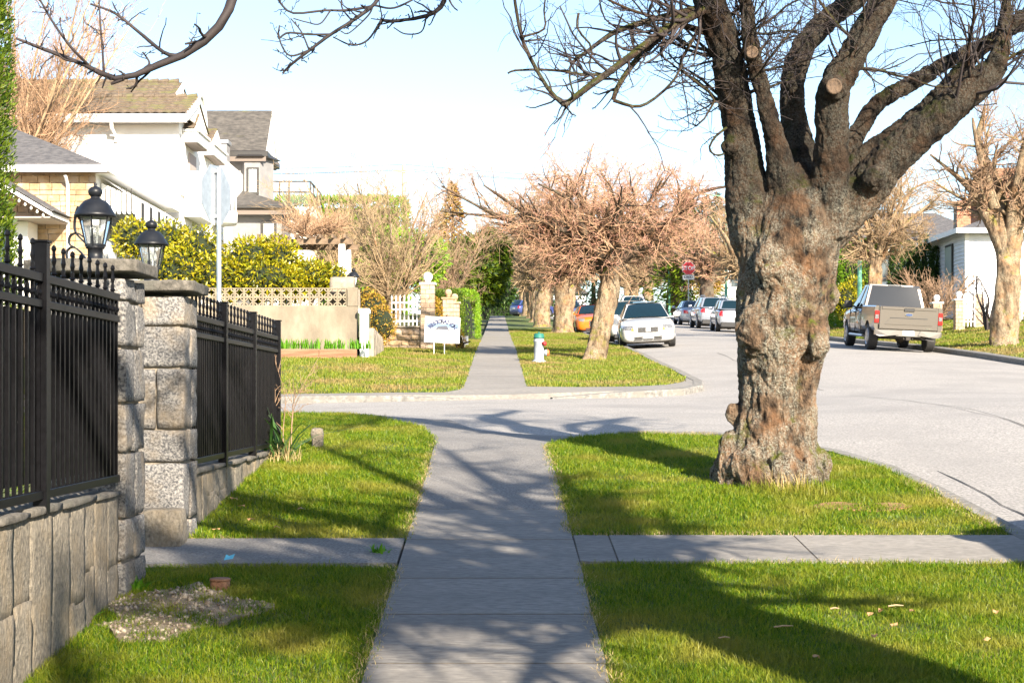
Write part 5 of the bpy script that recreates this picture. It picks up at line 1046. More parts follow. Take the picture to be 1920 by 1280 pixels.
# low stone wall, white picket fence and ball pillars
YF = 47.3; zf = g(-2.6, YF)
tl = thing('low_stone_wall', 'low sunlit stone wall carrying the white picket fence', 'wall', (-2.8, YF, zf)); rn = random.Random(8)
MB().box(-3.85, -2.02, YF+.03, YF+.27, zf-.3, 1.98).build('mortar_core', M['mortar'], tl, world=True)
z = zf-.05; k = 0
while z < 1.93:
    h = rn.uniform(.13, .2); x = -3.85+rn.uniform(0, .1)
    while x < -2.03:
        wd = min(rn.uniform(.2, .42), -2.02-x); k += 1
        if wd > .05: stone(tl, (x+.006, x+wd-.006, YF, YF+.2, z+.006, min(z+h, 1.97)-.006), 400+k, M['sandstone'], .02, .012, 2)
        x += wd
    z += h
MB().box(-3.9, -2.0, YF-.04, YF+.31, 1.985, 2.04, .01).build('coping', M['mortar'], tl, world=True)
def picket_fence(name, label, x0, x1, y, z0, h, pitch, group=None, mt='white_paint', arch=0.):
    t = thing(name, label, 'fence', ((x0+x1)/2, y, z0), group); n = int((x1-x0)/pitch)
    for zz in (.16, .55, .78): MB().box(x0, x1, y-.02, y+.02, z0+h*zz-.025, z0+h*zz+.025).build('rail', M[mt], t, world=True)
    for k in range(n+1):
        x = x0+(x1-x0)*k/n; hh = h*(1+arch*math.sin(PI*k/n)); m = MB(); m.box(x-.018, x+.018, y-.045, y-.022, z0, z0+hh*.94); m.prism([(x-.034, y-.045, z0+hh*.94), (x+.034, y-.045, z0+hh*.94), (x, y-.045, z0+hh*1.05)], (0, .023, 0)); m.build('picket', M[mt], t, world=True)
    return t
picket_fence('picket_fence', 'white spear-topped picket fence on the low stone wall', -3.15, -2.28, YF+.14, 2.045, .88, .115)
def ball_pillar(label, x, y, z0, h, wd, mt, ballmt='white_paint', group=None, r=.14, bricks=True):
    t = thing('ball_pillar', label, 'pillar', (x, y, z0), group); MB().box(x-wd/2+.02, x+wd/2-.02, y-wd/2+.02, y+wd/2-.02, z0-.2, z0+h-.1).build('mortar_core', M['mortar'], t, world=True)
    z = z0; k = 0; bh = .135
    while z < z0+h-.12:
        n = 2; sh = 0 if k % 2 else wd/4; xs_ = [x-wd/2, x-wd/2+wd/2+(.06 if k % 2 else -.06), x+wd/2]
        for a, b_ in zip(xs_, xs_[1:]): MB().box(a+.006, b_-.006, y-wd/2, y+wd/2, z+.006, z+bh-.006).build('brick', M[mt], t, world=True)
        z += bh; k += 1
    MB().box(x-wd/2-.04, x+wd/2+.04, y-wd/2-.04, y+wd/2+.04, z+.002, z+.07, .012).build('cap', M[ballmt], t, world=True)
    MB().lathe([(.06, 0), (.06, .03), (.08, .04)]+[(r*math.sin(a), .04+r-r*math.cos(a)) for a in np.linspace(.6, PI-.02, 9)], 14, (x, y, z+.07)).build('ball', M[ballmt], t, True, world=True); return t
ball_pillar('tan brick gate pillar with white ball at the end of the white picket fence', -2.08, YF+.1, zf, 1.95, .42, 'brick_tan')
ball_pillar('brick gate pillar with pale ball beside the dark clipped hedge', -1.62, 52, g(-1.6, 52), 1.5, .36, 'brick_tan', 'sandstone', r=.12)
ball_pillar('short brick pillar with pale ball just behind the other ball pillar', -1.45, 53.2, g(-1.5, 53.2), 1.35, .34, 'brick_tan', 'sandstone', r=.12)
bush('shrub', 'reddish climbing shrub on the wall between the ball pillars', [E(815, 590, 49.5, 14, 34)], 1500, .08, .03, 21, 'azalea', .5)
# pergola
tpg = thing('pergola', 'weathered wooden pergola with white posts behind the rhododendron', 'pergola', (-5, 46.5, 2.4))
for x, y in ((-4.45, 45.6), (-4.45, 47.4), (-6.6, 45.6), (-6.6, 47.4)): MB().box(x-.09, x+.09, y-.09, y+.09, 2.3, 4.28, .01).build('post', M['white_paint'], tpg, world=True)
for y in (45.6, 47.4): MB().box(-6.9, -4.15, y-.06, y+.06, 4.285, 4.44).build('beam', M['pergola_wood'], tpg, world=True)
for k in range(8): x = -6.8+k*.35; MB().box(x-.03, x+.03, 45.3, 47.7, 4.445, 4.55).build('rafter', M['pergola_wood'], tpg, world=True)
# ------------------------------------------------------------------ houses on the corner
def H_(t): return lambda m, nm, mt, par=None, sm=False: m.build(nm, M[mt], par or t, sm, world=True)
# stone-clad bungalow
t = thing('stone_clad_house', 'bungalow clad in tan stone with dark shingle hip roof and striped awning', 'house', (-13, 46, 2.4)); B = H_(t); yb = 43.0
B(MB().box(-20, -10.82, yb+.04, 52, 2.2, 6.02), 'wall', 'stucco')
rn = random.Random(17); z = 3.3; k = 0
while z < 5.98:
    h = rn.choice((.13, .17, .2)); x = -14.2+rn.uniform(0, .2)
    h = min(h, 6.0-z)
    while x < -10.83:
        wd = rn.uniform(.22, .52); wd = min(wd, -10.82-x); k += 1
        if wd > .06: B(MB().box(x+.005, x+wd-.005, yb-rn.uniform(.0, .03), yb+.06, z+.005, z+h-.005, .008), 'stone', 'sandstone')
        x += wd
    z += h
r0 = [(-20.4, yb-.42, 6.10), (-10.42, yb-.42, 6.10), (-10.42, 52.4, 6.10), (-20.4, 52.4, 6.10)]; r1 = [(-15.4, 47.2, 8.1), (-14.9, 47.2, 8.1)]
m = MB().add(r0+r1, [(0, 1, 5, 4), (1, 2, 5), (2, 3, 4, 5), (3, 0, 4)]); rf = B(m, 'roof', 'shingle')
B(MB().box(-20.42, -10.40, yb-.46, yb-.42, 5.93, 6.12), 'fascia', 'white_paint'); B(MB().box(-10.42, -10.38, yb-.46, 52.4, 5.95, 6.12), 'fascia', 'white_paint'); B(MB().box(-20.4, -10.43, yb-.41, yb+.02, 5.95, 5.99), 'soffit', 'soffit'); B(MB().box(-10.84, -10.43, yb+.03, 52.3, 5.95, 5.99), 'soffit', 'white_paint')
B(MB().tube([(-11.55, yb-.06, 2.3), (-11.55, yb-.06, 5.6), (-11.55, yb-.3, 5.85)], .045, 8), 'downspout', 'white_paint')
B(MB().box(-10.815, -10.78, 44.2, 45.6, 4.3, 5.4), 'window', 'pane'); B(MB().box(-10.815, -10.78, 47.2, 48.6, 4.3, 5.4), 'window', 'pane')
aw = B(MB().add([(-10.75, 43.5, 5.9), (-10.75, 51, 5.9), (-9.95, 51, 5.35), (-9.95, 43.5, 5.35)], [(0, 1, 2, 3)]), 'awning', 'white_paint')
for k in range(21):
    y = 43.5+k*.36; mt = 'white_paint' if k % 3 else 'dark_trim'; pts = [(-9.95, y+.01, 5.36), (-9.95, y+.35, 5.36)]+[(-9.95, y+.18+.17*math.cos(a), 4.95-.14*math.sin(a)) for a in np.linspace(0, PI, 7)]
    MB().prism(pts, (.012, 0, 0)).build('valance_strip', M[mt], aw, world=False).location = -ORG[t.name]
for k in range(7):
    x = -10.78+k*.14; pts = [(x+.006, 43.46, 5.75-.09*k*.7), (x+.134, 43.46, 5.75-.09*(k+1)*.7)]+[(x+.07+.064*math.cos(a), 43.46, 4.98-.08*math.sin(a)) for a in np.linspace(0, PI, 7)]
    MB().prism(pts, (0, .012, 0)).build('valance_strip', M['white_paint' if k % 2 else 'white_paint'], aw).location = -ORG[t.name]
for k in range(6): MB().box(-10.66+k*.14-.012, -10.66+k*.14+.012, 43.44, 43.455, 4.9, 5.6).build('stripe', M['dark_trim'], aw).location = -ORG[t.name]
# gabled porch with string lights
pr = B(MB().prism([(-11.5, 41.2, 4.60), (-11.5, 41.2, 4.70), (-14.6, 41.2, 6.55), (-17.7, 41.2, 4.70), (-17.7, 41.2, 4.60), (-14.6, 41.2, 6.42)], (0, 1.7, 0)), 'porch_roof', 'white_paint')
B(MB().prism([(-11.48, 41.16, 4.72), (-14.6, 41.16, 6.58), (-14.6, 41.16, 6.63), (-11.42, 41.16, 4.74)], (0, 1.75, 0)), 'porch_shingles', 'shingle'); B(MB().box(-17.6, -11.55, 41.25, 42.85, 4.56, 4.595), 'porch_ceiling', 'soffit')
B(MB().box(-17, -12.35, 42.0, 42.9, 2.2, 4.55), 'porch_wall', 'stucco'); wn = B(MB().box(-13.6, -12.75, 41.95, 41.995, 3.2, 4.25), 'window', 'white_paint'); MB().box(-13.5, -12.85, 41.93, 41.948, 3.3, 4.15).build('pane', M['pane'], wn).location = -ORG[t.name]
for k in range(11):
    f = k/11; MB().lathe([(.012, 0), (.03, -.03), (.035, -.06), (.015, -.09)], 8, (-11.7-1.7*f, 41.14, 4.72+1.02*f-.06)).build('string_light', M['bulb'], t, True, world=True)
# white two-storey house
t = thing('white_house', 'white two-storey stucco house with brown tile roof and stacked balconies', 'house', (-14, 57, 3)); B = H_(t); yh = 52.6
B(MB().box(-26, -10.5, yh, 66, 2.5, 9.05), 'wall', 'stucco')
def tile_roof(x0, x1, y0, z0, y1, z1, pitch=.30, course=.34):
    n = int((x1-x0)/(pitch/4))+1; L_ = math.hypot(y1-y0, z1-z0); m_ = int(L_/course); V = []; F = []; up = np.array([0, -(z1-z0), (y1-y0)])/L_; up = up if up[2] > 0 else -up
    rows = []
    for j in range(m_+1):
        for e in (0, .96):
            f = min((j+e)*course/L_, 1); rows.append((f, .045 if e == 0 else .0))
            if f >= 1: break
    for f, lift in rows:
        for i in range(n):
            x = x0+(x1-x0)*i/(n-1); wv = .035*abs(math.sin(PI*(x-x0)/pitch)); p = np.array([x, y0+(y1-y0)*f, z0+(z1-z0)*f])+up*(lift+wv); V.append(p)
    for j in range(len(rows)-1):
        for i in range(n-1): F.append((j*n+i, j*n+i+1, (j+1)*n+i+1, (j+1)*n+i))
    return np.array(V), F
rt = None
for (x0, x1, y0, z0, y1, z1) in ((-26, -10.12, yh-.5, 9.12, yh+1.5, 10.02), (-26, -11.1, yh+1.7, 9.95, yh+3.8, 10.98)):
    V, F = tile_roof(x0, x1, y0, z0, y1, z1); mobj('roof', raw_mesh('roof', V-np.array(ORG[t.name]), F), M['tile'], t)
    B(MB().add([(x0, y1, z1), (x1, y1, z1), (x1, y1+(y1-y0), z0), (x0, y1+(y1-y0), z0)], [(0, 1, 2, 3)]), 'roof', 'tile')
    B(MB().prism([(x1-.1, y0+.05, z0-.03), (x1-.1, y1, z1-.05), (x1-.1, 2*y1-y0-.05, z0-.03)], (.05, 0, 0)), 'gable', 'stucco')
    B(MB().prism([(x1-.06, y0-.05, z0-.2), (x1-.06, y0-.05, z0+.02), (x1-.06, y1, z1+.02), (x1-.06, y1, z1-.22)], (.1, 0, 0)), 'barge_board', 'white_paint')
    n = int((x1-x0)/.36)
    m = MB()
    for k in range(n): xx = x0+k*.36; m.tube([(xx, y1, z1+.03), (xx+.35, y1, z1+.06)], [.09, .11], 8)
    B(m, 'ridge_tiles', 'tile')
m = MB(); V = [(-26, yh+2, 10.0), (-15.5, yh+2.6, 10.2), (-18.5, yh+6, 12.4), (-26, yh+6, 12.4)]; B(m.add(V, [(0, 1, 2, 3)]), 'roof', 'tile')
B(MB().box(-26, -10.14, yh-.56, yh-.5, 8.86, 9.14), 'fascia', 'white_paint'); B(MB().box(-26, -10.2, yh-.50, yh, 8.93, 8.97), 'soffit', 'soffit'); B(MB().tube([(-12.6, yh-.5, 8.9), (-12.6, yh-.45, 8.7), (-12.55, yh-.06, 8.45), (-12.55, yh-.06, 8.3)], .06, 8), 'downspout', 'white_paint')
B(MB().box(-10.49, -10.44, yh+.25, yh+.9, 6.6, 8.6), 'window', 'white_paint')
def canopy(x0, x1, y0, y1, z):
    B(MB().box(x0, x1, y0, y1, z, z+.34), 'canopy', 'white_paint'); B(MB().box(x0, x1-.06, y0+.06, y1-.06, z-.03, z-.004), 'soffit', 'soffit'); B(MB().box(x0, x1+.06, y0-.06, y1+.06, z+.345, z+.42), 'gutter', 'white_paint')
    V, F = tile_roof(x0-.9, x1-.1, y0+.05, z+.42, (y0+y1)/2, z+1.1); mobj('roof', raw_mesh('roof', V-np.array(ORG[t.name]), F), M['tile'], t); B(MB().prism([(x1-.14, y0, z+.42), (x1-.14, (y0+y1)/2, z+1.06), (x1-.14, y1, z+.42)], (.04, 0, 0)), 'gable', 'stucco')
canopy(-10.48, -9.98, 53.2, 55.2, 8.40); canopy(-10.48, -10.12, 57.0, 59.6, 8.55)
B(MB().box(-10.48, -9.95, 53.4, 56.2, 5.95, 6.4), 'balcony_floor', 'stucco'); bl = B(MB().box(-10.0, -9.94, 53.4, 56.2, 6.41, 7.45), 'balcony_parapet', 'white_paint'); B(MB().box(-10.48, -10.01, 53.36, 53.42, 6.41, 7.45), 'balcony_parapet', 'white_paint')
for k in range(6): MB().box(-10.44+k*.07, -10.40+k*.07, 53.345, 53.358, 6.5, 7.35).build('baluster', M['stucco'], bl).location = -ORG[t.name]
B(MB().box(-10.49, -10.45, 54.2, 55.4, 6.3, 8.2), 'door', 'soffit')
B(MB().lathe([(.9, 0), (.95, .1), (.95, .45)], 24, (-10.62, 59.3, 6.3)), 'round_balcony', 'stucco', None, True)
for k in range(9):
    a = -PI/2+PI*k/8; B(MB().tube([(-10.62+.9*math.cos(a), 59.3+.9*math.sin(a), 6.7), (-10.62+.9*math.cos(a), 59.3+.9*math.sin(a), 7.85)], .03, 6), 'baluster', 'white_paint')
a = np.linspace(-PI/2, PI/2, 15); B(MB().tube(np.stack([-10.62+.9*np.cos(a), 59.3+.9*np.sin(a), np.full(15, 7.88)], 1), .04, 6), 'handrail', 'white_paint')
sk = [(-11.3, 56+.9*math.cos(q), 9.3+1.15*math.sin(q)) for q in np.linspace(0, PI, 11)]
B(MB().prism(sk, (.9, 0, 0)), 'skylight', 'curtain_pane', None); B(MB().tube([(-10.38, y_, z_) for _, y_, z_ in sk], .05, 6), 'skylight_frame', 'white_paint')
# grey house
t = thing('grey_house', 'grey stucco house with steep dark shingle roof, black eaves and glass deck', 'house', (-11, 68, 3)); B = H_(t)
B(MB().box(-18, -9.85, 66, 68.9, 2.6, 9.75), 'wall', 'stucco_grey')
B(MB().box(-18, -9.42, 65.45, 69.1, 9.72, 9.98, .03), 'eave', 'dark_trim'); B(MB().box(-17.9, -9.55, 65.6, 69.0, 9.66, 9.715), 'soffit', 'taupe'); B(MB().box(-17.9, -9.5, 65.46, 65.495, 9.55, 9.76), 'fascia', 'taupe')
B(MB().add([(-18, 65.5, 9.99), (-9.5, 65.5, 9.99), (-9.5, 67.3, 11.95), (-18, 67.3, 11.95), (-9.5, 69.1, 9.99), (-18, 69.1, 9.99)], [(0, 1, 2, 3), (3, 2, 4, 5)]), 'roof', 'shingle_b'); B(MB().prism([(-9.62, 65.6, 9.985), (-9.62, 67.3, 11.9), (-9.62, 69.0, 9.985)], (.06, 0, 0)), 'gable', 'stucco')
B(MB().prism([(-9.54, 69.15, 9.9), (-9.54, 67.3, 11.86), (-9.54, 67.3, 12.02), (-9.54, 69.2, 10.05)], (.06, 0, 0)), 'barge_board', 'white_paint')
# bay with angled window
m = MB().prism([(-10.6, 66, 7.9), (-10.4, 65.55, 7.9), (-9.75, 65.55, 7.9), (-9.35, 66.6, 7.9), (-10.0, 66.8, 7.9)], (0, 0, 1.85)); B(m, 'bay', 'stucco_grey')
wn = B(MB().box(-10.28, -9.80, 65.47, 65.545, 8.2, 9.3), 'window', 'dark_trim'); MB().box(-10.20, -9.88, 65.45, 65.468, 8.28, 9.22).build('pane', M['curtain_pane'], wn).location = -ORG[t.name]
MB().box(-10.06, -10.03, 65.43, 65.449, 8.28, 9.22).build('mullion', M['white_paint'], wn).location = -ORG[t.name]
m = MB().add([(-10.7, 65.3, 9.74), (-9.6, 65.3, 9.74), (-9.05, 66.8, 9.74), (-10.0, 67.2, 9.74), (-10.2, 66.4, 10.4)], [(0, 1, 4), (1, 2, 4), (2, 3, 4), (3, 0, 4), (3, 2, 1, 0)]); B(m, 'bay_roof', 'dark_trim')
B(MB().box(-11.4, -10.9, 64.3, 65.0, 5, 10.1), 'chimney', 'stucco_grey'); B(MB().box(-11.46, -10.84, 64.24, 65.06, 10.105, 10.24), 'chimney_cap', 'galv')
B(MB().box(-18, -8.55, 63.2, 65.99, 2.4, 7.28), 'lower_wall', 'stucco_grey'); B(MB().add([(-18, 62.6, 7.42), (-8.15, 62.6, 7.42), (-10.6, 65.98, 8.45), (-18, 65.98, 8.45), (-8.15, 66.5, 7.42)], [(0, 1, 2, 3), (1, 4, 2)]), 'lower_roof', 'shingle_b')
B(MB().box(-18, -8.12, 62.56, 66.5, 7.29, 7.415, .02), 'eave', 'dark_trim'); B(MB().box(-17.9, -8.1, 62.70, 62.76, 7.06, 7.285), 'fascia', 'taupe')
wn = B(MB().box(-9.35, -8.75, 63.12, 63.195, 5.7, 6.85), 'window', 'dark_trim'); MB().box(-9.25, -8.85, 63.10, 63.118, 5.8, 6.75).build('pane', M['curtain_pane'], wn).location = -ORG[t.name]
B(MB().box(-9.84, -7.85, 68, 72, 7.6, 7.98), 'deck', 'white_paint'); B(MB().box(-9.6, -8.05, 68.3, 71.8, 3, 7.59), 'deck_wall', 'stucco')
for (x, y) in ((-9.3, 68.1), (-8.9, 68.1), (-8.0, 68.1), (-8.0, 69.4), (-8.0, 70.7), (-8.0, 71.9)): B(MB().box(x-.03, x+.03, y-.03, y+.03, 7.985, 9.05), 'railing_post', 'dark_trim')
for z in (9.07, 8.62): B(MB().box(-9.84, -7.96, 68.07, 68.13, z-.03, z+.03), 'handrail', 'dark_trim'); B(MB().box(-8.03, -7.97, 68.14, 71.95, z-.03, z+.03), 'handrail', 'dark_trim')
B(MB().box(-9.2, -9.0+.95, 68.09, 68.11, 8.05, 8.58), 'glass_panel', 'clear')
# right-hand houses
t = thing('clapboard_house', 'white clapboard house with grey roof and brick chimney behind the picket gates', 'house', (24, 72, 3)); B = H_(t); zh = g(19.5, 66)
B(MB().box(19.32, 36, 66.03, 78, zh-.5, 6.78), 'wall', 'white_vinyl')
for k in range(22):
    z = zh+.2+k*.155
    if z > 6.6: break
    B(MB().prism([(19.31, 66.02, z), (19.31, 65.985, z), (19.31, 66.02, z+.152)], (16.6, 0, 0)), 'clapboard', 'white_vinyl'); B(MB().prism([(19.31, 66.04, z), (19.275, 66.04, z), (19.31, 66.04, z+.152)], (0, 11.9, 0)), 'clapboard', 'white_vinyl')
B(MB().box(19.25, 19.40, 65.95, 66.1, zh-.3, 6.78), 'corner_board', 'white_paint')
for y, z0, z1 in ((68.3, 4.6, 6.4), (74.2, 4.6, 6.3)):
    wn = B(MB().box(19.22, 19.272, y-.55, y+.55, z0, z1), 'window', 'dark_trim'); MB().box(19.20, 19.218, y-.45, y+.45, z0+.1, z1-.1).build('pane', M['curtain_pane'], wn).location = -ORG[t.name]
dr = B(MB().box(19.22, 19.272, 70.9, 71.9, zh+.7, 6.2), 'door', 'white_paint'); MB().lathe([(.05, 0), (.09, .02), (.11, .25), (.03, .3)], 8, (19.1, 70.4, 5.9)).build('wall_lamp', M['black_metal'], t, world=True)
B(MB().add([(18.8, 65.5, 6.8), (37, 65.5, 6.8), (37, 78.5, 6.8), (18.8, 78.5, 6.8), (23.8, 71.5, 8.6), (37, 71.5, 8.6)], [(0, 1, 5, 4), (0, 4, 3), (3, 4, 5, 2), (3, 2, 1, 0)]), 'roof', 'shingle')
B(MB().box(18.76, 37, 65.44, 65.495, 6.62, 6.83), 'fascia', 'white_paint'); B(MB().box(18.74, 18.795, 65.44, 78.5, 6.62, 6.83), 'fascia', 'white_paint')
ch = B(MB().box(19.92, 20.48, 69.4, 70, 7, 8.35), 'chimney', 'mortar')
for k in range(11):
    for j in range(2):
        z = 7.0+k*.13; xa = 19.90+j*.30-(.08 if k % 2 else 0); MB().box(max(xa, 19.89)+.006, min(xa+.30+(.08 if k % 2 and j else 0), 20.51)-.006, 69.38, 69.42, z+.005, z+.125).build('brick', M['brick_red'], ch).location = -ORG[t.name]
for k in range(4): B(MB().box(18.3-k*.0, 19.2, 70.8-0, 72.0, zh+.55-.18*k-.18, zh+.55-.18*k) if k == 0 else MB().box(18.3-.28*k, 18.3-.28*(k-1)-.005, 70.8, 72, zh+.37-.18*k, zh+.55-.18*k), 'step', 'concrete')
t = thing('russet_house', 'house with a large russet shingle roof rising behind the clapboard house', 'house', (29, 88, 4)); B = H_(t)
B(MB().box(26.3, 40, 84, 89.6, 3, 9.0), 'wall', 'stucco'); B(MB().add([(25.9, 83.4, 8.9), (41, 83.4, 8.9), (41, 86.8, 12.3), (25.9, 86.8, 12.3), (25.9, 90.2, 8.9), (41, 90.2, 8.9)], [(0, 1, 2, 3), (3, 2, 5, 4)]), 'roof', 'shingle_red'); B(MB().prism([(26.2, 83.6, 8.9), (26.2, 86.8, 12.1), (26.2, 90, 8.9)], (.1, 0, 0)), 'gable', 'brick_red')
for z in (8.82,): B(MB().box(25.8, 41, 83.3, 83.38, z-.1, z+.12), 'fascia', 'white_paint')
t = thing('far_house', 'low white house with dark roof seen above the dark cedar row', 'house', (24, 96, 5)); B = H_(t); B(MB().box(21, 28.5, 93, 101, 4, 8.9), 'wall', 'stucco'); B(MB().add([(20.2, 92.2, 8.9), (29.2, 92.2, 8.9), (29.2, 101.6, 8.9), (20.2, 101.6, 8.9), (23.5, 97, 11.0), (26.5, 97, 11.0)], [(0, 1, 5, 4), (1, 2, 5), (2, 3, 4, 5), (3, 0, 4), (3, 2, 1, 0)]), 'roof', 'shingle'); B(MB().box(21.8, 23, 92.93, 92.995, 6.6, 8), 'window', 'pane'); B(MB().box(25, 26.4, 92.93, 92.995, 6.6, 8), 'window', 'pane')
def far_house(label, x0, x1, y, z0, z1, mt, rmt):
    t = thing('far_house', label, 'house', ((x0+x1)/2, y+4, z0)); B = H_(t); B(MB().box(x0, x1, y, y+8, z0-1, z1), 'wall', mt); B(MB().add([(x0-.5, y-.5, z1), (x1+.5, y-.5, z1), (x1+.5, y+8.5, z1), (x0-.5, y+8.5, z1), ((x0+x1)/2-1, y+4, z1+2.2), ((x0+x1)/2+1, y+4, z1+2.2)], [(0, 1, 5, 4), (1, 2, 5), (2, 3, 4, 5), (3, 0, 4), (3, 2, 1, 0)]), 'roof', rmt)
    n = max(2, int((x1-x0)/2.5))
    for k in range(n):
        x = x0+(x1-x0)*(k+.5)/n; wn = B(MB().box(x-.5, x+.5, y-.06, y-.005, z1-2.0, z1-.7), 'window', 'white_paint'); MB().box(x-.42, x+.42, y-.08, y-.062, z1-1.92, z1-.78).build('pane', M['pane'], wn).location = -ORG[t.name]
far_house('white far house past the stop sign, behind the dark spruce', 17.2, 25, 142, 7, 11.5, 'stucco', 'shingle')
far_house('pale far house at the hilltop behind the bare street trees', 5.8, 12.2, 222, 9.6, 14, 'white_vinyl', 'shingle_b')
far_house('grey far house beyond the dark evergreen mass by the sidewalk', -9, -3, 205, 9.2, 13.5, 'stucco_grey', 'shingle')
# right-hand gate: brick pillars, white pickets
zr = g(17.5, 58.5)
for i, (x, lab) in enumerate(((16.2, 'slim brick pillar with pale ball nearest the pickup truck'), (16.85, 'brick pillar with pale ball between the two white picket gates'), (17.55, 'tall brick pillar with ball finial beside the arched white gate'), (18.9, 'brick pillar at the far end of the white picket gates'))): ball_pillar(lab, x, 58.5+(.6 if i == 0 else 0), g(x, 58.5), 1.15 if i != 2 else 1.3, .34, 'brick_tan', 'white_paint', r=.12)
picket_fence('picket_gate', 'white picket gate leaf standing between the ball pillars', 16.99, 17.36, 58.35, zr+.05, 1.15, .095, arch=.25)
picket_fence('picket_gate', 'wider arched white picket gate beside the tall ball pillar', 17.75, 18.7, 58.4, zr+.05, .98, .10, arch=.18)
picket_fence('picket_fence', 'white picket fence continuing behind the moss-flecked tree', 19.1, 20.6, 58.4, g(19.5, 58.4)+.05, .95, .10)
MB_ = MB(); 
ball_pillar('broad brick pillar standing beside the moss-flecked pruned tree', 20.3, 57.2, g(20.3, 57.2), 1.2, .5, 'brick_tan', 'brick_tan', r=.13)
# ------------------------------------------------------------------ street furniture
def octagon(r): return [(r*math.cos(PI/8+k*PI/4), r*math.sin(PI/8+k*PI/4)) for k in range(8)]
def text_obj(name, s, size, mt, parent, M_, extr=.002, space=1., bold=0.):
    cu = bpy.data.curves.new(name, 'FONT'); cu.body = s; cu.size = size; cu.align_x = 'CENTER'; cu.align_y = 'CENTER'; cu.extrude = extr; cu.offset = bold; cu.space_character = space; o = bpy.data.objects.new(name, cu); COL.objects.link(o)
    dg = bpy.context.evaluated_depsgraph_get(); dg.update(); me = bpy.data.meshes.new_from_object(o.evaluated_get(dg)); bpy.data.objects.remove(o, do_unlink=True); me.transform(M_); me.materials.clear(); return mobj(name, me, mt, parent)
def stop_sign(label, x, y, rz, h, wide, fourway=False, pole_r=.03):
    z = g(x, y); t = thing('stop_sign', label, 'sign', (x, y, z), rotz=rz); r = wide/2/math.cos(PI/8); zc = h
    P = [(a, -.006, zc+b_) for a, b_ in octagon(r)]; MB().prism(P, (0, .004, 0)).build('back_plate', M['galv'], t)
    P = [(a, -.0085, zc+b_) for a, b_ in octagon(r*.999)]; MB().prism(P, (0, .002, 0)).build('white_border', M['sign_white'], t); P = [(a, -.0115, zc+b_) for a, b_ in octagon(r*.95)]; MB().prism(P, (0, .002, 0)).build('red_face', M['stop_red'], t)
    text_obj('lettering', 'STOP', wide*.42, M['sign_white'], t, bold=.008, M_=Matrix.Translation((0, -.014, zc)) @ Matrix.Rotation(PI/2, 4, 'X'))
    MB().tube([(0, .035, -.3), (0, .035, zc+wide*.46)], pole_r, 10).build('post', M['galv'], t)
    for zz in (zc-wide*.38, zc+wide*.4): MB().box(-.05, .05, -.002, .035, zz-.02, zz+.02).build('bracket', M['galv'], t)
    if fourway:
        MB().box(-wide*.45, wide*.45, -.010, -.004, zc-wide*.5-.30, zc-wide*.5-.02).build('lower_plate', M['sign_white'], t); text_obj('lettering', '4-WAY', .2, M['black_metal'], t, bold=.004, M_=Matrix.Translation((0, -.013, zc-wide*.5-.16)) @ Matrix.Rotation(PI/2, 4, 'X'))
    return t
stop_sign('stop sign seen from behind, grey metal back on galvanised post behind the fence', -3.52, 20, math.radians(180+71), 2.80, .72)
stop_sign('red stop sign with four-way plate across the road by dark spruce', 11.6, 97.5, math.radians(-4), (740-503)*97.5/3000-g(11.6, 97.5), .78, True)
def lamp_post(label, x, y, h, mt='teal_pole'):
    z = g(x, y); t = thing('lamp_post', label, 'lamp post', (x, y, z)); MB().lathe([(.16, -.2), (.16, .25), (.10, .35), (.09, 2), (.06, h)], 12).build('pole', M[mt], t, True); MB().tube([(0, 0, h-.1), (-.3, 0, h+.25), (-1.4, 0, h+.4)], .035, 6).build('arm', M[mt], t); MB().box(-2.0, -1.35, -.12, .12, h+.36, h+.48, .03).build('lamp_head', M['galv'], t)
lamp_post('tall green lamp post between the pale trunks beyond the silver cars', 13.8, 129, 8.2); lamp_post('green lamp post behind the silver crossover, right of the stop sign', 13.75, 96.5, 7.5); lamp_post('green lamp post rising behind the tan-twigged tree by the truck', 14.35, 63.5, 7.0)
t = thing('utility_pole', 'wooden utility pole with crossarm and wires above the bare shrubs', 'pole', (-6.2, 105, 4)); MB().tube([(-6.2, 105, 3), (-6.2, 105, 15.1)], [.16, .12], 10).build('pole', M['wood_pole'], t, world=True); MB().box(-6.9, -5.5, 104.85, 104.95, 14.55, 14.7).build('crossarm', M['wood_pole'], t, world=True)
for k, (a, b_) in enumerate(((-6.85, 14.75), (-6.2, 15.1), (-5.55, 14.75))):
    q = np.linspace(0, 1, 14); x = a+(-40-a)*q; MB().tube(np.stack([x, 105-12*q, b_-1.0*q-1.2*4*q*(1-q)*.5], 1), .012, 4).build('wire', M['plastic'], t, world=True)
    x = a+(24-a)*q; MB().tube(np.stack([x, 105+12*q, b_+.6*q-.9*4*q*(1-q)*.5], 1), .012, 4).build('wire', M['plastic'], t, world=True)
# hydrant
hx, hy = 1.05, 41.2; t = thing('fire_hydrant', 'white fire hydrant with green cap and red side nozzle on the far verge', 'hydrant', (hx, hy, g(hx, hy)))
MB().lathe([(.19, -.05), (.19, .03), (.15, .04), (.128, .07), (.125, .50), (.14, .52), (.14, .55), (.125, .57), (.125, .61)], 20).build('barrel', M['hyd_white'], t, True)
MB().lathe([(.142, .61), (.142, .645), (.13, .655), (.128, .715), (.10, .735), (0, .735)], 16).build('cap', M['hyd_green'], t, True); MB().lathe([(.025, .735), (.025, .775), (0, .775)], 5).build('operating_nut', M['hyd_green'], t)
MB().lathe([(.05, 0), (.05, .05), (.062, .06), (.062, .10), (.04, .115), (0, .115)], 14).xf(Matrix.Translation((.08, -.06, .47)) @ Matrix.Rotation(math.radians(62), 4, 'Z') @ Matrix.Rotation(PI/2, 4, 'X') @ Matrix.Rotation(0, 4, 'Z')).build('side_nozzle', M['hyd_red'], t, True)
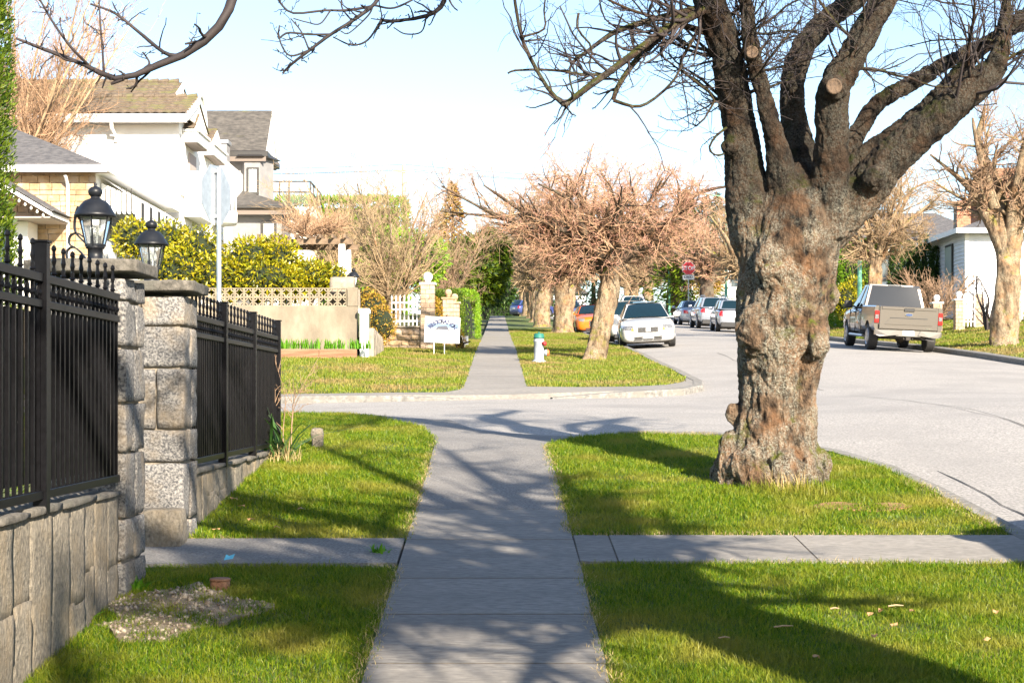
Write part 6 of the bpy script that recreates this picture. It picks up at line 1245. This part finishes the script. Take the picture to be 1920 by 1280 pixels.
MB().lathe([(.07, 0), (.07, .07), (.085, .08), (.085, .12)], 14).xf(Matrix.Translation((.09, .02, .24)) @ Matrix.Rotation(PI/2, 4, 'Y')).build('pump_nozzle', M['hyd_white'], t, True); MB().lathe([(.088, .12), (.088, .15), (.05, .18), (0, .18)], 14).xf(Matrix.Translation((.09, .02, .24)) @ Matrix.Rotation(PI/2, 4, 'Y')).build('pump_cap', M['hyd_orange'], t, True)
# yard sign
sx_, sy_ = -1.58, 44.4; zg = g(sx_, sy_); t = thing('yard_sign', 'white yard sign with arched blue lettering over a roof picture', 'sign', (sx_, sy_, zg), rotz=0)
R3 = Matrix.Rotation(math.radians(2.5), 4, 'Y')
MB().box(-.49, .49, -.006, .006, .33, 1.05).xf(R3).build('panel', M['sign_white'], t)
for x in (-.2, .09): MB().box(x-.008, x+.008, .008, .022, -.12, .6).build('leg', M['white_paint'], t)
MB().add([(-.46, -.008, .74), (.46, -.008, .74), (.46, -.008, .86), (-.46, -.008, .86)], [(0, 1, 2, 3)]).xf(R3).build('sky_print', M['sign_pale'], t)
MB().add([(-.24, -.0095, .63), (-.12, -.0095, .78), (.06, -.0095, .80), (.12, -.0095, .80), (.24, -.0095, .63), (.16, -.0095, .69), (-.12, -.0095, .70)], [(0, 1, 2, 3, 4, 5, 6)]).xf(R3).build('roof_print', M['sign_roof'], t)
word = 'RESTORATION'
for k, c in enumerate(word):
    a = math.radians(52*(1-2*k/(len(word)-1))); text_obj('letter', c, .15, M['sign_blue'], t, bold=.006, M_=R3 @ Matrix.Translation((-.42*math.sin(a)*1.0, -.0135, .52+.40*math.cos(a))) @ Matrix.Rotation(-a, 4, 'Y') @ Matrix.Rotation(PI/2, 4, 'X'))
nx_, ny_ = -1.05, 50.5; t = thing('small_notice', 'small white notice card on a stake beside the far sidewalk', 'sign', (nx_, ny_, g(nx_, ny_))); MB().box(-.11, .11, -.005, .005, .10, .37).build('card', M['sign_white'], t); MB().box(-.008, .008, .007, .02, -.1, .3).build('stake', M['white_paint'], t)
for k, z in enumerate((.27, .22)): MB().box(-.06, .06, -.0075, -.0055, z, z+.02).build('print_line', M['sign_pale'], t)
# ------------------------------------------------------------------ vehicles (local: +Y forward, X right, Z up)
def loft(st, W2):
    """stations (y, zb, zs, zt, w) front to back; ring of 14 points"""
    V = []; F = []; n = 0
    for (y, zb, zs, zt, w_) in st:
        w_ = w_*W2; half = [(0, zb), (w_*.80, zb), (w_*.965, zb+.07), (w_, zb+(zs-zb)*.45), (w_*.985, zs-.08), (w_*.93, zs), (w_*.80, zs+(zt-zs)*.7), (w_*.4, zt-.004), (0, zt)]
        ring = half+[(-x, z) for x, z in half[-2:0:-1]]; n = len(ring); V += [(x, y, z) for x, z in ring]
    m = len(st)
    for j in range(m-1):
        for k in range(n): F.append((j*n+k, (j+1)*n+k, (j+1)*n+(k+1) % n, j*n+(k+1) % n))
    F.append(list(range(n))); F.append([(m-1)*n+k for k in range(n)][::-1]); return V, F
def patch(c, bulge=.0, n=6, nrm=None, inset=0., lift=0.):
    """curved quad c=(p00,p10,p11,p01)"""
    p = [Vector(q) for q in c]
    if inset:
        ce = sum(p, Vector())/4; p = [q+(ce-q)*inset for q in p]
    nn = (p[1]-p[0]).cross(p[3]-p[0]).normalized() if nrm is None else Vector(nrm)
    V = []; F = []
    for j in range(n+1):
        for i in range(n+1):
            u, v = i/n, j/n; q = (p[0]*(1-u)+p[1]*u)*(1-v)+(p[3]*(1-u)+p[2]*u)*v; V.append(q+nn*(bulge*4*u*(1-u)*.75+bulge*v*(1-v)+lift))
    for j in range(n):
        for i in range(n): F.append((j*(n+1)+i, j*(n+1)+i+1, (j+1)*(n+1)+i+1, (j+1)*(n+1)+i))
    return V, F
def wheel(parent, x, y, r, wd, side):
    m = MB(); pr = [(r*.60, -wd/2), (r*.92, -wd/2), (r, -wd/2+.03)]
    for k in range(5): q = -wd/2+.04+(wd-.08)*k/4; pr += [(r, q-.012), (r, q+.008), (r-.012, q+.010), (r-.012, q+.014)] if k < 4 else [(r, q)]
    pr += [(r, wd/2-.03), (r*.92, wd/2), (r*.60, wd/2)]
    m.lathe(pr, 28); m.xf(Matrix.Translation((x, y, r)) @ Matrix.Rotation(PI/2, 4, 'Y')); o = m.build('wheel', M['rubber'], parent); smooth_by_angle(o, 35)
    m = MB(); s = side; xo = s*wd/2
    m.lathe([(r*.62, 0), (r*.60, .015), (r*.54, .0), (r*.54, -.06), (0, -.06)], 24)
    for k in range(6):
        a = k*PI/3; c, sn = math.cos(a), math.sin(a); w2 = r*.09; P = [(r*.1*c-w2*sn, r*.1*sn+w2*c, .0), (r*.1*c+w2*sn, r*.1*sn-w2*c, .0), (r*.56*c+w2*.8*sn, r*.56*sn-w2*.8*c, .008), (r*.56*c-w2*.8*sn, r*.56*sn+w2*.8*c, .008)]; m.prism(P, (0, 0, -.03))
    m.lathe([(r*.16, -.03), (r*.16, .006), (0, .008)], 12)
    m.xf(Matrix.Translation((x+xo, y, r)) @ Matrix.Rotation(s*PI/2, 4, 'Y')); mobj('rim', raw_mesh('rim', m.v, m.f), M['alloy'], o)
def cut_arches(o, wheels, r, W2):
    for (x, y) in wheels:
        bm = bmesh.new(); bmesh.ops.create_cone(bm, cap_ends=True, segments=28, radius1=r*1.17, radius2=r*1.17, depth=.62, matrix=Matrix.Translation((x, y, r*1.02)) @ Matrix.Rotation(PI/2, 4, 'Y')); me = bpy.data.meshes.new('c'); bm.to_mesh(me); bm.free()
        c = bpy.data.objects.new('c', me); COL.objects.link(c); md = o.modifiers.new('b', 'BOOLEAN'); md.object = c; md.operation = 'DIFFERENCE'; md.solver = 'EXACT'
    par = o.parent; o.parent = None; bpy.context.view_layer.update(); cs = [m.object for m in o.modifiers]; apply_mods(o); o.parent = par
    for c in cs: bpy.data.objects.remove(c, do_unlink=True)
def place_car(t, x, y, heading, roll=0):
    """heading 0 = +Y (uphill)"""
    d = Vector((math.sin(-heading)*-1, math.cos(heading), 0)); fx, fy = math.sin(heading), math.cos(heading)
    e = 1.3; zf_, zb_ = gr(x+fx*e, y+fy*e), gr(x-fx*e, y-fy*e); zr_, zl_ = gr(x+fy*.75, y-fx*.75), gr(x-fy*.75, y+fx*.75)
    f = Vector((fx*2*e, fy*2*e, zf_-zb_)).normalized(); r = Vector((fy*1.5, -fx*1.5, zr_-zl_)).normalized(); u = r.cross(f).normalized(); r = f.cross(u)
    Mx = Matrix((r, f, u)).transposed().to_4x4(); Mx.translation = Vector((x, y, (zf_+zb_)/2)); t.matrix_world = Mx
from mathutils.bvhtree import BVHTree
def decal(objs, quad, d, lift=.006, n=6, thick=0):
    """lay a quad of (x,z) corners onto the bodywork along +-Y"""
    V = []; F = []
    for o in objs:
        b_ = len(V); V += [v.co.copy() for v in o.data.vertices]; F += [[i+b_ for i in p.vertices] for p in o.data.polygons]
    bv = BVHTree.FromPolygons(V, F); P = []; Q = [Vector((x, 0, z)) for x, z in quad]; cx = sum(q.x for q in Q)/4; cz = sum(q.z for q in Q)/4
    for j in range(n+1):
        for i in range(n+1):
            u, v = i/n, j/n; q = (Q[0]*(1-u)+Q[1]*u)*(1-v)+(Q[3]*(1-u)+Q[2]*u)*v; h = None; k = 0.
            while h is None and k < .9:
                x = q.x+(cx-q.x)*k; z = q.z+(cz-q.z)*k; h = bv.ray_cast(Vector((x, 6*d, z)), Vector((0, -d, 0)))[0]; k += .08
            P.append((h if h is not None else Vector((q.x, 0, q.z)))+Vector((0, d*lift, 0)))
    FF = [(j*(n+1)+i, j*(n+1)+i+1, (j+1)*(n+1)+i+1, (j+1)*(n+1)+i) for j in range(n) for i in range(n)]
    return MB().add(P, FF)
def car(name, label, pm, spec, group=None, cat='car', front_detail=True):
    L, W_, S_ = spec['L'], spec['W'], spec['st']; W2 = W_/2; t = thing(name, label, cat, (0, 0, 0), group)
    V, F = loft(S_, W2); o = MB().add(V, F).build('body', pm, t)
    md = o.modifiers.new('s', 'SUBSURF'); md.levels = 2
    par = o.parent; o.parent = None; bpy.context.view_layer.update(); apply_mods(o); o.parent = par
    r = spec['r']; wx = W2-.125; wy = spec['wy']; wh = [(s_*(W2-.15), y) for y in wy for s_ in (-1, 1)]; cut_arches(o, wh, r, W2); smooth_by_angle(o, 38)
    o.data.materials.clear(); o.data.materials.append(pm)
    for y in wy:
        for s_ in (-1, 1): wheel(t, s_*wx, y, r, .22, s_)
    # greenhouse
    (yf, zf_), (rf, zrf), (rr, zrr), (yb, zb_), bw, rw = spec['gh']; bw *= W2; rw *= W2; Vv = Vector
    fl, fr = Vv((-bw, yf, zf_)), Vv((bw, yf, zf_)); bl, br = Vv((-bw, yb, zb_)), Vv((bw, yb, zb_)); tfl, tfr = Vv((-rw, rf, zrf)), Vv((rw, rf, zrf)); tbl, tbr = Vv((-rw, rr, zrr)), Vv((rw, rr, zrr))
    m = MB()
    for c, b_ in (((fl, tfl, tfr, fr)[::-1], .05), ((bl, br, tbr, tbl), .04), ((tfl, tbl, tbr, tfr)[::-1], .045), ((fl, bl, tbl, tfl)[::-1], .02), ((fr, tfr, tbr, br)[::-1], .02)):
        V, F = patch(c, 0, 1); q = Vv(V[0]); 
        V, F = patch(c, b_, 6); m.add(V, F)
    # orient outward
    gh = m.build('cabin', pm, t); bm = bmesh.new(); bm.from_mesh(gh.data); bmesh.ops.remove_doubles(bm, verts=bm.verts[:], dist=.004); bmesh.ops.recalc_face_normals(bm, faces=bm.faces[:]); bm.to_mesh(gh.data); bm.free(); smooth_by_angle(gh, 40)
    ctr = Vv((0, (yf+yb)/2, zf_))
    def pane(nm, c, b_, ins=.10, par=t, mt='car_glass', out=None):
        nn = (Vv(c[1])-Vv(c[0])).cross(Vv(c[3])-Vv(c[0])).normalized(); ce = sum((Vv(q) for q in c), Vector())/4
        if nn.dot(ce-ctr) < 0: c = c[::-1]
        V, F = patch(c, b_, 6, inset=ins, lift=.008); return MB().add(V, F).build(nm, M[mt], par, True)
    pane('windshield', (fl, fr, tfr, tfl), .05, .09); pane('rear_window', (bl, br, tbr, tbl), .04, .12)
    mid = spec.get('bp', .45)
    for s_, (a, b_, c, d) in ((-1, (fl, bl, tbl, tfl)), (1, (fr, br, tbr, tfr))):
        for u0, u1 in ((.02, mid-.02), (mid+.02, .98)):
            bb = a.lerp(b_, u0), a.lerp(b_, u1); tt = d.lerp(c, u0), d.lerp(c, u1); pane('side_window', (bb[0], bb[1], tt[1], tt[0]), .012, .11)
    for s_ in (-1, 1):
        y = yf-.35; mr = MB(); mr.box(s_*(W2+.10)-.11, s_*(W2+.10)+.11, y-.07, y+.07, zf_+.02, zf_+.17, .03); mr.box(s_*(W2-.05)-.06, s_*(W2-.05)+.06, y-.02, y+.03, zf_+.0, zf_+.05); smooth_by_angle(mr.build('mirror', spec.get('mir', pm), t), 50)
    ob = [o, gh]
    for s_ in (-1, 1):
        hz, hx, hw, hh = spec['head']; Q = lambda a, b_, c, e: [(s_*p[0], p[1]) for p in (a, b_, c, e)]
        decal(ob, Q((hx-hw*1.06, hz-hh*1.12), (hx+hw*1.06, hz-hh*.45), (hx+hw*1.02, hz+hh*1.15), (hx-hw*.85, hz+hh*.95)), 1, .004).build('headlight_housing', M['plastic'], t, True)
        hl = decal(ob, Q((hx-hw, hz-hh), (hx+hw*.97, hz-hh*.35), (hx+hw*.94, hz+hh*1.02), (hx-hw*.8, hz+hh*.8)), 1, .010).build('headlight', M['head_lens'], t, True)
        mobj('turn_signal', (lambda m: raw_mesh('ts', m.v, m.f))(decal(ob, Q((hx-hw*.98, hz-hh), (hx-hw*.62, hz-hh*.92), (hx-hw*.72, hz-hh*.1), (hx-hw*.86, hz-hh*.1)), 1, .014, 2)), M['amber'], hl)
        tz, tx, tw_, thh = spec['tail']; decal(ob, Q((tx-tw_, tz-thh), (tx+tw_*.95, tz-thh*.8), (tx+tw_*.9, tz+thh), (tx-tw_*.8, tz+thh*.9)), -1, .008).build('taillight', M['tail_red'], t, True)
    gz, gw, gh_ = spec['grille']; y = S_[0][0]+.012
    gro = MB().box(-gw-.03, gw+.03, y-.05, y+.004, gz-gh_-.02, gz+gh_+.025, .01).build('grille', M['chrome'], t)
    for k in range(4): z = gz-gh_+(2*gh_)*(k+.5)/4; MB().box(-gw, gw, y+.005, y+.012, z-gh_*.19, z+gh_*.19).build('grille_bar', M['plastic'], gro)
    if spec.get('emblem') == 'H':
        e = MB(); e.box(-.075, .075, y+.013, y+.018, gz-.055, gz+.06, .004); eo = e.build('emblem', M['sign_white'], gro); hm = MB()
        for s_ in (-1, 1): hm.prism([(s_*.058, y+.019, gz+.045), (s_*.036, y+.019, gz+.045), (s_*.022, y+.019, gz-.04), (s_*.042, y+.019, gz-.04)], (0, .006, 0))
        hm.box(-.03, .03, y+.019, y+.025, gz-.008, gz+.012); mobj('emblem_letter', raw_mesh('h', hm.v, hm.f), M['chrome'], gro)
    yb2 = S_[0][0]+.02; bz = spec.get('bz', .42)
    MB().box(-.16, .16, yb2, yb2+.012, bz-.075, bz+.085).build('license_plate', M['sign_white'], t); MB().box(-.16, .16, S_[-1][0]-.03, S_[-1][0]-.015, spec['rplate']-.08, spec['rplate']+.08).build('license_plate', M['sign_white'], t)
    it = MB()
    for z in (bz-.09, bz-.03):
        for a, b_ in ((-.44, -.19), (.19, .44)): it.box(a, b_, yb2-.03, yb2+.008, z-.018, z+.018)
    it.box(-.15, .15, yb2-.03, yb2+.006, bz-.11, bz-.08); it.build('intake', M['plastic'], t)
    MB().box(-W2*.78, W2*.78, -L/2+.25, L/2-.3, .16, spec['st'][2][1]+.10).build('underbody', M['under'], t)
    if spec.get('clad'):
        MB().box(-W2*.8, W2*.8, S_[-1][0]-.02, S_[-1][0]+.35, S_[2][1]-.02, S_[2][1]+.22, .03).build('lower_bumper', M['plastic'], t); MB().box(-W2*.8, W2*.8, S_[0][0]-.3, S_[0][0]+.012, S_[2][1]-.04, S_[2][1]+.12, .03).build('lower_bumper', M['plastic'], t)
    if spec.get('sunroof'): V, F = patch([(-rw*.62, rf-.25, zrf+.03), (rw*.62, rf-.25, zrf+.03), (rw*.62, rf-.75, zrr+.035), (-rw*.62, rf-.75, zrr+.035)], 0, 1, nrm=(0, 0, 1), lift=.022); MB().add(V, F).build('sunroof', M['car_glass'], t)
    if spec.get('rails'):
        for s_ in (-1, 1): MB().tube([(s_*rw*.86, rf-.1, zrf+.02), (s_*rw*.86, rf-.2, zrf+.10), (s_*rw*.86, rr+.3, zrr+.10), (s_*rw*.86, rr+.15, zrr+.03)], .018, 6).build('roof_rail', M['alloy'], t)
    return t
SEDAN = dict(L=4.9, W=1.84, r=.33, wy=(1.42, -1.38), st=[(2.45, .34, .56, .66, .66), (2.40, .21, .66, .74, .86), (2.15, .19, .74, .82, .96), (1.75, .19, .80, .90, .99), (1.2, .19, .86, .98, 1.0), (.6, .19, .90, 1.0, 1.0), (-.6, .19, .94, 1.02, 1.0), (-1.5, .2, .96, 1.05, .99), (-2.05, .22, .97, 1.08, .96), (-2.38, .25, .90, 1.03, .88), (-2.45, .38, .76, .9, .7)],
    gh=((1.18, .95), (.30, 1.43), (-.85, 1.445), (-1.72, 1.03), .88, .64), head=(.665, .66, .20, .085), tail=(.80, .66, .2, .1), grille=(.60, .30, .065), rplate=.62, emblem='H', sunroof=True, bz=.40)
SUV = dict(L=4.75, W=1.9, r=.37, wy=(1.40, -1.40), st=[(2.36, .42, .72, .86, .68), (2.30, .30, .82, .96, .88), (2.05, .28, .90, 1.03, .97), (1.6, .28, .98, 1.09, 1.0), (1.05, .28, 1.03, 1.13, 1.0), (.4, .28, 1.06, 1.14, 1.0), (-.8, .28, 1.09, 1.16, 1.0), (-1.7, .3, 1.10, 1.17, .99), (-2.15, .33, 1.08, 1.17, .96), (-2.32, .36, 1.0, 1.14, .9), (-2.37, .5, .86, 1.0, .78)],
    gh=((1.15, 1.08), (.42, 1.66), (-1.75, 1.67), (-2.26, 1.13), .90, .70), head=(.84, .68, .19, .09), tail=(.99, .74, .13, .14), grille=(.80, .30, .10), rplate=.88, clad=True, rails=True, bp=.42, bz=.52)
MINI = dict(L=4.1, W=1.79, r=.34, wy=(1.28, -1.28), st=[(2.05, .42, .70, .84, .72), (2.0, .28, .82, .95, .90), (1.8, .26, .90, 1.02, .98), (1.4, .26, .97, 1.06, 1.0), (1.0, .26, 1.0, 1.08, 1.0), (0, .26, 1.03, 1.1, 1.0), (-1.2, .27, 1.05, 1.12, 1.0), (-1.8, .3, 1.04, 1.12, .95), (-2.0, .34, .96, 1.08, .9), (-2.05, .45, .8, .95, .78)],
    gh=((1.02, 1.03), (.62, 1.53), (-1.55, 1.54), (-1.95, 1.1), .90, .74), head=(.80, .66, .14, .12), tail=(.90, .72, .09, .14), grille=(.72, .34, .10), rplate=.8, clad=True, bz=.46)
COUPE = dict(L=4.25, W=1.8, r=.33, wy=(1.30, -1.30), st=[(2.12, .34, .56, .70, .70), (2.07, .21, .68, .80, .88), (1.85, .19, .78, .89, .97), (1.4, .19, .85, .95, 1.0), (.9, .19, .90, 1.0, 1.0), (0, .19, .95, 1.03, 1.0), (-1.0, .2, 1.0, 1.07, 1.0), (-1.7, .22, 1.02, 1.1, .98), (-2.02, .27, .98, 1.08, .92), (-2.1, .4, .8, .95, .78)],
    gh=((1.08, .96), (.25, 1.36), (-.9, 1.37), (-1.92, 1.06), .87, .64), head=(.72, .64, .19, .085), tail=(.9, .68, .17, .1), grille=(.52, .24, .12), rplate=.7, bz=.34)
W_PAINT = paint('paint_white', (.50, .50, .49)); SILV = paint('paint_silver', (.36, .39, .44), .6, .3); ORNG = paint('paint_orange', (.62, .13, .01)); BLUE = paint('paint_blue', (.04, .06, .20), .3); MAUVE = paint('paint_mauve', (.16, .15, .24), .4)
PEARL = paint('paint_pearl', (.62, .63, .66), .2)
c = car('parked_car', 'white sedan parked at the verge kerb behind the umbrella tree', W_PAINT, SEDAN); place_car(c, 4.98, 53.9, PI+math.radians(3))
c = car('parked_car', 'white compact crossover with black roof trim parked behind the white sedan', W_PAINT, dict(MINI, rails=True)); place_car(c, 4.95, 60.3, PI)
c = car('parked_car', 'orange coupe facing downhill behind the leaning umbrella tree trunk', ORNG, COUPE); place_car(c, 4.65, 78.5, PI)
c = car('parked_car', 'silver crossover with dark bumper, parked first behind the gnarled tree trunk', SILV, dict(MINI, rails=True)); place_car(c, 11.55, 79.5, math.radians(2))
c = car('parked_car', 'silver sport utility car with roof rails between two other silver cars', SILV, SUV); place_car(c, 11.6, 87.5, 0)
c = car('parked_car', 'silver sedan parked ahead of the silver sport utility car', SILV, dict(SEDAN, emblem=None)); place_car(c, 11.85, 98.5, 0)
c = car('parked_car', 'white sport utility car far up the road near the slender pale trunks', PEARL, SUV); place_car(c, 9.1, 109, math.radians(2))
c = car('parked_car', 'dark blue hatchback half hidden by the row of pale verge trunks', BLUE, MINI); place_car(c, 3.2, 150, math.radians(58)); c.location.z += .1
c = car('parked_car', 'mauve-grey car parked uphill from the orange coupe, mostly hidden', MAUVE, dict(SEDAN, emblem=None)); place_car(c, 5.0, 112, PI)
c = car('parked_car', 'grey sport utility car by the near verge that shades the kerb', MAUVE, SUV); place_car(c, 5.35, 9.2, 0)
# ---------------------------------------------- pickup
def pickup():
    pm = paint('paint_truck', (.14, .126, .112), .6, .32); t = thing('pickup_truck', 'bronze-grey crew cab pickup truck stopped by the opposite kerb', 'truck', (0, 0, 0)); W2 = 1.01; r = .40; wy = (1.87, -1.82)
    st = [(2.93, .62, .98, 1.12, .80), (2.88, .45, 1.06, 1.2, .93), (2.6, .42, 1.14, 1.26, .98), (1.8, .42, 1.18, 1.30, 1.0), (1.2, .42, 1.2, 1.3, 1.0), (.0, .44, 1.22, 1.3, 1.0), (-.72, .46, 1.23, 1.3, 1.0)]
    V, F = loft(st, W2); o = MB().add(V, F).build('body', pm, t); md = o.modifiers.new('s', 'SUBSURF'); md.levels = 2; o.parent = None; bpy.context.view_layer.update(); apply_mods(o); o.parent = t; cut_arches(o, [(s_*.86, 1.87) for s_ in (-1, 1)], r, W2); smooth_by_angle(o, 38); o.data.materials.clear(); o.data.materials.append(pm)
    # bed
    m = MB()
    for s_ in (-1, 1):
        P = [(s_*W2*.94, .60), (s_*W2, .72), (s_*W2*1.0, 1.05), (s_*W2*.985, 1.30), (s_*W2*.95, 1.34), (s_*W2*.87, 1.34), (s_*W2*.87, .62)]
        m.prism([(x, -2.86, z) for x, z in P], (0, 2.10, 0))
    m.box(-W2*.86, W2*.86, -2.80, -.78, .62, .78); m.box(-W2*.86, W2*.86, -.80, -.76, .6, 1.30); b_ = m.build('bed', pm, t); cut_arches(b_, [(s_*.86, -1.82) for s_ in (-1, 1)], r*1.02, W2); smooth_by_angle(b_, 30); b_.data.materials.clear(); b_.data.materials.append(pm)
    tg = MB().box(-W2*.855, W2*.855, -2.93, -2.84, .66, 1.335, .014).build('tailgate', pm, t)
    prs = MB(); prs.prism([(-.56, -2.931, .98), (.56, -2.931, .98), (.70, -2.931, .80), (-.70, -2.931, .80)], (0, -.018, 0)); mobj('tailgate_panel', raw_mesh('tp', prs.v, prs.f), pm, tg)
    for zz in ((.985, 1.005),): q = MB().box(-.55, .55, -2.955, -2.935, *zz); mobj('tailgate_crease', raw_mesh('tc', q.v, q.f), M['plastic'], tg)
    q = MB().box(-W2*.80, W2*.80, -2.95, -2.93, 1.24, 1.33, .01); mobj('spoiler_lip', raw_mesh('sl', q.v, q.f), pm, tg); q = MB().box(-.15, .15, -2.962, -2.95, 1.20, 1.29, .01); mobj('tailgate_handle', raw_mesh('th', q.v, q.f), M['plastic'], tg)
    e = [(.115*math.cos(a), -2.950, 1.10+.045*math.sin(a)) for a in np.linspace(0, 2*PI, 20, False)]; q = MB().prism(e, (0, .02, 0)); eo = mobj('emblem', raw_mesh('em', q.v, q.f), M['chrome'], tg); e = [(.100*math.cos(a), -2.953, 1.10+.034*math.sin(a)) for a in np.linspace(0, 2*PI, 20, False)]; q = MB().prism(e, (0, .002, 0)); mobj('emblem', raw_mesh('em', q.v, q.f), mat('oval_blue', (.03, .06, .16), rough=.3), tg)
    q = MB().box(.52, .70, -2.936, -2.932, .70, .72); mobj('badge', raw_mesh('bd', q.v, q.f), M['chrome'], tg)
    for s_ in (-1, 1):
        x0, x1 = sorted((s_*W2*.865, s_*W2*.99)); tl_ = MB().box(x0, x1, -2.905, -2.76, .83, 1.19, .012).build('taillight', M['tail_red'], t); q = MB().box(x0+.012, x1-.012, -2.912, -2.906, .95, 1.07); mobj('reverse_lamp', raw_mesh('rl', q.v, q.f), M['head_lens'], tl_)
    bp = MB(); bp.prism([(-.97, -3.0, .48), (-.97, -3.02, .62), (-.90, -3.03, .635), (-.36, -3.03, .635), (-.28, -3.03, .50), (-.60, -3.03, .46), (-.86, -3.02, .44)], (0, .26, 0)); bp.prism([(.97, -3.0, .48), (.97, -3.02, .62), (.90, -3.03, .635), (.36, -3.03, .635), (.28, -3.03, .50), (.60, -3.03, .46), (.86, -3.02, .44)][::-1], (0, .26, 0)); bp.box(-.36, .36, -2.99, -2.76, .46, .63)
    bp.build('rear_bumper', M['alloy'] if False else paint('bumper', (.23, .22, .21), .7, .35), t)
    MB().box(-.17, .17, -3.0, -2.992, .49, .63).build('license_plate', M['sign_white'], t)
    hm = MB(); hm.box(-.07, .07, -3.02, -2.8, .34, .44, .01); hm.box(-.5, .5, -2.85, -2.75, .40, .47); hm.tube([(-.13, -2.95, .36), (-.13, -3.0, .40)], .02, 6); hm.tube([(.13, -2.95, .36), (.13, -3.0, .40)], .02, 6); hm.build('tow_hitch', M['under'], t)
    MB().tube([(.55, -2.3, .42), (.62, -2.7, .40), (.78, -2.92, .38)], .04, 8).build('exhaust_pipe', M['alloy'], t)
    MB().box(-.75, .75, -2.7, 2.5, .40, .62).build('underbody', M['under'], t); MB().tube([(-.8, -1.82, .40), (.8, -1.82, .40)], .06, 8).build('rear_axle', M['under'], t); MB().lathe([(.02, -.16), (.13, -.08), (.15, 0), (.13, .08), (.02, .16)], 12, (0, -1.82, .38)).build('differential', M['under'], t, True)
    for y in wy:
        for s_ in (-1, 1): wheel(t, s_*.86, y, r, .27, s_)
    for s_ in (-1, 1): MB().tube([(s_*.97, -1.0, .40), (s_*.98, 1.2, .40)], .05, 8).build('running_board', M['alloy'], t)
    # cab
    Vv = Vector; fl, fr, bl, br = Vv((-.92, 1.45, 1.24)), Vv((.92, 1.45, 1.24)), Vv((-.93, -.76, 1.26)), Vv((.93, -.76, 1.26)); tfl, tfr, tbl, tbr = Vv((-.70, .62, 1.97)), Vv((.70, .62, 1.97)), Vv((-.76, -.56, 2.0)), Vv((.76, -.56, 2.0)); m = MB()
    for c_, b__ in (((fl, tfl, tfr, fr)[::-1], .05), ((bl, br, tbr, tbl), .02), ((tfl, tbl, tbr, tfr)[::-1], .05), ((fl, bl, tbl, tfl)[::-1], .02), ((fr, tfr, tbr, br)[::-1], .02)): V, F = patch(c_, b__, 6); m.add(V, F)
    cb = m.build('cab', pm, t); bm = bmesh.new(); bm.from_mesh(cb.data); bmesh.ops.remove_doubles(bm, verts=bm.verts[:], dist=.004); bmesh.ops.recalc_face_normals(bm, faces=bm.faces[:]); bm.to_mesh(cb.data); bm.free(); smooth_by_angle(cb, 40); ctr = Vv((0, .3, 1.3))
    tg_ = mat('truck_glass', (.02, .022, .024), rough=.08, spec=.5)
    def pane(nm, c_, b__, ins, mt):
        nn = (c_[1]-c_[0]).cross(c_[3]-c_[0]); ce = sum(c_, Vector())/4
        if nn.dot(ce-ctr) < 0: c_ = c_[::-1]
        V, F = patch(c_, b__, 6, inset=ins, lift=.008); MB().add(V, F).build(nm, mt, t, True)
    pane('windshield', [fl, fr, tfr, tfl], .05, .09, M['car_glass']); pane('rear_window', [bl, br, tbr, tbl], .02, .09, tg_)
    for a, b__, c_, d in ((fl, bl, tbl, tfl), (fr, br, tbr, tfr)):
        for u0, u1 in ((.02, .52), (.56, .97)): pane('side_window', [a.lerp(b__, u0), a.lerp(b__, u1), d.lerp(c_, u1), d.lerp(c_, u0)], .012, .10, M['car_glass'])
    MB().box(-.2, .2, -.605, -.57, 1.965, 2.015, .008).build('brake_light', M['head_lens'], t)
    for s_ in (-1, 1): q = MB(); q.box(s_*1.12-.13, s_*1.12+.13, .98, 1.10, 1.24, 1.48, .04); q.box(s_*.98-.08, s_*.98+.08, 1.02, 1.08, 1.26, 1.32); q.build('mirror', M['plastic'], t)
    for s_ in (-1, 1):
        for y in (.55, -.45): MB().box(s_*W2*1.0-.02, s_*W2*1.0+.02, y-.12, y+.05, 1.10, 1.135, .006).build('door_handle', M['plastic'], t)
        for y in (.32, -.70, 1.28): MB().box(s_*W2*.985-.012, s_*W2*.985+.012+.002, y-.006, y+.006, .5, 1.2).build('door_seam', M['plastic'], t)
    for s_ in (-1, 1): MB().box(s_*.72-.16, s_*.72+.16, 2.72, 2.93, .86, 1.06, .03).build('headlight', M['head_lens'], t)
    MB().box(-.5, .5, 2.88, 2.96, .72, 1.06, .02).build('grille', M['plastic'], t)
    return t
tk = pickup(); place_car(tk, 12.28, 50.5, math.radians(2.5))
